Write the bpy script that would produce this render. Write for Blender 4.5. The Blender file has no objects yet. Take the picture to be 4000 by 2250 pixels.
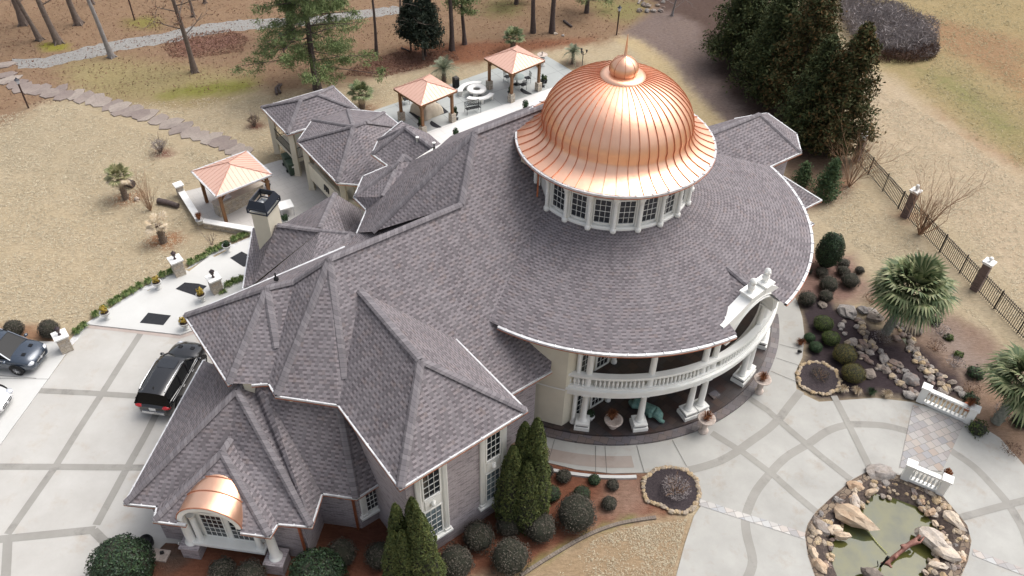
import bpy, math, random
import numpy as np
from mathutils import Vector, Matrix, noise as mnoise
from mathutils.geometry import tessellate_polygon
R_ = random.Random(7)
PI = math.pi
SC = bpy.context.scene
COL = SC.collection
# ------------------------------------------------------------------ camera
F_PX, VPX, VPY, CAM_H = 3215.0, 1894.0, 4631.0, 34.0
_d = Vector((VPX-2000, VPY-1125, F_PX)).normalized(); _up = -_d
_fw = Vector((0, 0, 1)); _Y = (_fw-_up*_fw.dot(_up)).normalized(); _X = _Y.cross(_up)
ROT = Matrix((_X, _Y, _up))          # photo camera axes (right, down, forward) -> world
cam_d = bpy.data.cameras.new('camera'); cam = bpy.data.objects.new('camera', cam_d); COL.objects.link(cam)
SC.camera = cam
cam_d.sensor_width = 36; cam_d.lens = F_PX/4000*36; cam_d.clip_end = 3000; cam_d.clip_start = .5
r, u, b = ROT.col[0], -ROT.col[1], -ROT.col[2]
cam.matrix_world = Matrix(((r[0], u[0], b[0], 0), (r[1], u[1], b[1], 0), (r[2], u[2], b[2], CAM_H), (0, 0, 0, 1)))
# ------------------------------------------------------------------ light
SUN_EL, SUN_AZ = math.radians(60), math.radians(62)    # azimuth measured from +Y towards +X
SC.view_settings.view_transform = 'Standard'; SC.view_settings.look = 'None'; SC.view_settings.gamma = 1
SC.view_settings.exposure = 0.64
w = bpy.data.worlds.new('World'); SC.world = w; w.use_nodes = True
nt = w.node_tree; nt.nodes.clear()
sky = nt.nodes.new('ShaderNodeTexSky'); sky.sky_type = 'NISHITA'; sky.sun_disc = False
sky.sun_elevation = SUN_EL; sky.sun_rotation = SUN_AZ; sky.dust_density = 6; sky.air_density = 1.0; sky.ozone_density = 1.0
hs = nt.nodes.new('ShaderNodeHueSaturation'); hs.inputs['Saturation'].default_value = .38
bg = nt.nodes.new('ShaderNodeBackground'); bg.inputs[1].default_value = .15
wo = nt.nodes.new('ShaderNodeOutputWorld')
nt.links.new(sky.outputs[0], hs.inputs['Color']); nt.links.new(hs.outputs[0], bg.inputs[0]); nt.links.new(bg.outputs[0], wo.inputs[0])
sl = bpy.data.lights.new('sun', 'SUN'); sl.energy = .85; sl.angle = math.radians(45); sl.color = (1, .965, .92)
so = bpy.data.objects.new('sun', sl); COL.objects.link(so)
sd = Vector((math.sin(SUN_AZ)*math.cos(SUN_EL), math.cos(SUN_AZ)*math.cos(SUN_EL), math.sin(SUN_EL)))
so.rotation_euler = sd.to_track_quat('Z', 'Y').to_euler(); so.location = (30, 60, 60)
# ------------------------------------------------------------------ helpers
def at(x, y, z=0.0):
    """world point at height z that the photograph shows at (x, y) of its 2576 px wide version"""
    s = 4000/2576
    q = ROT @ Vector((x*s-2000, y*s-1125, F_PX))
    t = (z-CAM_H)/q.z
    return Vector((q.x*t, q.y*t, z))
AU = math.radians(39); UX = Vector((math.cos(AU), math.sin(AU), 0)); VX = Vector((math.sin(AU), -math.cos(AU), 0))
def uv(u, v, z=0.0): return UX*u+VX*v+Vector((0, 0, z))
AW = math.radians(-6.8); WX = Vector((math.cos(AW), math.sin(AW), 0)); WY = Vector((-math.sin(AW), math.cos(AW), 0))
def wv(u, v, z=0.0): return WX*u+WY*v+Vector((0, 0, z))
Z3 = Vector((0, 0, 1))
def tag(o, label=None, cat=None, group=None, kind=None):
    if label: o['label'] = label
    if cat: o['category'] = cat
    if group: o['group'] = group
    if kind: o['kind'] = kind
    return o
def empty(name, loc, label, cat, group=None, rz=0):
    o = bpy.data.objects.new(name, None); COL.objects.link(o); o.location = loc; o.rotation_euler = (0, 0, rz)
    o.empty_display_size = .3
    return tag(o, label, cat, group)
def link(name, me, parent=None, world=False, mat=None):
    o = bpy.data.objects.new(name, me); COL.objects.link(o)
    if mat: me.materials.append(mat)
    if parent:
        o.parent = parent
        if world:
            if parent.parent is None: o.matrix_parent_inverse = Matrix.Translation(-parent.location)
    return o
def copy_tree(o, parent=None):
    c = o.copy(); COL.objects.link(c); c.parent = parent
    for ch in o.children: copy_tree(ch, c)
    return c
def place(proto, used, loc, rz=0, s=1, label=None, group=None, sz=None):
    o = proto if not used.get(proto.name) else copy_tree(proto)
    used[proto.name] = 1
    o.location = loc; o.rotation_euler = (0, 0, rz); o.scale = (s, s, s*(sz or 1))
    if label: o['label'] = label
    if group: o['group'] = group
    return o
USED = {}
class MB:
    def __init__(s): s.v = []; s.f = []; s.sm = []
    def add(s, vs, fs, smooth=False):
        n = len(s.v); s.v += [tuple(p) for p in vs]
        for f in fs: s.f.append([i+n for i in f]); s.sm.append(smooth)
        return s
    def poly(s, pts): return s.add(pts, [list(range(len(pts)))])
    def box(s, c, size, rz=0, taper=1.0):
        c = Vector(c); hx, hy, hz = size[0]/2, size[1]/2, size[2]/2
        m = Matrix.Rotation(rz, 3, 'Z'); P = []
        for z, t in ((-hz, 1), (hz, taper)):
            for x, y in ((-hx, -hy), (hx, -hy), (hx, hy), (-hx, hy)): P.append(c+m@Vector((x*t, y*t, z)))
        return s.add(P, [[3, 2, 1, 0], [4, 5, 6, 7], [0, 1, 5, 4], [1, 2, 6, 5], [2, 3, 7, 6], [3, 0, 4, 7]])
    def beam(s, a, b, w, h, up=Z3):
        a = Vector(a); b = Vector(b); d = (b-a).normalized()
        x = d.cross(up)
        if x.length < 1e-4: x = Vector((1, 0, 0))
        x.normalize(); y = x.cross(d).normalized()
        P = [p+x*i*w/2+y*j*h/2 for p in (a, b) for i, j in ((-1, -1), (1, -1), (1, 1), (-1, 1))]
        return s.add(P, [[3, 2, 1, 0], [4, 5, 6, 7], [0, 1, 5, 4], [1, 2, 6, 5], [2, 3, 7, 6], [3, 0, 4, 7]])
    def prism(s, pts, z0, z1):
        n = len(pts); P = [Vector((p[0], p[1], z0)) for p in pts]+[Vector((p[0], p[1], z1)) for p in pts]
        ar = sum(pts[i][0]*pts[(i+1) % n][1]-pts[(i+1) % n][0]*pts[i][1] for i in range(n))
        top = list(range(n, 2*n)); bot = list(range(n))[::-1]
        if ar < 0: top = top[::-1]; bot = bot[::-1]
        F = [bot, top]
        for i in range(n):
            j = (i+1) % n; q = [i, j, n+j, n+i]; F.append(q if ar > 0 else q[::-1])
        return s.add(P, F)
    def tube(s, path, rad, n=8, cap=True, smooth=True):
        path = [Vector(p) for p in path]; k = len(path)
        rr = rad if isinstance(rad, (list, tuple)) else [rad]*k
        P = []; prev = None
        for i, p in enumerate(path):
            d = (path[min(i+1, k-1)]-path[max(i-1, 0)]).normalized()
            x = d.cross(Z3) if prev is None else prev-d*prev.dot(d)
            if x.length < 1e-3: x = d.cross(Vector((1, 0, 0)))
            x.normalize(); prev = x; y = d.cross(x)
            for j in range(n):
                a = 2*PI*j/n; P.append(p+(x*math.cos(a)+y*math.sin(a))*rr[i])
        F = [[i*n+j, i*n+(j+1) % n, (i+1)*n+(j+1) % n, (i+1)*n+j] for i in range(k-1) for j in range(n)]
        s.add(P, F, smooth)
        if cap: s.add([P[j] for j in range(n)], [list(range(n))[::-1]]); s.add(P[-n:], [list(range(n))])
        return s
    def lathe(s, c, prof, n=16, smooth=True, a0=0, a1=2*PI, sx=1):
        c = Vector(c); full = abs(a1-a0-2*PI) < 1e-6; m = n if full else n+1; P = []
        for rr, z in prof:
            for j in range(m):
                a = a0+(a1-a0)*j/n; P.append(c+Vector((math.cos(a)*rr*sx, math.sin(a)*rr, z)))
        F = []
        for i in range(len(prof)-1):
            for j in range(n):
                k = (j+1) % m
                F.append([i*m+j, i*m+k, (i+1)*m+k, (i+1)*m+j])
        s.add(P, F, smooth)
        if full:
            if prof[0][0] > 1e-4: s.add(P[:m], [list(range(m))[::-1]])
            if prof[-1][0] > 1e-4: s.add(P[-m:], [list(range(m))])
        return s
    def blob(s, c, rad, seed=0, amp=.18, nu=9, nv=6, smooth=False, flat=1.0):
        rg = random.Random(seed); c = Vector(c); off = Vector((rg.random()*50, rg.random()*50, rg.random()*50)); P = []
        for i in range(nv+1):
            th = PI*i/nv
            for j in range(nu):
                ph = 2*PI*j/nu
                d = Vector((math.sin(th)*math.cos(ph), math.sin(th)*math.sin(ph), math.cos(th)))
                k = 1+amp*mnoise.noise(d*1.7+off)*2
                P.append(c+Vector((d.x*rad[0]*k, d.y*rad[1]*k, d.z*rad[2]*k*flat)))
        F = [[i*nu+j, (i+1)*nu+j, (i+1)*nu+(j+1) % nu, i*nu+(j+1) % nu] for i in range(nv) for j in range(nu)]
        return s.add(P, F, smooth)
    def xpoly(s, o, xd, yd, outer, holes=(), th=.2):
        """flat shape with holes in the plane (xd, yd), pushed back by th"""
        o = Vector(o); nd = xd.cross(yd).normalized()
        loops = [outer]+list(holes)
        tri = tessellate_polygon([[Vector((p[0], p[1], 0)) for p in L] for L in loops])
        flat = [p for L in loops for p in L]; n = len(flat)
        A = [o+xd*p[0]+yd*p[1] for p in flat]; B = [p-nd*th for p in A]
        F = []
        for t in tri:
            a, b, c = [Vector((*flat[i], 0)) for i in t]
            t = list(t) if (b-a).cross(c-a).z > 0 else list(t)[::-1]
            F.append(t); F.append([i+n for i in t[::-1]])
        k = 0
        for L in loops:
            for i in range(len(L)): j = (i+1) % len(L); F.append([k+i, k+i+n, k+j+n, k+j])
            k += len(L)
        return s.add(A+B, F)
    def build(s, name, mat, parent=None, world=True, uvs=True, bevel=0):
        me = bpy.data.meshes.new(name); me.from_pydata(s.v, [], s.f)
        me.polygons.foreach_set('use_smooth', s.sm)
        if uvs and len(s.f):
            L = me.uv_layers.new(name='UVMap'); V = s.v; data = []
            for f in me.polygons:
                n = f.normal; t = Z3.cross(n)
                t = Vector((1, 0, 0)) if t.length < .05 else t.normalized()
                bb = n.cross(t)
                for li in f.vertices:
                    p = Vector(V[li]); data += [p.dot(t), p.dot(bb)]
            L.data.foreach_set('uv', data)
        me.update()
        o = link(name, me, parent, world, mat)
        if bevel:
            m = o.modifiers.new('bevel', 'BEVEL'); m.width = bevel; m.segments = 2; m.limit_method = 'ANGLE'
        return o
# ------------------------------------------------------------------ materials
class NG:
    def __init__(s, name):
        s.m = bpy.data.materials.new(name); s.m.use_nodes = True; s.t = s.m.node_tree
        s.b = s.t.nodes['Principled BSDF']; s.o = s.t.nodes['Material Output']
    def n(s, typ, **kw):
        x = s.t.nodes.new(typ)
        for k, v in kw.items(): setattr(x, k, v)
        return x
    def l(s, a, b): s.t.links.new(a, b)
    def val(s, sock, v):
        if hasattr(v, 'links') or isinstance(v, bpy.types.NodeSocket): s.l(v, sock)
        else: sock.default_value = v
    def math(s, op, a, b=0.0, c=0.0):
        x = s.n('ShaderNodeMath', operation=op); s.val(x.inputs[0], a); s.val(x.inputs[1], b); s.val(x.inputs[2], c); return x.outputs[0]
    def mix(s, f, a, b, mode='MIX'):
        x = s.n('ShaderNodeMix', data_type='RGBA', blend_type=mode); s.val(x.inputs[0], f)
        for i, q in ((6, a), (7, b)):
            if isinstance(q, tuple): x.inputs[i].default_value = (*q, 1)
            else: s.l(q, x.inputs[i])
        return x.outputs[2]
    def noise(s, vec, scale, detail=3, rough=.6, dist=0):
        x = s.n('ShaderNodeTexNoise'); s.l(vec, x.inputs['Vector']); x.inputs['Scale'].default_value = scale
        x.inputs['Detail'].default_value = detail; x.inputs['Roughness'].default_value = rough; x.inputs['Distortion'].default_value = dist
        return x.outputs[0]
    def ramp(s, f, *st):
        x = s.n('ShaderNodeValToRGB'); s.l(f, x.inputs[0]); e = x.color_ramp.elements
        while len(e) < len(st): e.new(.5)
        for el, (p, c) in zip(e, st): el.position = p; el.color = (*c, 1)
        return x.outputs[0]
    def obj(s): return s.n('ShaderNodeTexCoord').outputs['Object']
    def uvm(s): return s.n('ShaderNodeTexCoord').outputs['UV']
    def bump(s, h, st, dist=.02):
        x = s.n('ShaderNodeBump'); s.l(h, x.inputs['Height']); x.inputs['Strength'].default_value = st; x.inputs['Distance'].default_value = dist
        s.l(x.outputs[0], s.b.inputs['Normal'])
def simple(name, c1, c2=None, rough=.8, metal=0, scale=3, bump=0, bscale=None, spec=None, coat=0, detail=4):
    g = NG(name); o = g.obj()
    if c2: g.l(g.mix(g.ramp(g.noise(o, scale, detail), (.32, (0, 0, 0)), (.68, (1, 1, 1))), c1, c2), g.b.inputs['Base Color'])
    else: g.b.inputs['Base Color'].default_value = (*c1, 1)
    g.b.inputs['Roughness'].default_value = rough; g.b.inputs['Metallic'].default_value = metal
    if spec is not None: g.b.inputs['Specular IOR Level'].default_value = spec
    if coat: g.b.inputs['Coat Weight'].default_value = coat; g.b.inputs['Coat Roughness'].default_value = .05
    if bump: g.bump(g.noise(o, bscale or scale*6, 4), bump)
    return g.m
def m_shingle():
    g = NG('shingle'); sx = g.n('ShaderNodeSeparateXYZ'); g.l(g.uvm(), sx.inputs[0]); U, V = sx.outputs[0], sx.outputs[1]
    rv = g.math('DIVIDE', V, .19); row = g.math('FLOOR', rv); fv = g.math('FRACT', rv)
    wn = g.n('ShaderNodeTexWhiteNoise', noise_dimensions='1D'); g.l(row, wn.inputs['W'])
    ru = g.math('ADD', g.math('DIVIDE', U, .33), g.math('MULTIPLY', wn.outputs[0], 7.3)); cu = g.math('FLOOR', ru); fu = g.math('FRACT', ru)
    cb = g.n('ShaderNodeCombineXYZ'); g.l(cu, cb.inputs[0]); g.l(row, cb.inputs[1])
    w2 = g.n('ShaderNodeTexWhiteNoise', noise_dimensions='2D'); g.l(cb.outputs[0], w2.inputs[0])
    base = g.ramp(w2.outputs[0], (0, (.126, .114, .121)), (.45, (.160, .146, .155)), (.8, (.200, .182, .192)), (1, (.17, .142, .14)))
    wd = g.math('ADD', .36, g.math('MULTIPLY', w2.outputs[0], .24))
    tab = g.math('LESS_THAN', fu, wd)
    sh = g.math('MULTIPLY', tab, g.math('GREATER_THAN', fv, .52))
    c = g.mix(g.math('MULTIPLY', sh, .66), base, (.068, .056, .062))  # dark dashes: shadow at the tab butts put into the colour
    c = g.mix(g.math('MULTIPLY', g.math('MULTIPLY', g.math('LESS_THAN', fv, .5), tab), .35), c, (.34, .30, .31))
    c = g.mix(g.math('MULTIPLY', g.math('GREATER_THAN', fv, .90), .35), c, (.07, .06, .06))  # thin shadow line along each course, painted into the colour
    mp2 = g.n('ShaderNodeMapping'); mp2.inputs['Scale'].default_value = (1.5, .22, 1); g.l(g.uvm(), mp2.inputs[0])
    stx = g.ramp(g.noise(mp2.outputs[0], .9, 5, .6), (.38, (0, 0, 0)), (.72, (1, 1, 1)))
    c = g.mix(g.math('MULTIPLY', stx, .22), c, (.28, .262, .272))
    big = g.ramp(g.noise(g.obj(), .22, 6, .6), (.35, (0, 0, 0)), (.7, (1, 1, 1)))
    c = g.mix(g.math('MULTIPLY', big, .30), c, (.115, .102, .110))
    g.l(c, g.b.inputs['Base Color']); g.b.inputs['Roughness'].default_value = .95; g.b.inputs['Specular IOR Level'].default_value = .1
    g.bump(g.math('SUBTRACT', 1, sh), .35, .02)
    return g.m
def m_cap():
    g = NG('ridge shingle'); sx = g.n('ShaderNodeSeparateXYZ'); g.l(g.uvm(), sx.inputs[0])
    a = g.math('ADD', sx.outputs[0], 0); b_ = g.math('FLOOR', g.math('DIVIDE', sx.outputs[1], .2))
    wn = g.n('ShaderNodeTexWhiteNoise', noise_dimensions='1D'); g.l(b_, wn.inputs['W'])
    c = g.ramp(wn.outputs[0], (0, (.145, .134, .142)), (.5, (.172, .159, .168)), (1, (.21, .195, .204)))
    e = g.math('GREATER_THAN', g.math('FRACT', g.math('DIVIDE', sx.outputs[1], .2)), .88)
    g.l(g.mix(g.math('MULTIPLY', e, .6), c, (.08, .07, .075)), g.b.inputs['Base Color']); g.b.inputs['Roughness'].default_value = .95
    g.b.inputs['Specular IOR Level'].default_value = .1
    return g.m
def m_brick(name, c1, c2, mort, bw=.28, bh=.095, contrast=.75, dark=(.10, .09, .098)):
    g = NG(name); x = g.n('ShaderNodeTexBrick'); g.l(g.uvm(), x.inputs['Vector'])
    x.inputs['Scale'].default_value = 1; x.inputs['Brick Width'].default_value = bw; x.inputs['Row Height'].default_value = bh
    x.inputs['Mortar Size'].default_value = .010; x.inputs['Color1'].default_value = (*c1, 1); x.inputs['Color2'].default_value = (*c2, 1); x.inputs['Mortar'].default_value = (*mort, 1)
    n = g.noise(g.uvm(), 9, 2); st = g.ramp(n, (.62, (0, 0, 0)), (.70, (1, 1, 1)))
    mp = g.n('ShaderNodeMapping'); mp.inputs['Scale'].default_value = (1.25, 6.5, 1); g.l(g.uvm(), mp.inputs[0])
    st = g.ramp(g.noise(mp.outputs[0], 1.6, 2), (.55, (0, 0, 0)), (.62, (1, 1, 1)))
    c = g.mix(g.math('MULTIPLY', st, contrast), x.outputs[0], dark)
    c = g.mix(g.math('MULTIPLY', g.noise(g.obj(), 1.2, 4), .5), c, tuple((a+b)/2 for a, b in zip(c1, c2)))
    g.l(c, g.b.inputs['Base Color']); g.b.inputs['Roughness'].default_value = .9
    g.bump(x.outputs[1], -.4, .01)
    return g.m
def m_stonewall(name, cols, scale=3.2, mort=(.25, .22, .18), rand=1.0, flat=2.4, mw=.04):
    g = NG(name); mp = g.n('ShaderNodeMapping'); mp.inputs['Scale'].default_value = (1, flat, 1); g.l(g.uvm(), mp.inputs[0])
    v = g.n('ShaderNodeTexVoronoi', feature='F1'); v.inputs['Scale'].default_value = scale; g.l(mp.outputs[0], v.inputs['Vector'])
    e = g.n('ShaderNodeTexVoronoi', feature='DISTANCE_TO_EDGE'); e.inputs['Scale'].default_value = scale; g.l(mp.outputs[0], e.inputs['Vector'])
    s = g.n('ShaderNodeSeparateColor'); g.l(v.outputs['Color'], s.inputs[0])
    k = len(cols); c = g.ramp(s.outputs[0], *[(i/(k-1), q) for i, q in enumerate(cols)])
    c = g.mix(g.math('MULTIPLY', g.noise(g.obj(), 6, 4), .35), c, tuple(q*.6 for q in cols[0]))
    m = g.math('LESS_THAN', e.outputs['Distance'], mw)
    g.l(g.mix(m, c, mort), g.b.inputs['Base Color']); g.b.inputs['Roughness'].default_value = .9
    g.bump(e.outputs['Distance'], .5, .03)
    return g.m
def m_leaf(name, cols, rough=.7, var=.4, sheen=0):
    g = NG(name); ge = g.n('ShaderNodeNewGeometry')
    k = len(cols); c = g.ramp(ge.outputs['Random Per Island'], *[(i/(k-1), q) for i, q in enumerate(cols)])
    nz = g.ramp(g.noise(g.obj(), 1.3, 3), (.35, (0, 0, 0)), (.65, (1, 1, 1)))
    c = g.mix(g.math('MULTIPLY', nz, var), c, tuple(q*.45 for q in cols[0]))
    g.l(c, g.b.inputs['Base Color']); g.b.inputs['Roughness'].default_value = rough; g.b.inputs['Specular IOR Level'].default_value = .25
    return g.m
def m_slab(name, c1, c2, stain, joint=None, sz=1.0, rough=.85, ang=0, stainamt=.5, jm=.012, brickw=None):
    g = NG(name); o = g.obj(); mp = g.n('ShaderNodeMapping'); mp.inputs['Rotation'].default_value = (0, 0, ang); g.l(o, mp.inputs[0])
    c = g.mix(g.ramp(g.noise(o, .5, 6, .6), (.3, (0, 0, 0)), (.7, (1, 1, 1))), c1, c2)
    c = g.mix(g.math('MULTIPLY', g.ramp(g.noise(o, .7, 8, .72, .1), (.54, (0, 0, 0)), (.74, (1, 1, 1))), stainamt), c, stain)
    c = g.mix(g.math('MULTIPLY', g.noise(o, 9, 6, .75), .18), c, tuple(q*.55 for q in c1))
    if joint:
        x = g.n('ShaderNodeTexBrick'); g.l(mp.outputs[0], x.inputs['Vector']); x.inputs['Scale'].default_value = 1
        x.inputs['Brick Width'].default_value = brickw or sz; x.inputs['Row Height'].default_value = sz; x.inputs['Mortar Size'].default_value = jm
        x.offset = 0 if not brickw else .5
        x.inputs['Color1'].default_value = (0, 0, 0, 1); x.inputs['Color2'].default_value = (1, 1, 1, 1); x.inputs['Mortar'].default_value = (.5, .5, .5, 1)
        c = g.mix(x.outputs[1], c, joint)
    g.l(c, g.b.inputs['Base Color']); g.b.inputs['Roughness'].default_value = rough
    g.bump(g.noise(o, 25, 3), .08, .01)
    return g.m
def m_paver(name, cols, size, ang, mort=(.14, .13, .12), rough=.75, wear=.3, jm=.012, offset=.5):
    g = NG(name); mp = g.n('ShaderNodeMapping'); mp.inputs['Rotation'].default_value = (0, 0, ang); g.l(g.obj(), mp.inputs[0])
    sx = g.n('ShaderNodeSeparateXYZ'); g.l(mp.outputs[0], sx.inputs[0])
    rv = g.math('DIVIDE', sx.outputs[1], size); row = g.math('FLOOR', rv)
    ru = g.math('ADD', g.math('DIVIDE', sx.outputs[0], size), g.math('MULTIPLY', g.math('MODULO', row, 2), offset)); cu = g.math('FLOOR', ru)
    cb = g.n('ShaderNodeCombineXYZ'); g.l(cu, cb.inputs[0]); g.l(row, cb.inputs[1])
    w2 = g.n('ShaderNodeTexWhiteNoise', noise_dimensions='2D'); g.l(cb.outputs[0], w2.inputs[0])
    k = len(cols); c = g.ramp(w2.outputs[0], *[(i/(k-1), q) for i, q in enumerate(cols)])
    c = g.mix(g.math('MULTIPLY', g.noise(g.obj(), 7, 6, .75), wear), c, cols[0])
    j = jm/size
    e = g.math('MAXIMUM', g.math('LESS_THAN', g.math('FRACT', rv), j*1.6), g.math('LESS_THAN', g.math('FRACT', ru), j*1.6))
    g.l(g.mix(g.math('MULTIPLY', e, .85), c, mort), g.b.inputs['Base Color']); g.b.inputs['Roughness'].default_value = rough
    return g.m
M = dict(
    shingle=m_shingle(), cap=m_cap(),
    gutter=simple('gutter metal', (.68, .69, .70), (.46, .46, .47), .4, .25, 3),
    trim=simple('white trim', (.80, .80, .77), (.74, .74, .70), .5, 0, 1.5),
    stucco=simple('cream stucco', (.64, .60, .49), (.57, .53, .43), .9, 0, .8, .1, 30),
    copper=None, seam=simple('copper seam', (.50, .21, .13), (.64, .30, .19), .45, .8, 5),
    copdark=simple('copper pipe', (.42, .13, .06), (.55, .22, .12), .45, .7, 4),
    brick=m_brick('mauve brick', (.37, .325, .34), (.27, .232, .245), (.44, .42, .42)),
    pbrick=m_brick('dark pillar brick', (.17, .115, .10), (.09, .06, .055), (.16, .14, .13), contrast=.2),
    glass=simple('window glass', (.018, .023, .028), None, .06, 0, spec=.8),
    glassb=simple('window glass with painted reflection', (.20, .26, .29), (.06, .08, .09), .08, 0, 1.2, spec=.8),  # lighter bluish tones put a pale reflection into the glass colour
    stone=m_stonewall('ledge stone', [(.42, .34, .26), (.56, .50, .42), (.36, .33, .30), (.60, .52, .40)], 4.2),
    wood=simple('stained timber', (.16, .075, .03), (.23, .11, .045), .6, 0, 3, .2, 20),
    iron=simple('black iron', (.016, .016, .018), None, .45, .5),
    irong=simple('weathered iron', (.05, .05, .05), (.09, .08, .07), .6, .4, 6),
    rust=simple('rusty iron post', (.035, .018, .015), (.06, .03, .025), .7, 0, 5),
    rubber=simple('black rubber mat', (.012, .013, .017), (.022, .023, .028), .95, 0, 9, .4, 60),
    marble=simple('white cast stone', (.82, .82, .80), (.70, .69, .66), .6, 0, 2, .1, 12),
    cast=simple('weathered cast stone', (.58, .50, .44), (.38, .31, .27), .85, 0, 6, .4, 22),
    greyurn=simple('grey cast stone', (.56, .56, .54), (.42, .42, .41), .8, 0, 6, .2, 20),
    bark=simple('grey brown bark', (.10, .075, .062), (.165, .13, .11), .95, 0, 5, .8, 18),
    barkp=simple('pale bark', (.26, .245, .24), (.18, .165, .16), .95, 0, 3, .5, 14),
    barkd=simple('dark pine bark', (.055, .042, .04), (.10, .075, .068), .95, 0, 5, .8, 16),
    twig=simple('bare twig', (.24, .19, .165), (.16, .12, .10), .9, 0, 6),
    twigr=simple('tan twig', (.34, .21, .13), (.25, .15, .09), .9, 0, 6),
    palmtrunk=simple('palm trunk fibre', (.11, .075, .055), (.24, .19, .15), .95, 0, 14, .8, 30),
    palmgrey=simple('grey palm trunk', (.15, .16, .13), (.27, .27, .23), .95, 0, 9, .8, 20),
    soil=simple('potting soil', (.035, .022, .018), None, 1),
    slate=m_paver('wet slate paving', [(.035, .028, .027), (.06, .035, .03), (.04, .038, .042), (.075, .05, .04), (.05, .045, .05)], .46, math.radians(45), (.02, .018, .018), .35, .4),
    slatestep=m_paver('slate edge paving', [(.085, .072, .072), (.13, .115, .125), (.15, .115, .10), (.10, .095, .11), (.19, .17, .165)], .42, math.radians(20), (.03, .028, .028), .5, .35),
    hollyleaf=m_leaf('dark holly leaf', [(.018, .034, .020), (.030, .055, .028), (.05, .085, .035)], .45),
    boxleaf=m_leaf('boxwood leaf', [(.045, .075, .022), (.075, .11, .03), (.12, .14, .04)]),
    boxdark=m_leaf('deep green shrub leaf', [(.022, .045, .022), (.038, .07, .03), (.06, .10, .045)]),
    boxred=m_leaf('bronzed boxwood leaf', [(.075, .085, .022), (.11, .09, .03), (.15, .12, .035)]),
    greyleaf=m_leaf('winter grey green leaf', [(.052, .050, .038), (.08, .07, .056), (.12, .10, .082)]),
    arbleaf=m_leaf('arborvitae leaf', [(.04, .055, .016), (.06, .08, .022), (.10, .105, .03)], .7, .3),
    pineleaf=m_leaf('pine needle', [(.10, .14, .055), (.15, .20, .075), (.22, .27, .11)], .7, .45),
    cedarleaf=m_leaf('dark cedar leaf', [(.012, .020, .014), (.02, .032, .02), (.034, .045, .026)], .7, .4),
    conleaf=m_leaf('dark green conifer leaf', [(.030, .045, .016), (.05, .066, .022), (.085, .088, .03)], .8, .5),  # the conifers' own dark green leaf tones
    conbrown=m_leaf('bronze conifer leaf', [(.042, .055, .018), (.062, .064, .022), (.15, .078, .03)], .8, .5),
    conyoung=m_leaf('young conifer leaf', [(.04, .075, .035), (.065, .105, .045), (.09, .13, .05)], .8, .3),
    palmleaf=m_leaf('fan palm leaf', [(.05, .085, .035), (.14, .17, .075), (.34, .34, .19)], .5, .3),
    palmyel=m_leaf('olive palm leaf', [(.10, .12, .045), (.20, .20, .09), (.38, .33, .20)], .5, .2),
    palmdry=m_leaf('dried palm leaf', [(.40, .30, .19), (.55, .45, .32), (.62, .54, .42)], .8, .2),
    palmblue=m_leaf('silvery palm leaf', [(.12, .15, .10), (.22, .25, .17), (.33, .34, .24)], .6, .2),
    liri=m_leaf('striped border grass leaf', [(.06, .11, .03), (.13, .19, .06), (.30, .33, .14)], .6, .3),
    yelleaf=m_leaf('yellow shrub leaf', [(.30, .20, .03), (.45, .32, .06), (.25, .22, .06)], .7, .2),
    redgrass=m_leaf('dead red grass', [(.10, .035, .018), (.19, .07, .03), (.25, .11, .05)], .9, .2),
    deadleaf=m_leaf('dead oak leaf', [(.10, .045, .03), (.17, .085, .055), (.22, .13, .09)], .9, .2),
    yard=m_leaf('bare brush', [(.26, .23, .225), (.36, .32, .315), (.46, .41, .39)], .9, .5),
    brushred=m_leaf('red brown brush', [(.085, .048, .035), (.13, .075, .055), (.17, .11, .08)], .9, .5),
)
g = NG('polished copper'); n_ = g.noise(g.obj(), .55, 4); n2 = g.noise(g.obj(), 2.2, 3)
g.l(g.mix(g.ramp(n_, (.3, (0, 0, 0)), (.7, (1, 1, 1))), (.90, .56, .40), (.84, .47, .31)), g.b.inputs['Base Color'])
g.b.inputs['Metallic'].default_value = .93
g.l(g.math('ADD', .30, g.math('MULTIPLY', n2, .16)), g.b.inputs['Roughness']); g.bump(g.noise(g.obj(), .9, 3), .22, .10); M['copper'] = g.m
g = NG('aged copper panel'); g.l(g.mix(g.noise(g.obj(), .8, 3), (.70, .46, .37), (.64, .40, .32)), g.b.inputs['Base Color'])
g.b.inputs['Metallic'].default_value = .45; g.b.inputs['Roughness'].default_value = .42; g.b.inputs['Roughness'].default_value = .55; g.b.inputs['Metallic'].default_value = .3; M['coppanel'] = g.m
def boulder(name, cols, scale=1.5):
    g = NG(name); o = g.obj(); k = len(cols)
    oi = g.n('ShaderNodeObjectInfo'); f = g.math('FRACT', g.math('ADD', g.math('MULTIPLY', g.noise(o, scale, 6, .65), .9), oi.outputs['Random']))
    c = g.ramp(f, *[(i/(k-1), q) for i, q in enumerate(cols)])
    c = g.mix(g.math('MULTIPLY', g.ramp(g.noise(o, 7, 6, .7), (.45, (0, 0, 0)), (.7, (1, 1, 1))), .4), c, tuple(q*.45 for q in cols[0]))
    g.l(c, g.b.inputs['Base Color']); g.b.inputs['Roughness'].default_value = .9; g.bump(g.noise(o, 9, 6, .7), .6, .04)
    return g.m
M['rock'] = boulder('grey tan boulder', [(.16, .135, .115), (.26, .215, .18), (.34, .31, .285), (.17, .16, .155), (.24, .165, .135), (.16, .135, .115)])
M['paleRock'] = boulder('pale sandstone', [(.50, .39, .28), (.60, .50, .39), (.46, .41, .36), (.38, .25, .16), (.50, .39, .28)])
M['edgestone'] = boulder('sandy edging stone', [(.36, .26, .15), (.46, .36, .23), (.26, .21, .165), (.44, .37, .29), (.36, .26, .15)])
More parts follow.
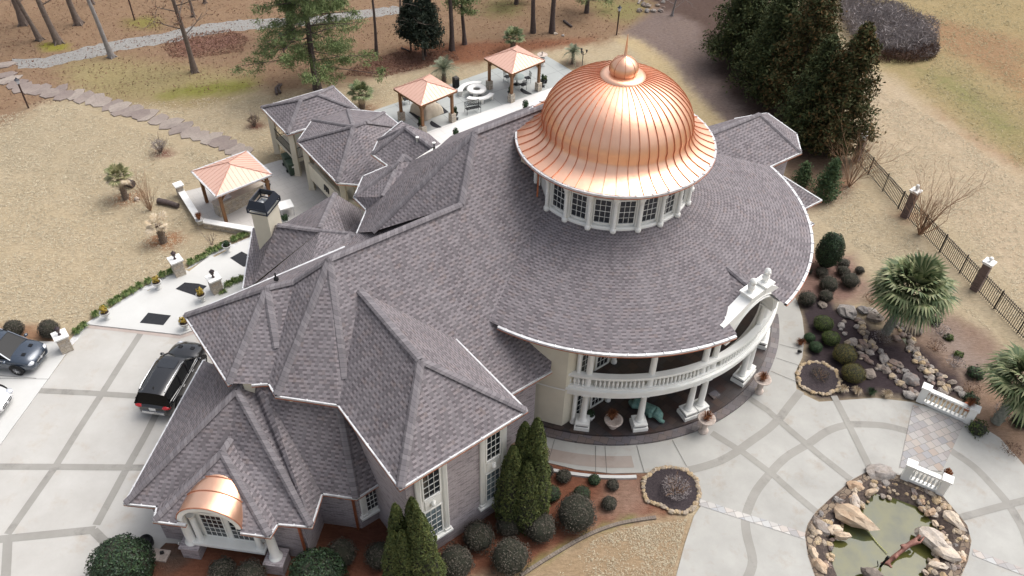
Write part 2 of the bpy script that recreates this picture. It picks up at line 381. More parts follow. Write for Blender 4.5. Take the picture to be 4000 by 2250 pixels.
# ================================================================== SETTING
def pxpoly(pts, z=0.0): return [at(x, y, z) for x, y in pts]
def inside(P, X, Y):
    n = len(P); c = np.zeros(X.shape, bool); j = n-1
    for i in range(n):
        xi, yi, xj, yj = P[i][0], P[i][1], P[j][0], P[j][1]
        k = ((yi > Y) != (yj > Y)) & (X < (xj-xi)*(Y-yi)/((yj-yi) or 1e-9)+xi)
        c ^= k; j = i
    return c
POND = [(2194, 1180), (2144, 1207), (2107, 1238), (2052, 1288), (2032, 1318), (2024, 1345), (2032, 1400), (2049, 1450), (2110, 1560), (2240, 1600), (2360, 1530), (2417, 1450), (2434, 1412), (2443, 1362), (2432, 1322), (2372, 1250), (2357, 1237), (2264, 1197)]
PONDW = pxpoly(POND)
def shrink(P, d):
    n = len(P); out = []
    c = sum((Vector((p[0], p[1], 0)) for p in P), Vector())/n
    for p in P:
        v = Vector((p[0], p[1], 0))-c; out.append(c+v*(1-d/v.length))
    return out
PONDI = shrink(PONDW, .35)
TAN, TAN2 = (.352, .298, .208), (.30, .235, .155)
ZONES = [  # albedo, softness (m), polygon traced on the photo and laid on the ground
    ((.215, .148, .098), .9, [(-400, -200), (1760, -200), (1700, 40), (1600, 75), (1560, 92), (1500, 112), (1330, 118), (1260, 145), (1150, 170), (1000, 165), (930, 195), (900, 215), (830, 215), (760, 228), (690, 240), (640, 215), (520, 262), (400, 262), (300, 262), (180, 215), (140, 250), (90, 260), (60, 290), (0, 320), (-400, 500)]),
    ((.255, .215, .115), 1.3, [(150, 150), (300, 150), (480, 170), (640, 190), (640, 235), (500, 265), (380, 262), (300, 262), (180, 215)]),
    ((.20, .095, .058), .6, [(1000, 120), (1200, 105), (1500, 95), (1560, 90), (1380, 125), (1270, 140), (1180, 160), (1000, 165)]),
    ((.185, .105, .085), .7, [(430, 100), (520, 90), (610, 78), (615, 110), (540, 130), (440, 145)]),
    ((.17, .095, .075), .8, [(930, 150), (1050, 130), (1120, 150), (1020, 180), (930, 190)]),
    ((.175, .175, .05), .7, [(395, 235), (480, 215), (560, 205), (640, 200), (640, 228), (520, 240), (400, 250)]),
    ((.20, .19, .04), .35, [(100, 105), (170, 110), (180, 125), (110, 130)]), ((.19, .17, .06), .6, [(310, 50), (400, 40), (400, 72), (330, 72)]),
    ((.20, .18, .07), .6, [(800, 150), (860, 158), (820, 168)]), ((.19, .17, .08), 1.0, [(1470, 0), (1640, 0), (1600, 60), (1520, 45)]),
    ((.19, .17, .08), 1.0, [(1230, 0), (1320, 0), (1300, 40), (1210, 40)]),
    ((.28, .225, .125), 1.5, [(2110, -200), (3000, -200), (3000, 800), (2650, 520), (2576, 435), (2400, 320), (2280, 230), (2160, 145), (2140, 60)]),
    ((.26, .17, .10), 1.2, [(2160, 20), (2330, 40), (2576, 100), (2576, 240), (2450, 160), (2300, 90), (2200, 60)]),
    ((.20, .19, .09), 1.4, [(2170, 150), (2300, 165), (2450, 290), (2576, 390), (2576, 330), (2420, 200), (2250, 140)]),
    ((.30, .18, .10), .8, [(2560, 170), (2700, 260), (2700, 330), (2576, 240)]),
    ((.27, .165, .10), .8, [(2330, 260), (2420, 330), (2576, 420), (2576, 450), (2430, 370), (2330, 290)]),
    ((.375, .31, .222), .8, [(2150, 160), (2250, 200), (2400, 320), (2700, 520), (2700, 900), (2500, 640), (2350, 520), (2210, 400), (2150, 330)]),
    ((.38, .31, .19), .3, [(1540, 95), (1600, 97), (1680, 150), (1740, 230), (1850, 330), (1880, 380), (1800, 400), (1700, 260), (1600, 130)]),
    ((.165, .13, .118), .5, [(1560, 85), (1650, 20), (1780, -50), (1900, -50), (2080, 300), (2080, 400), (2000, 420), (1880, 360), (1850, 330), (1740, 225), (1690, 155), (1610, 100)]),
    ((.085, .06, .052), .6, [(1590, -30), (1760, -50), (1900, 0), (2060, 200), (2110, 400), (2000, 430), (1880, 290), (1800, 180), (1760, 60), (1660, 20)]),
    ((.20, .14, .10), .5, [(1960, 400), (2110, 390), (2150, 420), (2130, 500), (2000, 540)]),
    ((.205, .15, .118), .5, [(2165, 700), (2330, 760), (2480, 830), (2600, 960), (2700, 1300), (2576, 1210), (2500, 1130), (2440, 1060), (2330, 960), (2100, 640), (2030, 640), (1990, 720), (2000, 760), (2110, 760)]),
    ((.22, .175, .15), .5, [(2310, 780), (2380, 800), (2470, 900), (2530, 960), (2440, 960), (2350, 860)]),
    ((.20, .13, .11), .5, [(2020, 640), (2150, 640), (2170, 760), (2010, 760), (1990, 700)]),
    ((.045, .036, .040), .35, [(2005, 745), (2060, 740), (2110, 770), (2170, 800), (2240, 850), (2330, 880), (2420, 960), (2420, 1000), (2300, 1010), (2200, 1000), (2060, 1010), (2005, 975), (2020, 900), (2022, 830), (2005, 770)]),
    ((.17, .075, .048), .25, [(372, 1365), (330, 1449), (300, 1600), (1000, 1600), (1180, 1449), (1310, 1449), (1390, 1395), (1500, 1335), (1600, 1305), (1700, 1295), (1740, 1200), (1600, 1180), (1370, 1150), (1200, 1080), (700, 1200)]),
    ((.23, .15, .115), .5, [(1530, 1190), (1640, 1195), (1620, 1300), (1500, 1325)]),
    ((.10, .045, .032), .5, [(780, 1330), (1090, 1290), (1290, 1180), (1330, 1230), (1160, 1360), (1000, 1400), (820, 1400)]),
    ((.285, .215, .14), .12, [(1310, 1449), (1390, 1400), (1480, 1350), (1560, 1322), (1660, 1305), (1745, 1298), (1725, 1360), (1695, 1470), (1680, 1620), (1200, 1620)]),
    ((.10, .075, .06), .3, [(372, 1365), (420, 1365), (500, 1400), (430, 1440), (370, 1420)]),
    ((.235, .145, .092), .2, [(0, 820), (80, 815), (150, 835), (170, 850), (150, 866), (0, 860), (-200, 860), (-200, 830)]),
    ((.045, .036, .033), .1, [(2060, 1290), (2110, 1240), (2140, 1250), (2100, 1320), (2080, 1380), (2040, 1380)]),
    ((.27, .155, .09), .25, [(278, 505), (300, 488), (350, 478), (372, 490), (345, 508), (300, 520)]),
    ((.27, .155, .09), .25, [(365, 608), (385, 588), (440, 582), (468, 600), (455, 618), (410, 628), (375, 622)]),
    ((.17, .09, .07), .3, [(382, 385), (410, 372), (440, 378), (430, 395), (390, 397)]),
    ((.15, .08, .06), .3, [(622, 312), (655, 306), (672, 316), (650, 328), (625, 325)]),
    ((.15, .11, .085), .3, [(1415, 155), (1440, 148), (1470, 158), (1462, 172), (1430, 170)]),
    ((.22, .13, .09), .7, [(890, 270), (940, 262), (950, 285), (900, 290)]),
    ((.27, .16, .10), .6, [(2110, 455), (2145, 450), (2150, 470), (2115, 475)]), ((.27, .16, .10), .6, [(2255, 535), (2290, 530), (2310, 550), (2260, 555)]),
    ((.17, .18, .07), .12, [(1310, 1449), (1390, 1400), (1450, 1360), (1540, 1325), (1600, 1310), (1590, 1298), (1490, 1335), (1400, 1380), (1290, 1449)]),
    ((.23, .16, .115), .8, [(2480, 960), (2576, 1000), (2576, 1160), (2500, 1100), (2460, 1000)]),
]
def axis(a, b, st, far): 
    m = np.arange(a, b+st, st); k = np.array([1.06**i for i in range(1, 60)]); ext = np.cumsum(k)*st*1.5
    return np.concatenate([(a-ext[ext < far])[::-1], m, b+ext[ext < far]])
xs = axis(-58, 58, .42, 500); ys = axis(12, 92, .42, 500)
X, Y = np.meshgrid(xs, ys); nx, ny = len(xs), len(ys)
rng = np.random.default_rng(3)
colr = np.zeros((*X.shape, 3)); colr[:] = TAN
lf = np.array([[mnoise.noise(Vector((x*.09, y*.09, 3.1))) for x in xs[::4]] for y in ys[::4]])
lf = np.kron(lf, np.ones((4, 4)))[:ny, :nx]
colr = colr*(1-.0)+(np.clip(lf, -1, 1)[..., None]*np.array([.03, .02, .01]))
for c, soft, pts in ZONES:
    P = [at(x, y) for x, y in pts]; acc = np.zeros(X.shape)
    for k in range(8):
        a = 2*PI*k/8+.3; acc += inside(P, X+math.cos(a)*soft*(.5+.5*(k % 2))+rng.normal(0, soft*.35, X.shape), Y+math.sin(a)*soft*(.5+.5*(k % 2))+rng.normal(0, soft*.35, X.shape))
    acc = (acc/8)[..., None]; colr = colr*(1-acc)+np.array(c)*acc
Zg = np.zeros(X.shape); ip = inside(PONDI, X, Y); Zg[ip] = -.75
far = np.hypot(X, Y-50) > 110; Zg[far] = 0
verts = np.stack([X, Y, Zg], -1).reshape(-1, 3)
idx = np.arange(nx*ny).reshape(ny, nx)
faces = np.stack([idx[:-1, :-1], idx[:-1, 1:], idx[1:, 1:], idx[1:, :-1]], -1).reshape(-1, 4)
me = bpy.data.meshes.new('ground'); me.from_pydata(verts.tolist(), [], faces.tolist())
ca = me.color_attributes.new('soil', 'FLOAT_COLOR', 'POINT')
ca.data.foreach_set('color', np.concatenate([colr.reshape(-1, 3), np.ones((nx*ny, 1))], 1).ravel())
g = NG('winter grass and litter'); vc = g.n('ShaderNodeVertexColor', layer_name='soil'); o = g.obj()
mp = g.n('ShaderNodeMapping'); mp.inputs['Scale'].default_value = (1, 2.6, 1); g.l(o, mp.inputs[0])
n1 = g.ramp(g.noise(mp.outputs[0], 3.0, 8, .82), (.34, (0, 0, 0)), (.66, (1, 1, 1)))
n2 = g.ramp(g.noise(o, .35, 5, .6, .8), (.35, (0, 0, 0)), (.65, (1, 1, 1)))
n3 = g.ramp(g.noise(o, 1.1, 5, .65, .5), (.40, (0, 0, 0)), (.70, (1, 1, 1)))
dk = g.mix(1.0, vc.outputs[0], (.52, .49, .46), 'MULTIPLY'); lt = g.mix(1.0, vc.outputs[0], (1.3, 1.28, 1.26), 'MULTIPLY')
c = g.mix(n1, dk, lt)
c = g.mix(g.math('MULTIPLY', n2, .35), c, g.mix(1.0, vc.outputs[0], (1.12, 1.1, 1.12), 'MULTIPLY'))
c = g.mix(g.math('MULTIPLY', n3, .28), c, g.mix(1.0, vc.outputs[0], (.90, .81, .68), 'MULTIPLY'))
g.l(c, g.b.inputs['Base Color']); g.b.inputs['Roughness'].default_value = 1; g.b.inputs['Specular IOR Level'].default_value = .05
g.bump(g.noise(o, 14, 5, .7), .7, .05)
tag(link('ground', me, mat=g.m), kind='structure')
def sheet(name, pts, z, mat, th=0, holes=(), world=False, kind='structure', label=None, cat=None, uvs=False):
    P = pts if world else pxpoly(pts)
    mb = MB()
    if th: mb.xpoly(Vector((0, 0, z)), Vector((1, 0, 0)), Vector((0, 1, 0)), [(p[0], p[1]) for p in P], [[(p[0], p[1]) for p in h] for h in holes], th)
    else:
        tri = tessellate_polygon([[Vector((p[0], p[1], 0)) for p in L] for L in [P]+list(holes)]); flat = [p for L in [P]+list(holes) for p in L]
        F = []
        for t in tri:
            a, b, c = [Vector((flat[i][0], flat[i][1], 0)) for i in t]; F.append(list(t) if (b-a).cross(c-a).z > 0 else list(t)[::-1])
        mb.add([(p[0], p[1], z) for p in flat], F)
    return tag(mb.build(name, mat, None, uvs=uvs), label, cat, None, kind)
def strip(pts, w, z, mb, world=False):
    P = pts if world else pxpoly(pts)
    P = [Vector((p[0], p[1], z)) for p in P]; L = []; Rr = []
    for i, p in enumerate(P):
        d = (P[min(i+1, len(P)-1)]-P[max(i-1, 0)]).normalized(); q = Vector((-d.y, d.x, 0))*w/2; L.append(p+q); Rr.append(p-q)
    k_ = getattr(mb, 'lay', 0); mb.lay = k_+1; dz = Vector((0, 0, .0022*k_)); L = [q+dz for q in L]; Rr = [q+dz for q in Rr]
    n = len(P); mb.add(L+Rr, [[n+i, n+i+1, i+1, i] for i in range(n-1)])
def smoothpx(pts, k=4):
    out = []; n = len(pts)
    for i in range(n-1):
        p0, p1, p2, p3 = [np.array(pts[max(0, min(n-1, j))], float) for j in (i-1, i, i+1, i+2)]
        for t in np.arange(0, 1, 1/k): out.append(tuple(.5*((2*p1)+(p2-p0)*t+(2*p0-5*p1+4*p2-p3)*t*t+(3*p1-p0-3*p2+p3)*t**3)))
    out.append(tuple(pts[-1])); return out
def ragged(pts, amp=.16, step=.45, seed=1):
    P = pxpoly(pts); out = []
    for i in range(len(P)):
        a, b = P[i], P[(i+1) % len(P)]; k = max(1, int((b-a).length/step)); d = (b-a).normalized(); q = Vector((-d.y, d.x, 0))
        for j in range(k): p = a+(b-a)*(j/k); out.append(p+q*amp*mnoise.noise(p*1.9+Vector((seed, 0, 0)))*2)
    return out
m_drive = m_slab('weathered concrete drive', (.39, .375, .35), (.465, .455, .43), (.36, .285, .21), stainamt=.6)
m_drive2 = m_slab('grey concrete drive', (.315, .31, .29), (.40, .395, .37), (.28, .225, .17), stainamt=.65)
m_band = m_slab('grey concrete band', (.235, .225, .205), (.31, .30, .275), (.12, .112, .105), stainamt=.75)
m_white = m_slab('pale concrete slab', (.50, .50, .485), (.56, .56, .545), (.43, .415, .385), stainamt=.3)
m_whited = m_slab('pale stone deck', (.60, .595, .58), (.67, .665, .65), (.54, .52, .49), joint=(.50, .49, .465), sz=.8, brickw=1.3, ang=-AU)
m_patio = m_slab('bluish grey patio concrete', (.33, .35, .34), (.39, .405, .395), (.28, .29, .275), joint=(.19, .20, .195), sz=2.4, ang=math.radians(-36), jm=.02, rough=.5, stainamt=.4)
m_trav = m_slab('travertine paving', (.44, .425, .405), (.52, .505, .485), (.38, .355, .325), joint=(.34, .325, .30), sz=.6, brickw=.95, ang=-AU, stainamt=.45, jm=.008)
m_gravel = simple('pale gravel', (.28, .28, .27), (.17, .155, .14), .95, 0, 7, .8, 30)
m_redconc = m_slab('rust stained concrete', (.27, .22, .19), (.33, .29, .26), (.20, .14, .115), stainamt=.7)
# pale slabs and drive at the left
sheet('parking_slab', [(-120, 870), (92, 859), (151, 861), (177, 877), (122, 954), (24, 1088), (-30, 1165), (-200, 1300)], .045, m_white, .08)
sheet('driveway', [(222, 820), (455, 846), (492, 833), (600, 800), (760, 900), (760, 1200), (650, 1380), (417, 1366), (330, 1449), (250, 1560), (-300, 1600), (-300, 1200), (-60, 1210), (24, 1090), (122, 956), (179, 878)], .04, m_drive, .08)
sheet('walkway', [(222, 819), (362, 732), (374, 735), (425, 698), (470, 683), (477, 686), (530, 645), (541, 650), (612, 611), (632, 604), (760, 640), (700, 760), (600, 800), (492, 832), (455, 845)], .11, m_white, .16)
mb = MB()
for pts in ([(357, 836), (308, 911), (258, 990), (195, 1087), (140, 1175), (20, 1345)], [(100, 984), (225, 990), (345, 998), (460, 1008)], [(-20, 1175), (180, 1176), (375, 1178)], [(400, 1030), (370, 1090), (322, 1175), (243, 1322)]): strip(pts, .36, .0445, mb)
bd = mb.build('driveway_band', m_band, uvs=False); tag(bd, kind='structure')
mb = MB()
for pts in ([(-20, 1360), (60, 1352), (150, 1343), (240, 1334)], [(21, 1352), (16, 1449), (14, 1500)], [(236, 1336), (300, 1400)]): strip(pts, .40, .0485, mb)
tag(mb.build('driveway_band', m_band, uvs=False), kind='structure')
mb = MB(); strip([(222, 822), (340, 835), (455, 849), (492, 836), (520, 826)], .28, .0485, mb); tag(mb.build('drive_edge', m_slab('stained brown edging', (.36, .30, .27), (.42, .36, .33), (.25, .2, .17)), uvs=False), kind='structure')
mb = MB(); strip([(92, 953), (0, 946), (-60, 943)], .03, .0465, mb); strip([(-40, 953), (122, 955)], .025, .0462, mb); tag(mb.build('slab_joint', M['irong'], uvs=False), kind='structure')
# front circular drive with the pond left open
DR = [(1345, 1065), (1366, 1120), (1368, 1162), (1450, 1182), (1540, 1192), (1620, 1190), (1700, 1190), (1750, 1230), (1762, 1275), (1745, 1300), (1722, 1370), (1698, 1460), (1680, 1650), (2900, 1650), (2900, 1380), (2660, 1200), (2576, 1172), (2515, 1103), (2440, 1055), (2290, 1012), (2200, 1002), (2060, 1012), (2004, 985), (1999, 940), (2018, 900), (2024, 850), (2018, 800), (2006, 760), (1970, 700), (1800, 750), (1500, 950)]
sheet('front_drive', DR, .04, m_drive2, .08, holes=[PONDW])
mb = MB()
AX = Vector((5.04, 36.3, 0))
strip(smoothpx([(1878, 1460), (1893, 1413), (1878, 1345), (1876, 1300), (1898, 1243), (1932, 1198), (1976, 1152), (2032, 1118), (2082, 1085), (2132, 1070), (2180, 1069), (2230, 1073), (2282, 1086), (2345, 1106), (2400, 1141), (2450, 1176), (2495, 1222), (2537, 1272), (2576, 1340), (2600, 1420)]), .42, .0445, mb)
tag(mb.build('drive_band', m_band, uvs=False), kind='structure')
mb = MB()
for pts in ([(1733, 1184), (1770, 1175), (1813, 1160), (1852, 1138), (1888, 1112), (1930, 1082), (1959, 1055), (1982, 1025), (2014, 985)], ): strip(smoothpx(pts), .42, .0525, mb)
tag(mb.build('drive_band', m_band, uvs=False), kind='structure')
mb = MB()
for pts in ([(1790, 1090), (1873, 1142), (1945, 1196), (2000, 1245), (2052, 1288)], [(1880, 1000), (1932, 1035), (1989, 1085), (2060, 1145), (2140, 1208)], [(2097, 997), (2137, 1075), (2190, 1183)], [(2417, 1303), (2500, 1280), (2600, 1254)]): strip(pts, .36, .0485, mb)
tag(mb.build('drive_band', m_band, uvs=False), kind='structure')
m_strip = m_paver('multicolour paver', [(.42, .42, .41), (.30, .31, .33), (.36, .29, .25), (.48, .46, .43), (.26, .25, .25)], .36, math.radians(-12), (.20, .19, .18), .7, .25, .016, 0)
mb = MB(); strip([(1760, 1265), (1846, 1293), (1932, 1320), (2024, 1350)], .36, .0565, mb); strip([(2446, 1390), (2510, 1416), (2600, 1450)], .36, .0565, mb)
tag(mb.build('paver_strip', m_strip, uvs=False), kind='structure')
def arcpts(r, a0, a1, n=40): return [AX+Vector((math.cos(math.radians(a0+(a1-a0)*i/n))*r, math.sin(math.radians(a0+(a1-a0)*i/n))*r, 0)) for i in range(n+1)]
mb = MB(); A1 = arcpts(12.4, -110, -90, 12); A2 = arcpts(11.6, -90, -110, 12)
for a in range(0, 1): mb.add([Vector((p.x, p.y, .0565)) for p in arcpts(12.2, -109, -84, 12)+arcpts(11.5, -84, -109, 12)], [list(range(26))])
tag(mb.build('stained_walk', m_redconc, uvs=False), kind='structure')
mb = MB()
for a in (-104, -93, -90.5, -82, -72, -30, -24, -18): strip([AX+Vector((math.cos(math.radians(a))*10.9, math.sin(math.radians(a))*10.9, 0)), AX+Vector((math.cos(math.radians(a))*12.6, math.sin(math.radians(a))*12.6, 0))], .02, .060, mb, True)
tag(mb.build('walk_joint', M['irong'], uvs=False), kind='structure')
mb = MB(); strip([Vector((p.x, p.y, 0)) for p in arcpts(12.75, -112, -84, 30)], .16, .14, mb, True)
kb = MB(); P = arcpts(12.85, -113, -84, 30); Q = arcpts(12.68, -113, -84, 30)
kb.add([Vector((p.x, p.y, .0)) for p in P]+[Vector((p.x, p.y, .13)) for p in P]+[Vector((p.x, p.y, .13)) for p in Q]+[Vector((p.x, p.y, .0)) for p in Q],
       [[i, i+1, i+32, i+31] for i in range(30)]+[[i+31, i+32, i+63, i+62] for i in range(30)]+[[i+62, i+63, i+94, i+93] for i in range(30)])
tag(kb.build('walk_kerb', m_white, uvs=False), kind='structure')
# slate porch floor, step, balcony comes with the house
mb = MB(); mb.prism([Vector((p.x, p.y)) for p in arcpts(10.85, -112, -5, 60)]+[Vector((5, 36))], .0, .16); tag(mb.build('porch_step', M['slatestep'], uvs=False), kind='structure')
mb = MB(); mb.prism([Vector((p.x, p.y)) for p in arcpts(10.38, -112, -5, 60)]+[Vector((5, 36))], .1, .28); tag(mb.build('porch_floor', M['slate'], uvs=False), kind='structure')
# back terraces
sheet('back_patio', [(941, 279), (1090, 228), (1241, 175), (1370, 139), (1410, 162), (1450, 186), (1420, 212), (1260, 268), (1075, 334), (1000, 420), (900, 400), (960, 330)], .05, m_patio, .1)
sheet('pool_deck', [(1075, 333), (1260, 267), (1420, 211), (1480, 240), (1480, 330), (1300, 420), (1100, 430), (1000, 420)], .06, m_whited, .12)
sheet('lower_patio', [(462, 484), (500, 474), (580, 446), (660, 417), (704, 404), (780, 400), (900, 440), (960, 560), (860, 640), (640, 620), (638, 572), (505, 556)], .05, m_trav, .1)
sheet('gravel_path', ragged([(30, 150), (110, 145), (250, 110), (400, 85), (520, 60), (640, 48), (760, 45), (870, 30), (1000, 15), (1020, 33), (900, 48), (760, 65), (640, 72), (520, 88), (440, 105), (330, 122), (230, 145), (110, 170), (50, 172)], .2), .006, m_gravel, world=True)
sheet('gravel_strip', ragged([(205, 822), (225, 808), (360, 722), (425, 690), (470, 676), (530, 637), (612, 603), (630, 596), (640, 604), (612, 612), (530, 646), (362, 735), (224, 822), (180, 872), (172, 862)], .06), .012, simple('white gravel strip', (.62, .62, .62), (.42, .42, .43), .9, 0, 9, .8, 28), world=True)
# flagstones of the garden path
fl = [(8, 165), (15, 190), (22, 202), (42, 212), (56, 222), (78, 225), (100, 228), (128, 236), (150, 228), (163, 240), (190, 240), (212, 246), (240, 250), (258, 258), (282, 266), (300, 270), (305, 280), (335, 280), (355, 288), (372, 290), (400, 302), (430, 312), (455, 324), (480, 335), (505, 342), (530, 350), (550, 358), (575, 366), (592, 377), (610, 385)]
m_flag = boulder('mauve flagstone', [(.20, .16, .145), (.255, .21, .185), (.31, .265, .23), (.225, .185, .165), (.20, .16, .145)], .6)
for i, (x, y) in enumerate(fl):
    rg = random.Random(i*7+1); c0 = at(x, y); k = rg.randint(6, 8); a0 = rg.random()*6; sx, sy = .82+rg.random()*.3, .55+rg.random()*.18
    d = (at(*fl[min(i+1, len(fl)-1)])-at(*fl[max(i-1, 0)])).normalized(); n = Vector((-d.y, d.x, 0))
    P = []
    for j in range(k):
        a = a0+2*PI*j/k; P.append(n*math.cos(a)*sx*(.8+.35*rg.random())+d*math.sin(a)*sy*(.85+.3*rg.random()))
    mb = MB(); mb.prism([(p.x, p.y) for p in P][::-1], 0, .07+.02*rg.random()); o = mb.build('flagstone', m_flag, uvs=False, bevel=.02); o.location = (c0.x, c0.y, 0)
    tag(o, 'flat irregular mauve flagstone laid in the curved garden path', 'stepping stone', 'flagstones of the curved garden path')
# ================================================================== MANSION
H0 = empty('mansion', (2, 30, 0), 'large mansion with grey shingled hip roofs, copper dome and curved white balcony porch', 'mansion')
def part(mb, name, mat, parent=None, **k): return mb.build(name, mat, parent or H0, **k)
def roof(name, faces, parent=None, thick=True):
    """faces: lists of (px, py, z) photo points lifted to their height, or Vectors"""
    mb = MB()
    for f in faces:
        P = [p if isinstance(p, Vector) else at(*p) for p in f]
        n = Vector((0, 0, 0))
        for i in range(len(P)): n += (P[i]-P[0]).cross(P[(i+1) % len(P)]-P[0])
        if n.z < 0: P = P[::-1]
        if len(P) == 3: mb.poly(P)
        else:
            # triangulate but keep one shingle direction per face: use ngon
            mb.poly(P)
    o = part(mb, name, M['shingle'], parent); return o
def caps(parent, *segs, w=.17):
    for s in segs:
        P = [p if isinstance(p, Vector) else at(*p) for p in s]; mb = MB()
        for a, b in zip(P[:-1], P[1:]):
            d = (b-a).normalized(); x = d.cross(Z3).normalized(); up = x.cross(d)
            R = []
            for p in (a, b):
                for k, h in ((-1, -.035), (-.5, .05), (.5, .05), (1, -.035)): R.append(p+x*w*k+up*(h+.03))
            mb.add(R, [[0, 4, 5, 1], [1, 5, 6, 2], [2, 6, 7, 3]])
        o = part(mb, 'ridge_cap', M['cap'], parent, uvs=False)
        uvl = o.data.uv_layers.new(name='UVMap')
        for poly in o.data.polygons:
            base = o.data.vertices[0].co
            for li, vi in zip(poly.loop_indices, poly.vertices):
                c = o.data.vertices[vi].co; uvl.data[li].uv = ((vi % 4)*.1, (c-base).length)
def gutter(parent, pts, rim=True, drop=.10, hang=True):
    P = [p if isinstance(p, Vector) else at(*p) for p in pts]; mb = MB(); cp = MB()
    for a, b in zip(P[:-1], P[1:]):
        d = (b-a).normalized(); mb.beam(a-d*.05-Z3*drop*.5, b+d*.05-Z3*drop*.5, .13, drop)
        cp.beam(a-d*.06-Z3*(drop+.03), b+d*.06-Z3*(drop+.03), .15, .035)
        L = (b-a).length; k = max(1, int(L/1.4)) if hang else 0
        for i in range(k): q = a+(b-a)*((i+.5)/k); mb.beam(q-d*.03+Z3*.004, q+d*.03+Z3*.004, .155, .03)
    g_ = part(mb, 'gutter', M['gutter'], parent)
    if rim: cp.build('rim', M['copdark'], g_)
    return g_
# ---- roof key points (photo x, y, height)
A=(465.5,793,6.9);E=(575,964,6.9);B=(671,724,9.1);V1=(741,708,9.15);W1=(697,877,7.75);N1=(677,963,6.9);N0=(636,966,6.9);C=(828,652,10.55);Fp=(695,994,6.9)
W2=(866,954,7.4);G=(851,1017,6.9);Hh=(1007,1227,6.9);I=(1323.5,1032,6.9);K=(1058,906,9.5);L=(906,730,9.4);J=(1146,853,6.9);D=(1160,514,10.5);N=(1194,333,12.4);Mm=(1385,933,4.67);Q=(938,583,8.2)
NE = uv(29.5, -28.28, 12.35); M2 = uv(13.2, -19.2, 4.67)
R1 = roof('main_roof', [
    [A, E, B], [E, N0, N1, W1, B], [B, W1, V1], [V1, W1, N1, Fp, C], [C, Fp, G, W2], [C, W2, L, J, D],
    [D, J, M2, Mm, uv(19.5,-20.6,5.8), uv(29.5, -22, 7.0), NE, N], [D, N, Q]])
caps(R1, [A, B, V1, C], [C, D, N], [B, E], [B, W1], [C, Fp], [C, W2], [N, NE], [N, Q], w=.19)
back = roof('back_roof', [[A, B, V1, C, D, uv(13.6, -30.5, 6.9), uv(5.24, -30.55, 6.9)], [D, Q, (899, 585, 6.9)], [D, (899, 585, 6.9), uv(13.6, -30.5, 6.9)],
    [N, Q, (899, 585, 6.9), (923, 527.6, 6.9), (961, 497, 8.0), (1004, 410, 8.4), (1034, 406, 8.4), (1100, 372, 9.6)],
    [(891.5, 495, 6.9), (923, 527.6, 6.9), (961.5, 496, 8.0), (994, 430, 8.2)], [(891.5, 495, 6.9), (914, 443, 6.9), (978, 416, 6.9), (1004, 409, 8.3), (994, 430, 8.2)],
    [N, (1100, 372, 9.6), uv(24, -36, 6.9), uv(29.5, -36, 6.9), NE]])
caps(back, [(893, 494, 6.95), (1004, 409, 8.4), (1016, 390, 8.5), (1036, 405, 8.4)], [(996, 428, 8.25), (963, 495, 8.0)])
wing = roof('wing_roof', [[Hh, I, K], [G, Hh, K, L, W2], [L, K, I, J]])
caps(wing, [L, K], [K, Hh], [K, I], w=.19)
gutter(R1, [A, E]); gutter(R1, [N0, N1, Fp, G]); gutter(R1, [Mm, M2]); gutter(back, [A, uv(13.6, -30.55, 6.9)], hang=True)
gutter(wing, [G, Hh, I, J]); gutter(back, [(978, 416, 6.9), (914, 443, 6.9), (891.5, 495, 6.9), (923, 527.6, 6.9), (899, 585, 6.9)])
cb_ = MB(); a_, b_ = at(Fp[0]+22, Fp[1]+8, 6.72), at(G[0]-4, G[1]+3, 6.72); cb_.beam(a_, b_, .10, .12); part(cb_, 'copper_board', M['copdark'], wing)
# ---- lower wing, one storey
def onp(x, y, a, b, slope):
    """point seen at (x, y) on the roof plane rising from the level eave a-b"""
    a, b = [q if isinstance(q, Vector) else at(*q) for q in (a, b)]; d = (b-a); d.z = 0; d.normalize(); n = Vector((-d.y, d.x, 0))
    p0, p1 = at(x, y, a.z), at(x, y, a.z+1); 
    if n.dot(p0-a) < 0: n = -n
    h0 = n.dot(p0-a); h1 = n.dot(p1-a); t = slope*h0/(1-slope*(h1-h0)); return at(x, y, a.z+t)
ze = 3.2
O1=(314.7,1265,ze);n1=(396.5,1273,ze);gL=(387.6,1308.8,ze);gR=(677.4,1348,ze);n2=(697,1316,ze);O2=(782.3,1323,ze);inn=(809,1239.4,ze);O3=(896,1252,ze);En=(964,1209,ze)
T=(595.6,981.6,6.1);Tb=(618,941,6.1);T3=(558.3,1136.3,4.9);T3b=(580,1104,4.9);hT=(859,1051,5.0);vT=(674,998,5.55)
def plp(x, y, a, b, c):
    a, b, c = [q if isinstance(q, Vector) else at(*q) for q in (a, b, c)]; n = (b-a).cross(c-a); o_ = Vector((0, 0, CAM_H)); d = at(x, y, 0)-o_; return o_+d*(n.dot(a-o_)/n.dot(d))
T = at(595.6, 981.6, 6.5); Tb = at(620, 938, 6.5); vA = at(672, 994, 6.45); vB = at(640, 962, 6.62)
mA = at(800, 1004, 6.62); hU = at(848, 1010, 6.6); hT = at(858, 1046, 6.15); rT = at(884, 1040, 6.3)
low = roof('lower_roof', [[O1, T, Tb, at(585, 935, T.z-.9), (512, 907, ze)], [O1, n1, T3b, n2, O2, T], [T, O2, inn, vA, vB, Tb], [vA, inn, O3, hT, hU, mA, vB], [hT, O3, En, rT, hU]])
HB = .84
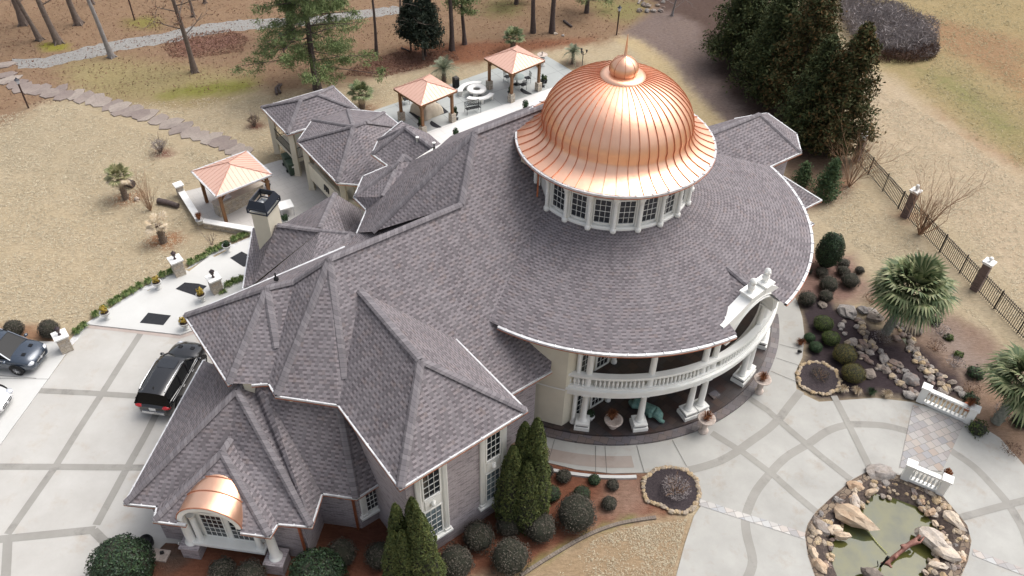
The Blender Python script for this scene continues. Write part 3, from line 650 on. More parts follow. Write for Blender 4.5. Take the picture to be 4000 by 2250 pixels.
def barrel_cut():
    a, b = at(451.6, 1298, ze), at(610, 1330, ze); c = (a+b)/2; r = (a-b).length/2-.03; e = at(*T3)
    g0, g1 = at(*gL), at(*gR); n_ = WY; d0 = (e-g0).dot(n_); s1 = (e.z-ze)/d0; d_c = (c-g0).dot(n_)
    P = [g0, g0+WX*max(0, (c-g0).dot(WX)-r)]
    for i in range(15, -1, -1):
        th = PI*i/15; x = (c-g0).dot(WX)+r*math.cos(th); h = HB*r*math.sin(th); P.append(g0+WX*x+n_*(h/s1)+Z3*h)
    return P+[g1, e]
_bc = barrel_cut()
gab = roof('front_hip_roof', [[n1, gL, T3, T3b], [T3, gR, n2, T3b]])
mb = MB(); g0 = at(*gL)
tri = tessellate_polygon([[Vector(((p-g0).dot(WX), (p-g0).dot(WY), 0)) for p in _bc]]); mb.add(_bc, [list(t) if (( _bc[t[1]]-_bc[t[0]]).cross(_bc[t[2]]-_bc[t[0]])).z > 0 else list(t)[::-1] for t in tri]); part(mb, 'front_slope', M['shingle'], gab)
caps(low, [T, O1], [T, O2], [T, Tb], [hU, hT, O3]); caps(gab, [T3, gL], [T3, gR], [T3, T3b])
gutter(low, [(512, 907, ze), O1, n1]); gutter(gab, [n1, gL, (464, 1319, ze)]); gutter(gab, [(608, 1338.5, ze), gR, n2]); gutter(low, [n2, O2, inn, O3, En])
# ---- rotunda cone with dome
KD = .975; DX = Vector((AX.x*KD, AX.y*KD, 0)); cone = MB(); R0, z0, R1_, z1 = 4.0, 9.32, 10.9, 6.9
nseg, nrow = 120, 40
P = []
for i in range(nrow+1):
    r_ = R0+(R1_-R0)*i/nrow; z_ = z0+(z1-z0)*i/nrow
    CI = DX.lerp(AX, i/nrow)
    for j in range(nseg): a = 2*PI*j/nseg; P.append(CI+Vector((math.cos(a)*r_, math.sin(a)*r_, z_)))
ah0, ah1 = -60.5, -41.5      # the porch arch breaks the eave here
F = []
for i in range(nrow):
    for j in range(nseg):
        a = math.degrees(2*PI*(j+.5)/nseg); a = a-360 if a > 180 else a
        if ah0 < a < ah1 and R0+(R1_-R0)*(i+.5)/nrow > 9.85: continue
        F.append([i*nseg+j, (i+1)*nseg+j, (i+1)*nseg+(j+1) % nseg, i*nseg+(j+1) % nseg])
cone.add(P, F, False)
rc = part(cone, 'rotunda_roof', M['shingle'])
uvl = rc.data.uv_layers[0]; slope = math.hypot(R1_-R0, z0-z1)
for poly in rc.data.polygons:
    js = [v % nseg for v in poly.vertices]
    for li, vi in zip(poly.loop_indices, poly.vertices):
        i, j = divmod(vi, nseg)
        if 0 in js and (nseg-1) in js and j == 0: j = nseg
        uvl.data[li].uv = (j/nseg*2*PI*8.0, -slope*i/nrow)
def ringgut(a0, a1, r_, z_, parent, k=60):
    P = [p+Z3*z_ for p in arcpts(r_, a0, a1, k)]; mb = MB(); cp = MB(); hb = MB()
    for w_, h_, dz, m_ in ((.13, .11, -.05, mb), (.155, .04, -.125, cp)):
        Q_ = []
        for a_ in [a0+(a1-a0)*i/k for i in range(k+1)]:
            d = Vector((math.cos(math.radians(a_)), math.sin(math.radians(a_)), 0))
            for x, y in ((-1, -1), (1, -1), (1, 1), (-1, 1)): Q_.append(AX+d*(r_+x*w_/2)+Z3*(z_+dz+y*h_/2))
        m_.add(Q_, [[4*i+q, 4*i+(q+1) % 4, 4*i+4+(q+1) % 4, 4*i+4+q] for i in range(k) for q in range(4)])
    n = int(abs(a1-a0)*r_*PI/180/.8); hb = mb
    for i in range(n):
        a_ = math.radians(a0+(a1-a0)*(i+.5)/n); d = Vector((math.cos(a_), math.sin(a_), 0)); c = AX+d*(r_+.01)+Z3*(z_+.02); hb.box(c, (.16, .035, .05), a_)
    g_ = part(mb, 'gutter', M['gutter'], parent); cp.build('rim', M['copdark'], g_)
ringgut(-121, -60.5, 10.95, 6.9, rc); ringgut(-41.5, 75, 10.95, 6.9, rc, 90)
# dome skin profile (radius, height)
DP = [(5.02, 11.38), (4.62, 11.50), (4.25, 11.66), (3.98, 11.86), (3.80, 12.12), (3.76, 12.3)]
for i in range(1, 15):
    a = PI/2*i/15.6; DP.append((3.80*math.cos(a)**.92, 12.3+2.62*math.sin(a)))
dome = MB(); dome.lathe(AX, DP, 96); dm = part(dome, 'dome', M['copper'])
sm = MB()
for j in range(48):
    a = 2*PI*(j+.5)/48; d = Vector((math.cos(a), math.sin(a), 0)); x = Vector((-d.y, d.x, 0))
    P = []
    for r_, z_ in DP: P.append((d*(r_+.0)+Z3*z_))
    V = []; n = len(P)
    for i, p in enumerate(P):
        t = (P[min(i+1, n-1)]-P[max(i-1, 0)]).normalized(); nn = x.cross(t); 
        if nn.dot(d) < 0: nn = -nn
        for k, h in ((-.017, -.01), (-.013, .045), (.013, .045), (.017, -.01)): V.append(AX+p+x*k+nn*h)
    sm.add(V, [[4*i+q, 4*i+q+1, 4*i+5+q, 4*i+4+q] for i in range(n-1) for q in range(3)])
sm.build('seam', M['seam'], dm)
cl = MB(); cl.lathe(AX, [(1.12, 14.80), (1.10, 14.90), (.9, 14.98), (.5, 15.0)], 48); cl.build('collar', M['copper'], dm)
fn = MB(); fn.lathe(AX, [(.62, 14.98), (.69, 15.12), (.70, 15.32), (.62, 15.52), (.45, 15.70), (.22, 15.82), (.10, 15.88), (.085, 15.9), (.05, 16.4), (.012, 16.95)], 24); fo = fn.build('finial', M['copper'], dm)
fs = MB()
for j in range(8):
    a = 2*PI*j/8; d = Vector((math.cos(a), math.sin(a), 0)); fs.tube([AX+d*(r_+.005)+Z3*z_ for r_, z_ in [(.62, 14.98), (.69, 15.12), (.70, 15.32), (.62, 15.52), (.45, 15.70), (.22, 15.82), (.10, 15.88)]], .014, 5)
fs.build('seam', M['seam'], dm)
ringgut(-180, 180, 5.06, 11.36, dm, 96)
# drum
dr = MB(); dr.lathe(AX, [(4.02, 8.3), (4.02, 10.6), (4.16, 10.68), (4.2, 10.8), (4.36, 10.9), (4.5, 11.1), (4.9, 11.2), (4.9, 11.3)], 84, False); dru = part(dr, 'drum', M['trim'])
dr = MB(); dr.lathe(AX, [(4.22, 8.2), (4.22, 8.74), (4.16, 8.80), (4.03, 8.80)], 84, False); dr.build('plinth', M['trim'], dru)
angs = [-142.5+16.87*k for k in range(9)]; angs += [angs[-1]+17.4*k for k in range(1, 13)]
def window(parent, c, n, w_, h_, cols, rows, glass='glass', deep=.05, fr=.06, name='window', casing=0.0, sill=False):
    """c: bottom centre on the wall face, n: outward horizontal unit normal"""
    n = Vector(n).normalized(); x = Z3.cross(n); c = Vector(c); mb = MB(); T_ = .010
    def bar(u0, v0, u1, v1, d0, d1, m_=mb):
        P = [c+x*u_+Z3*v_+n*d for d in (d0, d1) for u_, v_ in ((u0, v0), (u1, v0), (u1, v1), (u0, v1))]
        m_.add(P, [[3, 2, 1, 0], [4, 5, 6, 7], [0, 1, 5, 4], [1, 2, 6, 5], [2, 3, 7, 6], [3, 0, 4, 7]])
    W2_ = w_/2
    bar(-W2_, 0, -W2_+fr, h_, .004, deep); bar(W2_-fr, 0, W2_, h_, .004, deep); bar(-W2_+fr, 0, W2_-fr, fr, .004, deep); bar(-W2_+fr, h_-fr, W2_-fr, h_, .004, deep)
    for i in range(1, cols): u_ = -W2_+fr+(w_-2*fr)*i/cols; bar(u_-T_, fr, u_+T_, h_-fr, .02, .034)
    for i in range(1, rows): v_ = fr+(h_-2*fr)*i/rows; t2 = T_ if i != rows//2 else T_*1.5; bar(-W2_+fr, v_-t2, W2_-fr, v_+t2, .021, .036)
    if sill: bar(-W2_-.08, -.07, W2_+.08, -.005, .004, deep+.08)
    f = part(mb, name, M['trim'], parent); gb = MB()
    gb.poly([c+x*u_+Z3*v_+n*.015 for u_, v_ in ((-W2_+fr/2, fr/2), (W2_-fr/2, fr/2), (W2_-fr/2, h_-fr/2), (-W2_+fr/2, h_-fr/2))])
    gb.build('pane', M[glass], f); return f
for k, a in enumerate(angs):
    a = math.radians(a); d = Vector((math.cos(a), math.sin(a), 0)); c = AX+d*4.30
    mb = MB(); pr = [(.03, 8.56), (.14, 8.60), (.16, 8.66), (.16, 8.80), (.12, 8.84)]
    for i in range(13): z_ = 8.88+i*.105; pr += [(.075, z_), (.102, z_+.03), (.102, z_+.06), (.075, z_+.092)]
    pr += [(.08, 10.27), (.13, 10.33), (.11, 10.42), (.17, 10.5), (.17, 10.6)]
    mb.lathe(c, pr, 10); mb.box(c+Z3*10.66, (.28, .28, .12), a); mb.box(c-d*.16+Z3*9.6, (.10, .30, 2.0), a)
    mb.build('column', M['trim'], dru)
    if k < len(angs)-1:
        am = a+math.radians(8.45 if k < 8 else 8.7); d = Vector((math.cos(am), math.sin(am), 0))
        f = window(dru, AX+d*4.03+Z3*8.94, d, .86, 1.46, 3, 4, deep=.07, fr=.05)
# cream return wall behind the drum at the left and its copper pipe
mb = MB(); dL = Vector((math.cos(math.radians(172)), math.sin(math.radians(172)), 0)); mb.box(AX+dL*4.1+Z3*10.0, (1.0, 3.2, 2.3), math.radians(172)); part(mb, 'return_wall', M['stucco'], dru)
mb = MB(); a = math.radians(-151); d = Vector((math.cos(a), math.sin(a), 0)); q = AX+d*4.45; e_ = AX+d*4.95
mb.tube([e_+Z3*11.2, e_+Z3*11.05, q+Z3*10.85, q+Z3*9.1, q+d*.25+Z3*8.8], .05, 8); part(mb, 'downspout', M['copdark'], dru)
_m = Matrix.Translation(Vector((0, 0, 34*(1-KD)))) @ Matrix.Scale(KD, 4)   # dome and drum are 2.5 percent smaller than first drawn
for _r in (dm, dru):
    for o_ in [_r]+list(_r.children)+[q for c_ in _r.children for q in c_.children]: o_.data.transform(_m)
# ---- walls
def wall(name, pts, z0_, z1_, mat, parent=None): mb = MB(); mb.prism([(p.x, p.y) for p in pts], z0_, z1_); return part(mb, name, M[mat], parent)
wall('brick_wall', [uv(8.62, -24), uv(8.62, -17.0), uv(13.98, -17.0), uv(13.98, -24)], 0, 6.82, 'brick')
wall('brick_wall', [uv(13.95, -24), uv(13.95, -19.6), uv(17.55, -19.6), uv(17.55, -24)], 0, 4.7, 'brick')
wall('stucco_wall', [uv(5.65, -30.1), uv(5.65, -25.2), uv(6.7, -24.6), uv(6.9, -23.4), uv(8.7, -21.9), uv(13, -22.3), uv(22, -24.5), uv(28, -25), uv(28, -34), uv(22, -35.2), uv(17, -35), uv(16.7, -34), uv(17, -33.2), uv(15.2, -31), uv(15.2, -30.1)], 0, 6.75, 'stucco')
wall('brick_wall', [wv(-17.55, 17.62), wv(-10.75, 17.62), wv(-10.75, 19.45), wv(-8.95, 19.45), wv(-8.0, 20.4), wv(-8.0, 23), wv(-17.9, 26)], 0, 3.12, 'brick')
cw = MB(); P = arcpts(10.12, -128, -103, 14); fold = P[-1]; dr_end = at(1541, 992, .28); dr_end.z = 0
inner = arcpts(6.6, -84, 10, 20)
cw.prism([(p.x, p.y) for p in P+[dr_end]+inner+[AX]], 0, 6.85); part(cw, 'stucco_wall', M['stucco'])
bl = MB(); P = arcpts(10.15, -128, -103, 14)
bl.add([p+Z3*3.05 for p in P]+[p+Z3*3.15 for p in P], [[i, i+1, i+16, i+15] for i in range(14)]); part(bl, 'belt_line', M['trim'])
# porch: balcony slab, railings, columns, doors
A0, A1_ = -103, -8
def ringprism(mb, r0, r1, a0, a1, z0_, z1_, k=50):
    Q_ = []
    for a_ in [a0+(a1-a0)*i/k for i in range(k+1)]:
        d = Vector((math.cos(math.radians(a_)), math.sin(math.radians(a_)), 0))
        for r_, z_ in ((r0, z0_), (r1, z0_), (r1, z1_), (r0, z1_)): Q_.append(AX+d*r_+Z3*z_)
    mb.add(Q_, [[4*i+q, 4*i+(q+1) % 4, 4*i+4+(q+1) % 4, 4*i+4+q] for i in range(k) for q in range(4)]+[[3, 2, 1, 0], [4*k, 4*k+1, 4*k+2, 4*k+3]])
mb = MB(); ringprism(mb, 9.2, 10.02, A0, A1_, 2.74, 3.12); ringprism(mb, 9.2, 10.14, A0, A1_, 3.122, 3.26); balc = part(mb, 'balcony', M['trim'])
mb = MB(); ringprism(mb, 4.6, 9.19, A0, A1_, 3.0, 3.255); mb.build('balcony_floor', M['slate'], balc)
mb = MB(); ringprism(mb, 9.70, 10.04, A0, A1_, 4.04, 4.19); ringprism(mb, 9.75, 9.99, A0, A1_, 3.262, 3.36); mb.build('handrail', M['trim'], balc)
bal = [(.05, 0), (.05, .04), (.03, .07), (.035, .1), (.07, .2), (.072, .26), (.045, .38), (.028, .48), (.028, .52), (.045, .60), (.045, .67)]
bm_ = MB().lathe((0, 0, 0), bal, 8); bm0 = bm_.build('baluster', M['trim'], None, uvs=False).data
bpy.data.objects.remove([o for o in COL.objects if o.data == bm0][0])
ucols = [-97, -79, -62, -58.2, -37.2, -33.4, -17]
k = 0; a = A0+.9
while a < A1_ and k < 92:
    if min(abs(a-u_) for u_ in ucols) > 1.25:
        o = bpy.data.objects.new('baluster', bm0); COL.objects.link(o); o.parent = balc
        o.location = AX+Vector((math.cos(math.radians(a))*9.87, math.sin(math.radians(a))*9.87, 3.37)); k += 1
    a += 1.22
def column(parent, c, z0_, z1_, r_, plinth=True, name='column', rz=0, m='trim'):
    mb = MB(); h = z1_-z0_
    if plinth:
        mb.box(c+Z3*(z0_+.11), (.78, .78, .22), rz); mb.box(c+Z3*(z0_+.42), (.70, .70, .12), rz); mb.box(c+Z3*(z0_+.30), (.60, .60, .14), rz); zb = z0_+.48
    else: zb = z0_
    mb.lathe(c, [(r_*1.4, zb), (r_*1.42, zb+.06), (r_*1.12, zb+.10), (r_*1.0, zb+.14), (r_*.98, zb+h*.35), (r_*.8, z1_-.16), (r_*.95, z1_-.13), (r_*1.0, z1_-.08)], 18)
    mb.box(c+Z3*(z1_-.04), (r_*2.3, r_*2.3, .08), rz)
    o = part(mb, name, M[m], parent)
    if plinth:
        s_ = MB(); s_.box(c+Z3*(z0_+.30), (.62, .62, .12), rz); s_.build('slate_inlay', M['slatestep'], o)
    return o
for a in (-97.2, -80.2, -64.2, -59.9, -40.2, -36.2, -21.4, -17.5):
    d = Vector((math.cos(math.radians(a)), math.sin(math.radians(a)), 0)); column(H0, AX+d*9.86, .28, 2.83, .17, rz=math.radians(a if a < -30 else a))
for a in ucols:
    d = Vector((math.cos(math.radians(a)), math.sin(math.radians(a)), 0)); column(H0, AX+d*9.74, 3.26, 5.6 if a in (-58.2, -37.2) else 6.62, .165, False, 'upper_column', math.radians(a))
mb = MB(); ringprism(mb, 9.45, 9.98, A0, -60.3, 6.6, 6.84, 30); ringprism(mb, 9.45, 9.98, -41.7, 20, 6.6, 6.84, 30); part(mb, 'eave_beam', M['trim'])
# soffit above the balcony
mb = MB(); ringprism(mb, 4.5, 10.6, A0, ah0, 6.78, 6.82, 30); ringprism(mb, 4.5, 10.6, ah1, 20, 6.78, 6.82, 30); ringprism(mb, 4.5, 7.2, ah0, ah1, 6.78, 6.82, 12); part(mb, 'soffit', M['trim'])
# doors on the angled wall
dv = (dr_end-fold); dl = dv.length; dv.normalize(); dn = Vector((dv.y, -dv.x, 0))
if dn.dot(fold-AX) < 0: dn = -dn
for z_ in (.30, 3.28):
    for f_, w_ in ((.36, .8), (.66, .8)): 
        f = window(H0, fold+dv*dl*f_+Z3*z_+dn*.0, dn, .95, 2.2, 3, 5, name='door', fr=.11)
    for f_ in (.17, .86):
        mb = MB(); c = fold+dv*dl*f_+dn*.16; pr = [(.16, z_), (.16, z_+.12)]
        for i in range(22): q = z_+.14+i*.105; pr += [(.085, q), (.115, q+.03), (.115, q+.06), (.085, q+.092)]
        pr += [(.17, z_+2.5), (.17, z_+2.6)]
        mb.lathe(c, pr, 10); part(mb, 'twisted_column', M['trim'])
# the arch over the balcony, standing on the balcony columns
Pa, Pb = Vector((10.14, 27.96, 0)), Vector((12.83, 30.40, 0)); ax = (Pb-Pa).normalized(); an = Vector((ax.y, -ax.x, 0)); mid = (Pa+Pb)/2
ax2 = Z3.cross(an); sg = 1 if ax2.dot(ax) > 0 else -1
ri, z_s, rise = 1.68, 5.62, 1.55
def prof(side):
    e_ = [(2.02, 5.5), (2.02, 6.5), (2.66, 6.6), (2.68, 7.16)] if side < 0 else [(2.02, 5.5), (2.02, 6.5)]; pw = 1.5 if side < 0 else .6
    x0, y0 = e_[-1]
    e_ += [(x0+(1.05-x0)*t, y0+(7.62-y0)*t**pw) for t in [k/8 for k in range(1, 9)]]
    e_ += [(.9, 7.70), (.6, 7.78), (.3, 7.82)]
    return [(side*sg*x, y) for x, y in e_]
L_, R__ = prof(-1), prof(1)
outer = L_+R__[::-1]+[(sg*ri, 5.5)]+[(sg*ri*math.cos(PI*i/22), z_s+rise*math.sin(PI*i/22)) for i in range(23)]+[(-sg*ri, 5.5)]
if sg < 0: outer = outer[::-1]
mb = MB(); mb.xpoly(mid+an*.50, ax2, Z3, outer, (), .62); arch = part(mb, 'porch_arch', M['trim'])
mb = MB()
for rr, dd in ((.09, .51), (.24, .50)): mb.tube([mid+an*dd+ax2*((ri+rr)*math.cos(PI*i/22))+Z3*(z_s+(rise+rr)*math.sin(PI*i/22)) for i in range(23)], .035, 6)
mb.build('moulding', M['trim'], arch)
for s_ in (-.55, .58):
    c = mid+ax*s_+an*.20; rz = math.atan2(ax.y, ax.x); mb = MB(); mb.box(c+Z3*7.76, (.56, .64, .32), rz); mb.box(c+Z3*7.94, (.68, .76, .07), rz); mb.build('pedestal', M['trim'], arch)
    mb = MB(); c = c-Z3*.88; mb.lathe(c, [(.16, 8.86), (.13, 8.95), (.19, 9.1), (.17, 9.22), (.1, 9.3), (.13, 9.36), (.16, 9.46), (.14, 9.58), (.04, 9.66)], 12)
    for q in range(14): mb.blob(c+Vector((R_.uniform(-.1, .1), R_.uniform(-.1, .1), R_.uniform(9.15, 9.55))), (.09, .09, .1), q, .3, 6, 4, True)
    mb.blob(c+an*.13+Z3*9.45, (.07, .08, .07), 4, .1, 8, 6, True); mb.build('lion_bust', M['trim'], arch)
bk = mid-an*.10
roof('arch_cricket', [[bk-ax*1.9+Z3*7.28, bk-ax*.2+Z3*7.78, bk-an*1.5+Z3*7.95], [bk+ax*1.9+Z3*7.28, bk-ax*.2+Z3*7.78, bk-an*1.5+Z3*7.95]], arch)
caps(arch, [bk-ax*.1+Z3*7.80, bk-an*1.5+Z3*7.98])
mb = MB(); a = math.radians(-62.5); d = Vector((math.cos(a), math.sin(a), 0)); p0 = AX+d*10.85+Z3*6.72; t_ = Vector((-d.y, d.x, 0))
mb.add([p0-t_*.55, p0+t_*.55, p0-d*.5+Z3*-.45, p0-t_*.55-d*.1-Z3*.04, p0+t_*.55-d*.1-Z3*.04], [[0, 1, 2], [4, 3, 2], [0, 2, 3], [1, 4, 2]]); part(mb, 'copper_gusset', M['copdark'])
# ---- windows of the big wing
nf = -1*Vector((-math.sin(AU), math.cos(AU), 0)).normalized()   # outward of the front wall
nf = VX.copy()
def pilaster(parent, c, n, w_, h_, z_):
    x = Z3.cross(n); mb = MB()
    mb.box(c+n*.05+Z3*(z_+h_/2), (w_, .09, h_), math.atan2(x.y, x.x))
    for i in range(4): mb.box(c+n*.105+x*((i-1.5)*w_/5)+Z3*(z_+h_/2), (w_/9, .04, h_*.93), math.atan2(x.y, x.x))
    mb.box(c+n*.08+Z3*(z_+.08), (w_*1.25, .18, .16), math.atan2(x.y, x.x)); mb.box(c+n*.08+Z3*(z_+h_-.06), (w_*1.2, .16, .12), math.atan2(x.y, x.x))
    return mb.build('pilaster', M['trim'], parent)
def bay(cu, v_, n, wbay, z0_, z1_, two=True, glass='glassb'):
    x = Z3.cross(n); ang_ = math.atan2(x.y, x.x); c = uv(cu, v_) if not isinstance(cu, Vector) else cu
    mb = MB(); mb.box(c+n*.02+Z3*((z0_+z1_)/2), (wbay, .04, z1_-z0_), ang_); mb.box(c+n*.10+Z3*(z0_-.05), (wbay+.25, .24, .12), ang_)
    if two: mb.box(c+n*.06+Z3*((z0_+z1_)/2), (wbay*.5, .05, .62), ang_); mb.box(c+n*.07+Z3*((z0_+z1_)/2+.48), (wbay*.55, .09, .06), ang_)
    b_ = part(mb, 'window_bay', M['trim'])
    if two:
        q = MB(); q.blob(c+n*.13+Z3*((z0_+z1_)/2), (.13, .13, .15), 3, .3, 10, 8, True); q.build('lion_medallion', M['trim'], b_)
    for s_ in (-1, 1): pilaster(b_, c+x*s_*(wbay/2-.10), n, .24, z1_-z0_, z0_)
    if two:
        hh = (z1_-z0_-1.1)/2
        window(b_, c+n*.045+Z3*(z0_+.12), n, wbay*.60, hh, 3, 5, glass); window(b_, c+n*.045+Z3*(z1_-hh-.12), n, wbay*.60, hh, 3, 5, 'glass' if glass == 'glassb' else glass)
    else: window(b_, c+n*.045+Z3*(z0_+.14), n, wbay*.6, z1_-z0_-.28, 3, 5, glass)
    return b_
bay(9.78, -17.0, nf, 1.5, 1.25, 6.7); bay(12.95, -17.0, nf, 1.35, 1.25, 6.7)
bdir = (wv(-8.0, 20.4)-wv(-8.95, 19.45)).normalized(); bn = Vector((bdir.y, -bdir.x, 0)); cB = (wv(-8.0, 20.4)+wv(-8.95, 19.45))/2
bay(cB+Vector((0, 0, 0)), 0, bn, 1.1, .95, 3.0, False, 'glass')
mb = MB(); c = uv(15.3, -19.55); mb.tube([c+Z3*.1, c+Z3*4.4], .13, 10); part(mb, 'twisted_column', M['trim'])
# front window under the copper barrel
nW = -WY
mb = MB(); cF = wv(-14.2, 17.62); mb.box(cF+nW*.05+Z3*1.95, (3.0, .10, 2.1), AW); mb.box(cF+nW*.28+Z3*.93, (3.3, .60, .14), AW); mb.box(cF+nW*.12+Z3*3.05, (3.2, .3, .16), AW); fb = part(mb, 'window_surround', M['trim'])
for s_, w_ in ((-.62, 1.05), (.62, 1.05)): window(fb, cF+WX*s_+nW*.105+Z3*1.06, nW, w_, 1.75, 4, 5, 'glass')
for s_ in (-1.36, 1.36):
    mb = MB(); c = cF+WX*s_+nW*.30; pr = [(.19, 1.0), (.19, 1.12)]
    for i in range(15): q = 1.15+i*.105; pr += [(.10, q), (.135, q+.03), (.135, q+.06), (.10, q+.092)]
    pr += [(.14, 2.74), (.2, 2.95)]; mb.lathe(c, pr, 12); mb.build('twisted_column', M['trim'], fb)
for x_, y_ in ((494, 1384), (702, 1424)):
    p = at(x_, y_, 0); mb = MB(); mb.box(p+Z3*.36, (.82, .82, .78), AW, .97); mb.box(p+Z3*.77, (.9, .9, .08), AW); pd = part(mb, 'brick_pedestal', M['brick'])
    column(pd, p, .81, 3.1, .21, False)
# copper barrel vault over the window
bc = (at(451.6, 1298, 3.2)+at(610, 1330, 3.2))/2; br = (at(451.6, 1298, 3.2)-at(610, 1330, 3.2)).length/2
_e, _g = at(*T3), at(*gL); S1_ = (_e.z-ze)/(_e-_g).dot(WY); bw_ = MB(); V = []; K_ = 24; Ld = 2.45
for dpt in (0, Ld):
    for i in range(K_+1): a = PI*i/K_; V.append(bc+WX*br*math.cos(a)+WY*((HB*br*math.sin(a)/S1_+.12 if dpt else 0)-.12)+Z3*(br*math.sin(a)*HB))
bw_.add(V, [[i, i+1, K_+2+i, K_+1+i] for i in range(K_)], True); bv = part(bw_, 'barrel_roof', M['copper'])
sm = MB()
for dpt in (.75, 1.45): sm.tube([bc+WX*(br+.02)*math.cos(PI*i/K_)+WY*dpt+Z3*(HB*(br+.02)*math.sin(PI*i/K_)) for i in range(K_+1) if HB*br*math.sin(PI*i/K_)/S1_ > dpt-.05], .025, 6)
sm.tube([bc+WX*(br+.01)*math.cos(PI*i/K_)-WY*.12+Z3*(HB*(br+.01)*math.sin(PI*i/K_)) for i in range(K_+1)], .03, 6)
sm.build('seam', M['seam'], bv)
ar = [(br*.985*math.cos(PI*i/K_), HB*br*.985*math.sin(PI*i/K_)) for i in range(K_+1)]+[((br-.24)*math.cos(PI*i/K_), HB*(br-.24)*math.sin(PI*i/K_)) for i in range(K_, -1, -1)]
mb = MB(); mb.xpoly(bc-WY*.15, WX, Z3, ar, (), .22); mb.build('arch_trim', M['trim'], bv)
mb = MB(); V = []
for dpt in (.05, 1.1):
    for i in range(K_+1): a = PI*i/K_; V.append(bc+WX*(br-.2)*math.cos(a)+WY*dpt+Z3*(HB*(br-.2)*math.sin(a)))
mb.add(V, [[i, i+1, K_+2+i, K_+1+i][::-1] for i in range(K_)], True); mb.build('arch_soffit', M['trim'], bv)
# downspouts
for a_, b_ in (((906, 1250), (946, 1352)), ((757, 1322), (793, 1410))):
    t_ = at(a_[0], a_[1], 3.05); u_ = wv(0, 0)
for p in (wv(-9.1, 19.38), wv(-10.9, 17.55)):
    mb = MB(); mb.beam(p+Z3*.05, p+Z3*3.05, .10, .10, WX); part(mb, 'downspout', M['copdark'])
mb = MB(); mb.tube([at(668, 968, 6.8), at(667, 972, 6.6), at(664, 978, 6.2), at(660, 980, 5.95)], .05); part(mb, 'downspout', M['copdark'])
mb = MB(); mb.tube([at(1250, 806, 6.8), at(1247, 812, 6.6), at(1236, 822, 6.45)], .05); part(mb, 'downspout', M['copdark'])
# roof vents
for x_, y_, z_ in ((694, 699, 8.6), (520, 1009, 4.3)):
    p = at(x_, y_, z_); mb = MB(); mb.lathe(p, [(.13, -.1), (.1, .02), (.04, .05), (.04, .28)], 8); part(mb, 'vent_pipe', M['iron'])
for x_, y_ in ((1092, 366), (1050, 352)):
    p = at(x_, y_, 8.2); mb = MB(); mb.lathe(p, [(.07, -.3), (.07, .1), (.1, .12), (.1, .2)], 10); part(mb, 'vent_pipe', M['trim'])
# ---- back roofs: pavilion over the deck, bay roof, small hip, gable, chimney roof
zb = 3.75
p1, p2, p3, p4 = (657.8, 269, zb), (722.8, 336.5, zb), (905, 278, zb), (838, 217.6, zb); a1, a2 = (757, 250, 5.0), (797, 236, 5.0)
r1 = roof('pavilion_roof', [[p1, p2, a1], [p2, p3, a2, a1], [p3, p4, a2], [p4, p1, a1, a2]]); caps(r1, [p2, a1, a2], [p1, a1], [a2, p3], [a2, p4]); gutter(r1, [p4, p1, p2, (770, 323, zb)]); gutter(r1, [p4, p3])
zc = 3.95
c1, c2, c3, c4, c5, c6, c7 = (786.6, 301, zc), (749, 355, zc), (849, 459, zc), (955, 468, zc), (1014, 321, zc), (965.4, 282.6, zc), (875, 275, zc); q1, q2 = (889, 318, 5.7), (919, 308, 5.7)
r2 = roof('bay_roof', [[c2, c3, q1], [c3, c4, c5, q2, q1], [c5, c6, q2], [c6, c7, q1, q2], [c7, c1, q1], [c1, c2, q1]])
caps(r2, [c2, q1, q2], [q1, c3], [q1, c1], [q1, c7], [q2, c6], [q2, c5]); gutter(r2, [c6, c7, c1, c2, c3, c4]); gutter(r2, [c6, c5])
d1, d2, d3, d4, d5 = (952.8, 351, 6.9), (936.5, 386.3, 6.9), (978, 416.4, 6.9), (1034, 407, 8.3), (1089, 372, 8.6); q3, q4 = (1021, 321, 8.9), (1079, 336, 6.9)
d4 = onp(1034, 407, d2, d3, .7); d5 = onp(1089, 372, d2, d3, .7); q3 = onp(1021, 321, d2, d3, .7)
r3 = roof('small_hip_roof', [[d1, d2, q3], [d2, d3, d4, d5, q3], [d5, (1109, 362, 7.2), q4, q3], [q4, (1010, 305, 6.9), d1, q3]]); caps(r3, [d2, q3, d5], [q3, d1]); gutter(r3, [(1010, 305, 6.9), d1, d2, d3])
# single storey roofs behind the west wing
zr = 6.0
s1, s2, s3 = (698, 566, zr), (806, 580, zr), (884, 588, 6.3); eL1, eL2 = (636, 573, 3.4), (612, 724, 3.3)
r4 = roof('chimney_roof', [[eL1, s1, s2, (636, 716, 3.6), eL2], [s2, s3, (804, 652, 6.6), (780, 668, 6.3), (640, 718, 3.7)], [s3, (912, 610, 6.6), (804, 652, 6.6)], [s3, (923, 592, 6.3), (936, 604, 6.6), (912, 611, 6.6)], [s1, s2, s3, (866, 587, 5.6), (720, 560, 3.5)]])
caps(r4, [s1, s2, s3], [s3, (804, 652, 6.65)], [s3, (912, 610, 6.65)])
ga = (842.8, 487, 5.2); gb_ = (803, 575, 5.95)
r5 = roof('gable_roof', [[ga, gb_, s1, (716, 562, 3.5)], [ga, (921, 534, 3.6), (930, 560, 3.6), (868, 588, 5.4), gb_], [(921, 534, 3.7), (935, 590, 4.6), (866, 588, 5.4)]]); caps(r5, [ga, gb_])
gutter(r4, [eL1, eL2])
bot = [at(639, 578, 3.2), at(615, 722, 3.2), uv(9, -29.5), uv(14.5, -30.2), at(915, 540, 3.2), at(843, 495, 3.2), at(722, 565, 3.2)]
wall('stucco_wall', bot, 0, 3.3, 'stucco')
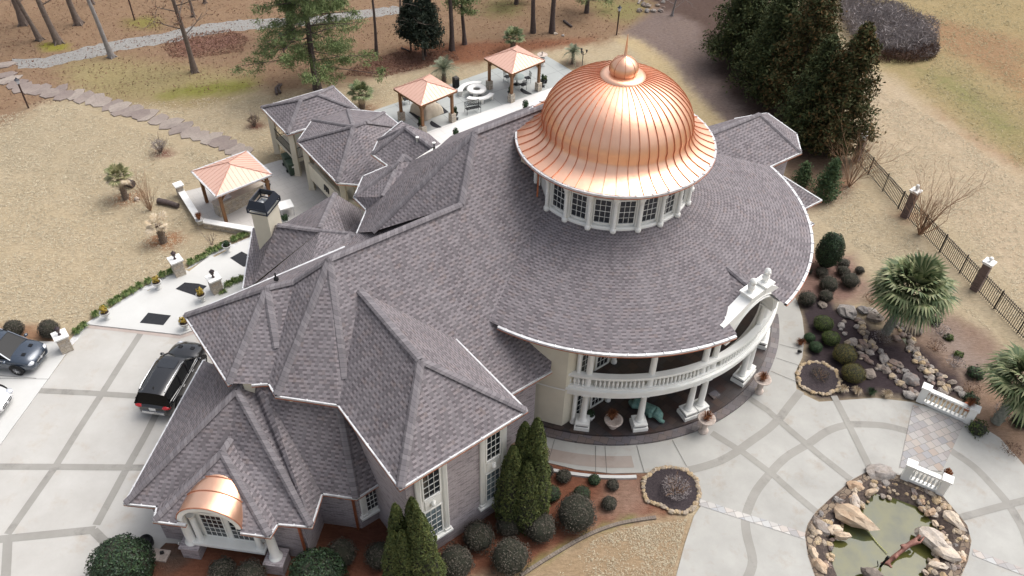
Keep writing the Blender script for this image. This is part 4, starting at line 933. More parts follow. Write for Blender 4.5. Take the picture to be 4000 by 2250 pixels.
# chimney
cbz = 4.7; b0, b1, b2 = at(649.5, 612, cbz), at(688.8, 619.7, cbz), at(707, 580, cbz)
ex = (b1-b0); ey = (at(718, 566, cbz)-b1); wx = ex.length; ex.normalize(); ey = Vector((-ex.y, ex.x, 0)); wy = 1.25
P = [b0, b1, b1+ey*wy, b0+ey*wy]; ct = 6.75
ch = wall('chimney', P, 3.4, ct, 'stucco')
def grow(P, d): c = sum(P, Vector())/len(P); return [c+(p-c)*(1+d/(p-c).length) for p in P]
mb = MB(); mb.prism([(p.x, p.y) for p in grow(P, .07)], ct, ct+.14); mb.build('crown', M['stucco'], ch)
Pg = grow(P, .16); ca = MB(); zz = ct+.14
for z0_, z1_ in ((zz, zz+.06), (zz+.24, zz+.34)): 
    for i in range(4): ca.beam(Vector((Pg[i].x, Pg[i].y, (z0_+z1_)/2)), Vector((Pg[(i+1) % 4].x, Pg[(i+1) % 4].y, (z0_+z1_)/2)), .05, z1_-z0_)
for p in Pg: ca.beam(Vector((p.x, p.y, zz)), Vector((p.x, p.y, zz+.3)), .07, .07)
Pi = grow(P, -.06); V = [Vector((p.x, p.y, zz+.34)) for p in Pg]+[Vector((p.x, p.y, zz+.72)) for p in Pi]+[Vector((p.x, p.y, zz+.70)) for p in grow(P, -.11)]+[Vector((p.x, p.y, zz+.34)) for p in grow(P, .08)]
ca.add(V, [[i, (i+1) % 4, 4+(i+1) % 4, 4+i] for i in range(4)]+[[4+i, 4+(i+1) % 4, 8+(i+1) % 4, 8+i] for i in range(4)]+[[8+i, 8+(i+1) % 4, 12+(i+1) % 4, 12+i] for i in range(4)])
ca.build('chimney_cap', simple('dark blue grey metal', (.022, .028, .042), None, .5, .4), ch)
mb = MB(); mb.prism([(p.x, p.y) for p in grow(P, .0)], zz, zz+.03); mb.build('flue_plate', simple('galvanised metal', (.55, .57, .58), (.4, .42, .44), .3, .8, 3), ch)
cc = (b0+b1)/2+ey*.38; cc.z = 0
mb = MB(); mb.lathe(cc, [(.14, zz), (.14, zz+.2), (.2, zz+.22), (.2, zz+.3), (.15, zz+.3), (.15, zz+.34), (.21, zz+.34), (.21, zz+.46), (.18, zz+.5), (.02, zz+.52)], 18); mb.build('flue_cap', simple('grey flue metal', (.16, .17, .18), (.24, .25, .26), .5, .6), ch)
# ---- deck pavilion body
def inset(P, d):
    n = len(P); out = []
    for i in range(n):
        a_, b_, c_ = P[i-1], P[i], P[(i+1) % n]; e1 = (b_-a_).normalized(); e2 = (c_-b_).normalized()
        n1_ = Vector((-e1.y, e1.x, 0)); n2_ = Vector((-e2.y, e2.x, 0)); bis = (n1_+n2_); k_ = d/max(.3, (1+n1_.dot(n2_))); out.append(b_+bis*k_)
    return out
PP = [at(*p) for p in (p1, p2, p3, p4)]; PP = [Vector((p.x, p.y, 0)) for p in PP]
ar_ = sum(PP[i].x*PP[(i+1) % 4].y-PP[(i+1) % 4].x*PP[i].y for i in range(4)); 
if ar_ < 0: PP = PP[::-1]
PI_ = inset(PP, .38)
dk = MB(); dk.prism([(p.x, p.y) for p in PI_], 1.05, 1.32); deck = part(dk, 'deck', M['stucco'])
def post(parent, p, z0_, z1_, s_=.36, m='stucco', name='pillar', rz=0):
    mb = MB(); mb.box(Vector((p.x, p.y, (z0_+z1_)/2)), (s_, s_, z1_-z0_), rz); mb.box(Vector((p.x, p.y, z1_-.12)), (s_*1.3, s_*1.3, .14), rz); mb.box(Vector((p.x, p.y, z0_+.1)), (s_*1.15, s_*1.15, .2), rz); return part(mb, name, M[m], parent)
for p in PI_: post(deck, inset(PI_, .0)[PI_.index(p)], 0, 3.7)
def iron_rail(parent, a_, b_, z_, h_=.85, name='railing', sp=.11):
    mb = MB(); mb.beam(a_+Z3*(z_+h_), b_+Z3*(z_+h_), .04, .03); mb.beam(a_+Z3*(z_+.08), b_+Z3*(z_+.08), .03, .03); L_ = (b_-a_).length; n = int(L_/sp)
    for i in range(1, n): q = a_+(b_-a_)*(i/n); mb.beam(q+Z3*(z_+.08), q+Z3*(z_+h_), .014, .014, UX)
    return part(mb, name, M['iron'], parent)
for i in range(4): iron_rail(deck, PI_[i], PI_[(i+1) % 4], 1.32)
# bay body: pillars, cream panels with arches, monogram
P6 = [Vector((at(*p).x, at(*p).y, 0)) for p in (c1, c2, c3, c4, c5, c6, c7)]
if sum(P6[i].x*P6[(i+1) % 7].y-P6[(i+1) % 7].x*P6[i].y for i in range(7)) < 0: P6 = P6[::-1]
BI = inset(P6, .38)
def near(p): q = at(*p); return min(BI, key=lambda b_: (Vector((b_.x, b_.y, 0))-Vector((q.x, q.y, 0))).length)
w2_, w3_, w4_ = near(c2), near(c3), near(c4)
core = MB(); core.prism([(p.x, p.y) for p in inset(BI, .9)], 0, 3.85); part(core, 'stucco_wall', M['stucco'])
fl_ = MB(); fl_.prism([(p.x, p.y) for p in BI], 1.3, 1.5); part(fl_, 'bay_floor', M['stucco'])
for p in (w2_, w3_, w4_): post(H0, p, 0, 3.9, .36)
for a_, b_ in ((w2_, w3_), (w3_, w4_)):
    L_ = (b_-a_).length; x = (b_-a_)/L_; n = Vector((x.y, -x.x, 0)); c = (a_+b_)/2
    if (n.dot(c-sum(BI, Vector())/7)) < 0: n = -n; 
    x = Z3.cross(n); h_ = L_/2-.2; ra = h_*.86
    up_ = [(-h_, 3.15), (-ra, 3.15)]+[(-ra*math.cos(PI*i/12), 3.15+.45*math.sin(PI*i/12)) for i in range(1, 12)]+[(ra, 3.15), (h_, 3.15), (h_, 3.86), (-h_, 3.86)]
    mb = MB(); mb.xpoly(c+n*.08, x, Z3, up_, (), .2)
    lo = [(-h_, 1.05), (-h_*.5, 1.05)]+[(-h_*.5*math.cos(PI*i/8)-.0, 1.05-.0+.0*i) for i in range(1, 1)]+[(h_, 1.05), (h_, 2.3), (-h_, 2.3)]
    mb.xpoly(c+n*.08, x, Z3, lo, (), .2); part(mb, 'stucco_panel', M['stucco'])
    if a_ is w2_:
        tx = bpy.data.curves.new('monogram', 'FONT'); tx.body = 'm'; tx.size = .95; tx.extrude = .03; tx.align_x = 'CENTER'; tx.shear = .25; tx.offset = .018
        to = bpy.data.objects.new('tmp', tx); COL.objects.link(to); bpy.context.view_layer.update()
        me_ = bpy.data.meshes.new_from_object(to); bpy.data.objects.remove(to)
        lo_ = link('monogram_letter', me_, H0, True, M['iron'])
        mw = Matrix((( x.x, 0, n.x, 0), (x.y, 0, n.y, 0), (0, 1, 0, 0), (0, 0, 0, 1)))
        me_.transform(Matrix.Translation(c+n*.11+Z3*1.52+x*.12) @ mw)
# ---- right hand roofs behind the rotunda
zt = 6.9
e1, e2, e3, e4 = (2014.6, 382.6, zt), (1937, 417.6, zt), (2003, 336, zt), (1930, 284, zt); k1, k2 = (1911, 287, 8.3), (1788, 336, 8.6)
r6 = roof('east_roof', [[k2, k1, e1, e2, (1820, 470, zt)], [k1, e1, e3], [k1, e3, e4], [k1, k2, (1780, 318, 7.4), (1850, 298, zt), e4]])
caps(r6, [k2, k1], [k1, e1]); gutter(r6, [(1850, 298, zt), e4, e3, e1, e2])
bw = [at(*p) for p in (e1, e2)]; 
cc_ = sum([at(*p) for p in (e1, e2, e4, k2)], Vector())/4
def toward(p, d): v = (cc_-p); v.z = 0; q = p+v.normalized()*d; return Vector((q.x, q.y, 0))
wall('brick_wall', [toward(at(*e1), .6), toward(at(*e2), .3), toward(at(1860, 455, zt), 0), toward(at(1800, 340, zt), 0), toward(at(*e4), .6), toward(at(*e3), .6)], 0, 6.8, 'brick')
f1, f2, f3 = (2066, 502.6, 3.4), (2021, 525, 3.4), (1962, 437.6, 4.9)
r7 = roof('east_porch_roof', [[f1, f2, (1930, 500, 4.9), f3]]); gutter(r7, [f1, f2]); gutter(r7, [f3, f1], hang=False)
cc_ = at(1980, 500, 3.2)
wall('brick_wall', [toward(at(*f1), .6), toward(at(*f2), .4), toward(at(1950, 520, 3.4), 0), toward(at(1960, 450, 3.4), .2)], 0, 3.35, 'brick')
r8 = roof('east_corner_roof', [[(2033, 555, 3.4), (2046, 562, 3.4), (2038, 569, 3.4), (2010, 560, 3.9)]]); gutter(r8, [(2033, 555, 3.4), (2046, 562, 3.4), (2038, 569, 3.4)], hang=False)
# ================================================================== OBJECTS
# pond: wall, water
mb = MB(); n = len(PONDW); W0 = PONDW; W1_ = shrink(PONDW, .45)
mb.add([Vector((p.x, p.y, .045)) for p in W0]+[Vector((p.x, p.y, .07)) for p in W1_]+[Vector((p.x, p.y, -.8)) for p in shrink(PONDW, .7)], [[i, (i+1) % n, n+(i+1) % n, n+i] for i in range(n)]+[[n+i, n+(i+1) % n, 2*n+(i+1) % n, 2*n+i] for i in range(n)])
tag(mb.build('pond_bank', m_stonebank := m_stonewall('mixed bank stones', [(.10, .065, .05), (.26, .20, .14), (.16, .12, .09), (.34, .27, .19)], 3.0, (.04, .03, .025), flat=1.3)), kind='structure')
g = NG('murky pond water'); o = g.obj(); c = g.ramp(g.noise(o, .55, 5, .6), (.3, (.035, .042, .018)), (.5, (.085, .085, .024)), (.72, (.05, .062, .042)))
g.l(c, g.b.inputs['Base Color']); g.b.inputs['Roughness'].default_value = .05; g.b.inputs['Specular IOR Level'].default_value = .35; g.bump(g.noise(o, 3, 2), .04)
tag(sheet('pond_water', [(p.x, p.y) for p in shrink(PONDW, .2)], -.28, g.m, world=True), kind='structure')
ROCKS = []
for i in range(9):
    rg = random.Random(i+40); mb = MB(); k = rg.uniform(.5, .8)
    bmv = MB(); bmv.blob((0, 0, 0), (1, k+.1, .55+.15*rg.random()), i+11, .22, 9, 6); o = bmv.build('boulder', None, None, uvs=False)
    ROCKS.append(o.data); bpy.data.objects.remove(o)
def rock(x, y, s, mat, label, group, rz=None, z=0, name='boulder', sz=1, cat='rock', world=False, seed=None, sq=None):
    rg = random.Random(seed if seed is not None else int(x*13+y*7)); key = (rg.randrange(9), mat)
    if key not in RK: me = ROCKS[key[0]].copy(); me.materials.clear(); me.materials.append(M[mat]); RK[key] = me
    o = bpy.data.objects.new(name, RK[key]); COL.objects.link(o); p = Vector((x, y, z)) if world else at(x, y, z)
    o.location = (p.x, p.y, z+s*.25*sz); k = sq or rg.uniform(.85, 1.15); o.scale = (s, s*k, s*sz); o.rotation_euler = (rg.uniform(-.2, .2), rg.uniform(-.2, .2), rz if rz is not None else rg.random()*6.3)
    return tag(o, label, cat, group)
RK = {}
GP = 'rocks around the pond'
big = [(2140, 1305, 1.25, 'paleRock', -.55, 'largest pale sandstone boulder sloping into the left side of the pond'), (2345, 1365, 1.15, 'paleRock', -.75, 'long pale sandstone slab on the right bank of the pond, pointing at the statue'), (2372, 1390, .9, 'paleRock', -.8, 'lower pale sandstone slab beneath the long slab on the right pond bank'),
       (2210, 1192, .95, 'rock', -.05, 'flat grey slab lying along the top edge of the pond'), (2190, 1240, .42, 'paleRock', .3, 'rounded grey white boulder at the upper left bank of the pond'), (2148, 1225, .55, 'paleRock', -.2, 'jagged cream boulder near the upper left rim of the pond'), (2150, 1265, .5, 'paleRock', 1.3, 'upright tan boulder between the mulch and the pond water'), (2063, 1325, .65, 'rock', -1.0, 'narrow grey white slab standing near the left rim of the pond'), (2098, 1335, .5, 'paleRock', .2, 'blocky white boulder beside the narrow slab on the left bank'), (2120, 1352, .5, 'paleRock', 0, 'broad white rock at the lower edge of the left bank'),
       (2045, 1395, .5, 'paleRock', -1.4, 'pale orange rock on the far left rim of the pond'), (2060, 1425, .55, 'paleRock', -1.2, 'long tan rock on the lower left rim of the pond'), (2395, 1310, .75, 'paleRock', -.95, 'long white boulder on the upper right bank of the pond'), (2340, 1290, .4, 'paleRock', .5, 'small pale block at the right edge of the water'), (2355, 1425, .5, 'paleRock', -.2, 'brown and cream rock at the lower right of the pond'), (2105, 1262, .38, 'rock', 0, 'dark grey angular rock sitting in the pond side mulch'), (2420, 1400, .35, 'paleRock', 1.4, 'thin upright tan stone in the mulch right of the pond'), (2190, 1445, .6, 'rock', -.4, 'large grey rock at the bottom edge of the picture in the pond')]
for x, y, s, m_, rz, lb in big: rock(x, y, s*.86, m_, lb, None, rz, -.05, sz=.62 if s > .6 else .8, sq=.62)
rg = random.Random(5); cpt = sum(PONDW, Vector())/len(PONDW)
for i in range(250):
    t = rg.random()*n; j = int(t); p = PONDW[j].lerp(PONDW[(j+1) % n], t-j); v = (cpt-p); v.z = 0
    d = rg.uniform(.2, 1.4); q = p+v.normalized()*d; s = rg.uniform(.08, .23)
    rock(q.x, q.y, s, rg.choice(['paleRock', 'rock', 'edgestone', 'edgestone']), 'small tan or grey stone packed along the pond bank', GP, None, max(-.32, -.02-.25*(d-.5)), 'pond_stone', world=True, seed=i)
# mound of earth under the pond rocks
mb = MB(); Wa, Wb = shrink(PONDW, .05), shrink(PONDW, 1.35)
mb.add([Vector((p.x, p.y, .05)) for p in Wa]+[Vector((p.x, p.y, .03)) for p in shrink(PONDW, .8)]+[Vector((p.x, p.y, -.34)) for p in Wb], [[i, (i+1) % n, n+(i+1) % n, n+i] for i in range(n)]+[[n+i, n+(i+1) % n, 2*n+(i+1) % n, 2*n+i] for i in range(n)])
tag(mb.build('pond_bed_soil', simple('dark mulch', (.035, .026, .026), (.10, .075, .06), 1, 0, 9, .9, 30), uvs=False), kind='structure')
m_copst = simple('weathered red copper statue', (.16, .06, .045), (.26, .13, .10), .6, .3, 8, .5, 20)
def skin(name, chain, mat, label=None, cat=None, parent=None, sub=2, group=None):
    """chain: list of (point, radius, parent index)"""
    me = bpy.data.meshes.new(name); me.from_pydata([c[0] for c in chain], [(i, c[2]) for i, c in enumerate(chain) if c[2] >= 0], [])
    o = bpy.data.objects.new(name, me); COL.objects.link(o); o.modifiers.new('skin', 'SKIN'); me.skin_vertices or None
    for v, c in zip(me.skin_vertices[0].data, chain): v.radius = (c[1], c[1])
    me.skin_vertices[0].data[0].use_root = True
    s_ = o.modifiers.new('sub', 'SUBSURF'); s_.levels = sub; s_.render_levels = sub
    me.materials.append(mat)
    dg = bpy.context.evaluated_depsgraph_get(); m2 = bpy.data.meshes.new_from_object(o.evaluated_get(dg)); bpy.data.objects.remove(o)
    m2.materials.clear(); m2.materials.append(mat)
    for p in m2.polygons: p.use_smooth = True
    o = link(name, m2, parent); 
    return tag(o, label, cat, group)
s0, s1_ = at(2232, 1415, -.25), at(2318, 1345, .45); dS = (s1_-s0)
ch_ = [(s0, .09, -1), (s0+dS*.2, .12, 0), (s0+dS*.38, .10, 1), (s0+dS*.55, .12, 2), (s0+dS*.72, .15, 3), (s0+dS*.86, .07, 4), (s0+dS*.98, .12, 5), (s0+dS*.78+Vector((.22, -.12, .05)), .05, 4), (s0+dS*.86+Vector((.38, .1, .0)), .04, 7), (s0+dS*.5+Vector((-.2, .1, .1)), .045, 3), (s0+dS*.25+Vector((-.1, -.2, .12)), .05, 1), (s0+Vector((-.3, -.05, .0)), .05, 0), (s0+Vector((.15, -.25, -.05)), .05, 0)]
skin('statue', ch_, m_copst, 'reddish bronze figure statue leaning out of the pond onto the pale slab', 'statue')
mb = MB(); a_ = at(2215, 1425, -.28); mb.tube([a_, a_+Vector((.15, .1, .5))], .05, 8); mb.tube([a_+Vector((.15, .1, .45)), a_+Vector((.2, .14, .62))], .07, 8); mb.tube([a_+Vector((-.12, 0, .02)), a_+Vector((-.2, .1, .3))], .02, 6)
tag(mb.build('fountain_nozzle', M['iron'], None), 'black and white fountain nozzle standing in the pond', 'fountain nozzle')
mb = MB(); P = [at(2176, 1300, .1), at(2183, 1335, -.2), at(2205, 1365, -.24), at(2232, 1392, -.22)]; mb.tube(P, .022, 6); tag(mb.build('water_hose', simple('yellow green hose', (.35, .36, .12)), None), 'thin yellow green hose running across the pond water', 'hose')
# balustrades of the paved crossing and its paving
CR = [(2300, 1018), (2425, 1065), (2350, 1235), (2264, 1195)]
P = pxpoly([(2296, 1020), (2425, 1066), (2368, 1188), (2262, 1178)], 0)
m_cross = m_paver('weathered multicolour slate tile', [(.27, .25, .24), (.36, .35, .33), (.30, .235, .19), (.21, .22, .24), (.33, .30, .28)], .40, math.radians(-24), (.12, .115, .11), .6, .3, .014, .5)
mb = MB(); mb.prism([(p.x, p.y) for p in P], .0, .075); tag(mb.build('paved_crossing', m_cross, None, uvs=False), kind='structure')
def balustrade(a, b, label, h=1.02, nb=10, pier=.36):
    a.z = b.z = .06; d = (b-a); L_ = d.length; d.normalize(); rz = math.atan2(d.y, d.x)
    r_ = empty('balustrade', (a+b)/2, label, 'balustrade', 'white balustrades across the pond path')
    base = (a+b)/2
    for p in (a, b):
        mb = MB(); mb.box(p+Z3*(h/2+.03), (pier, pier, h+.06), rz); mb.box(p+Z3*(h+.1), (pier+.12, pier+.12, .10), rz); mb.build('pier', M['trim'], r_)
    mb = MB(); mb.box(base+Z3*(h-.04), (L_, .26, .11), rz); mb.build('handrail', M['trim'], r_)
    mb = MB(); mb.box(base+Z3*.08, (L_, .26, .16), rz); mb.build('base_rail', M['trim'], r_)
    prof = [(.055, 0), (.055, .04), (.03, .08), (.07, .2), (.07, .26), (.03, .4), (.035, .5), (.055, .53), (.055, .56)]
    for i in range(nb): q = a+d*(pier/2+(L_-pier)*(i+.5)/nb); m_ = MB(); m_.lathe(q+Z3*.16, [(r__*1.0, z_*(h-.26)/.56) for r__, z_ in prof], 8); m_.build('baluster', M['trim'], r_, uvs=False)
    return r_
balustrade(at(2313, 1010), at(2432, 1063), 'longer white balustrade at the garden end of the paved crossing')
balustrade(at(2274, 1203), at(2362, 1240), 'shorter white balustrade at the pond end of the paved crossing', nb=7)
# potted plants and urns ----------------------------------------------------
def tuft(mb, c, r_, h, nblade, w_, seed, droop=.5, up=1.0):
    rg = random.Random(seed); c = Vector(c)
    for i in range(nblade):
        a = rg.random()*2*PI; rr = r_*rg.uniform(.35, 1); hh = h*rg.uniform(.6, 1.1)*up; d = Vector((math.cos(a), math.sin(a), 0)); s_ = Vector((-d.y, d.x, 0))*w_*rg.uniform(.6, 1.2)
        p0, p1, p2 = c+d*rr*.12, c+d*rr*.6+Z3*hh, c+d*rr+Z3*hh*(1-droop)
        mb.add([p0-s_*.5, p0+s_*.5, p1+s_*.6, p1-s_*.6, p2], [[0, 1, 2, 3], [3, 2, 4]])
def leafball(mb, c, rad, n_, size, seed, shell=.75, zmin=-1.0, squash=1, dens=None):
    rg = np.random.default_rng(seed); c = Vector(c); k = 0
    while k < n_:
        d = Vector(rg.normal(size=3)).normalized()
        if d.z < zmin: continue
        q = rg.uniform(shell, 1.02); p = c+Vector((d.x*rad[0]*q, d.y*rad[1]*q, d.z*rad[2]*q))
        nrm = (d+Vector(rg.normal(size=3))*.55).normalized(); t = nrm.cross(Vector(rg.normal(size=3))).normalized(); b_ = nrm.cross(t); s_ = size*rg.uniform(.6, 1.25)
        mb.add([p-t*s_*.5-b_*s_*.3, p+t*s_*.5-b_*s_*.3, p+t*s_*.35+b_*s_*.4, p-t*s_*.35+b_*s_*.4], [[0, 1, 2, 3]]); k += 1
def pot(root, prof, mat, name='bowl', n_=20): mb = MB(); mb.lathe((0, 0, 0), prof, n_); return mb.build(name, M[mat], root, world=False, uvs=False)
urn_prof = [(.17, 0), (.17, .04), (.12, .07), (.07, .14), (.07, .2), (.13, .26), (.22, .36), (.25, .5), (.29, .53), (.29, .56), (.25, .555), (.22, .5), (.02, .48)]
def mk_urn(px, leaf, lbl, grp, kind='tuft', sc=1, mat='greyurn', z=.11):
    r_ = empty('planter_urn', at(*px, z), lbl, 'planter', grp); r_.scale = (sc,)*3
    pot(r_, urn_prof, mat); mb = MB(); mb.lathe((0, 0, 0), [(.23, .5), (.02, .52)], 14); mb.build('soil', M['soil'], r_, world=False, uvs=False)
    mb = MB()
    if kind == 'tuft': leafball(mb, (0, 0, .78), (.24, .24, .22), 170, .10, int(px[0]), .2); tuft(mb, (0, 0, .5), .2, .3, 40, .02, int(px[0]))
    else: leafball(mb, (0, 0, .68), (.22, .22, .18), 260, .08, int(px[0]), .5)
    mb.build('plant', M[leaf], r_, world=False, uvs=False); return r_
GU = 'stone urns along the pale walkway'
for (x, y), lf_, lb, kd in [((270, 802), 'yelleaf', 'stone urn with yellow shrub at the lawn corner of the walkway, nearest the parked cars', 'tuft'), ((468, 828), 'yelleaf', 'stone urn with pale yellow shrub partly hidden by the shingled roof corner', 'tuft'), ((399, 726), 'yelleaf', 'stone urn with yellow shrub on the lawn side beside loose white stones', 'tuft'), ((510, 757), 'yelleaf', 'stone urn with yellow shrub right of the middle black mat', 'tuft'), ((574, 633), 'boxdark', 'stone urn with dark green shrub on a small black plate beside the uppermost mat', 'ball')]: mk_urn((x, y), lf_, lb, GU, kd)
for pts, lb in (([(352, 812), (373, 787), (430, 794), (411, 818)], 'black rubber mat on the walkway nearest the driveway'), ([(442, 727), (465, 711), (500, 714), (520, 720), (493, 744)], 'black rubber mat in the middle of the walkway between two stone pillars'), ([(579, 649), (608, 633), (640, 650), (640, 667), (612, 671)], 'black rubber mat on the upper walkway by the dark roof eave')):
    mb = MB(); mb.prism([(p.x, p.y) for p in pxpoly(pts, .11)], .112, .13); tag(mb.build('door_mat', M['rubber'], None, uvs=False), lb, 'mat', 'black mats on the walkway')
# stone pillars with lanterns
def stone_pillar(px, h, lb, w_=.62, z=.05, rz=AU):
    p = at(*px, z); r_ = empty('lantern_pillar', p, lb, 'pillar', 'stone lantern pillars by the walkway', rz)
    mb = MB(); mb.box((0, 0, h/2), (w_, w_, h)); mb.build('stone_shaft', M['stone'], r_, world=False)
    mb = MB(); mb.box((0, 0, h+.05), (w_+.14, w_+.14, .10)); mb.build('cap', M['marble'], r_, world=False)
    mb = MB(); mb.lathe((0, 0, h+.1), [(.10, 0), (.06, .05), (.05, .15), (.06, .2), (.10, .24), (.13, .4), (.16, .44), (.12, .5), (.03, .56), (.03, .62)], 10); mb.build('lantern', simple('dark bronze lantern', (.03, .03, .045), (.10, .06, .05), .5, .4, 8), r_, world=False, uvs=False)
    return r_
stone_pillar((453, 690), 1.15, 'stone lantern pillar between the lawn hedge and the middle mat'); stone_pillar((547, 733), 1.05, 'stone lantern pillar at the right edge of the walkway'); stone_pillar((168, 878), 1.05, 'stone lantern pillar between the parking slab and the driveway')
# patio wall, pillar, pergolas ------------------------------------------------
def lowwall(a, b, lb, w_=.32, h=.42):
    a, b = at(*a), at(*b); d = (b-a).normalized(); rz = math.atan2(d.y, d.x); r_ = empty('patio_wall', (a+b)/2, lb, 'low wall', 'low walls edging the lower patio')
    mb = MB(); mb.box((a+b)/2+Z3*h/2, ((b-a).length, w_, h), rz); mb.build('stone_face', M['stone'], r_)
    mb = MB(); mb.box((a+b)/2+Z3*(h+.05), ((b-a).length+.05, w_+.12, .09), rz); mb.build('coping', M['marble'], r_)
lowwall((458, 492), (506, 568), 'low stone wall with white coping on the left side of the lower patio'); lowwall((516, 570), (640, 592), 'low stone wall with white coping running towards the chimney')
p = at(457, 493); r_ = empty('wall_pillar', p, 'short stone pillar with white cap at the far end of the patio wall', 'pillar', None, AU); mb = MB(); mb.box((0, 0, .45), (.42, .42, .9)); mb.build('stone_shaft', M['stone'], r_, world=False); mb = MB(); mb.box((0, 0, .95), (.6, .6, .10)); mb.build('cap', M['marble'], r_, world=False)
def gazebo(corners, h, hr, lb, stone=True, ridge=.35, zfl=.05, rim=False):
    Q = [at(x, y, h) for x, y in corners]; c = sum(Q, Vector())/4; c.z = 0
    if sum(Q[i].x*Q[(i+1) % 4].y-Q[(i+1) % 4].x*Q[i].y for i in range(4)) < 0: Q = Q[::-1]
    if (Q[1]-Q[0]).length < (Q[2]-Q[1]).length: Q = Q[1:]+Q[:1]
    # square it up
    ex = ((Q[1]-Q[0])+(Q[2]-Q[3])); ex.z = 0; ex.normalize(); ey = Vector((-ex.y, ex.x, 0)); hx = ((Q[1]-Q[0]).length+(Q[2]-Q[3]).length)/4; hy = ((Q[2]-Q[1]).length+(Q[3]-Q[0]).length)/4
    r_ = empty('gazebo', c, lb, 'gazebo', 'copper roofed gazebos')
    K4 = [c+ex*sx*hx+ey*sy*hy+Z3*h for sx, sy in ((-1, -1), (1, -1), (1, 1), (-1, 1))]; rl = max(.05, (hx-hy)+ridge)
    ra, rb = c-ex*rl+Z3*(h+hr), c+ex*rl+Z3*(h+hr)
    mb = MB(); mb.poly([K4[0], K4[1], rb, ra]); mb.poly([K4[1], K4[2], rb]); mb.poly([K4[2], K4[3], ra, rb]); mb.poly([K4[3], K4[0], ra]); rf = mb.build('roof', M['coppanel'], r_)
    mb = MB()
    for a, b in ((K4[0], ra), (K4[1], rb), (K4[2], rb), (K4[3], ra), (ra, rb)): mb.beam(a+Z3*.02, b+Z3*.02, .06, .03)
    def seams(a, b, t0, t1):
        L_ = (b-a).length; k = int(L_/.30); tl = (t1-t0).length
        for i in range(1, k):
            f = i/k; p = a+(b-a)*f; off = (p-a).dot((b-a)/L_); m0 = (t0-a).dot((b-a)/L_); m1 = (t1-a).dot((b-a)/L_)
            g_ = min(1, off/max(m0, .01)) if off < m0 else (1 if off <= m1 else (L_-off)/max(L_-m1, .01)); mid_ = (t0+(t1-t0)*max(0, min(1, (off-m0)/max(m1-m0, 1e-3)))) if m1 > m0 else t0
            base = p+(mid_-(a+(b-a)*(max(m0, min(m1, off))/L_)))*g_
            mb.beam(p+Z3*.006, base+Z3*.006, .014, .02)
    seams(K4[0], K4[1], ra, rb); seams(K4[2], K4[3], rb, ra); seams(K4[1], K4[2], rb, rb); seams(K4[3], K4[0], ra, ra)
    mb.build('seam', simple('dull copper seam', (.46, .25, .19), (.58, .34, .27), .5, .3, 4), rf)
    mb = MB()
    for i in range(4): mb.beam(K4[i]-Z3*.07+(c-K4[i]).normalized()*.04, K4[(i+1) % 4]-Z3*.07+(c-K4[(i+1) % 4]).normalized()*.04, .05, .11)
    mb.build('fascia', M['copdark'] if rim else M['wood'], r_)
    if rim: gutter(r_, [K4[0]+Z3*.02, K4[1]+Z3*.02, K4[2]+Z3*.02, K4[3]+Z3*.02, K4[0]+Z3*.02], False)
    for sx, sy in ((-1, -1), (1, -1), (1, 1), (-1, 1)):
        p = c+ex*sx*(hx-.32)+ey*sy*(hy-.32); rz = math.atan2(ex.y, ex.x); z0_ = zfl+(.72 if stone else 0)
        mb = MB(); mb.box(p+Z3*((z0_+h)/2-.02), (.19, .19, h-z0_-.1), rz)
        for v in (ex*-sx, ey*-sy): mb.beam(p+Z3*(h-.75), p+v*.55+Z3*(h-.14), .09, .10)
        pt = mb.build('post', M['wood'], r_)
        if stone: mb = MB(); mb.box(p+Z3*(zfl+.36), (.42, .42, .72), rz); mb.build('stone_base', M['stone'], r_)
        mb = MB(); mb.box(p+ex*-sx*.12+Z3*(h-.55), (.09, .09, .16), rz); mb.build('lamp', M['iron'], pt)
    mb = MB()
    for i in range(4):
        a, b = [c+(k_-c)*.88 for k_ in (K4[i], K4[(i+1) % 4])]; mb.beam(Vector((a.x, a.y, h-.16)), Vector((b.x, b.y, h-.16)), .11, .15)
    mb.build('beam', M['wood'], r_)
    return r_, c, ex, ey
g1, gc1, gx1, gy1 = gazebo([(983, 222), (1062, 265), (1147, 229), (1088, 187)], 2.75, .75, 'left gazebo with pinkish copper roof on stone bases, a covered tub under it')
g2, gc2, gx2, gy2 = gazebo([(1212, 145), (1287, 184), (1372, 154), (1306, 115)], 2.75, .75, 'right gazebo with pinkish copper roof on stone bases, a glass table under it')
g3, gc3, gx3, gy3 = gazebo([(478, 430), (550, 497), (677, 436), (625, 381)], 2.55, .75, 'gazebo with pinkish copper roof and white gutter over the outdoor kitchen', False, rim=True)
# covered tub on a black pad
p = at(1075, 282, .05); r_ = empty('hot_tub', p, 'bulky tub under a wrinkled beige dust sheet beneath the left gazebo', 'covered tub', None, math.atan2(gx1.y, gx1.x))
mb = MB(); nu, nv = 22, 22; V = []
for i in range(nu+1):
    for j in range(nv+1):
        x, y = (i/nu-.5)*2.0, (j/nv-.5)*1.9; e_ = min(1-abs(x), .95-abs(y)); z = .78*min(1, max(0, e_/.22))**.6+.07*mnoise.noise(Vector((x*3, y*3, 1)))+.05*mnoise.noise(Vector((x*7, y*7, 4)))
        k_ = 1+.10*mnoise.noise(Vector((x*2, y*2, 9))); V.append((x*k_, y*k_, max(.02, z)))
mb.add(V, [[i*(nv+1)+j, (i+1)*(nv+1)+j, (i+1)*(nv+1)+j+1, i*(nv+1)+j+1] for i in range(nu) for j in range(nv)], True); mb.build('dust_sheet', simple('beige dust sheet', (.52, .46, .37), (.44, .38, .30), .9, 0, 3, .5, 10), r_, world=False, uvs=False)
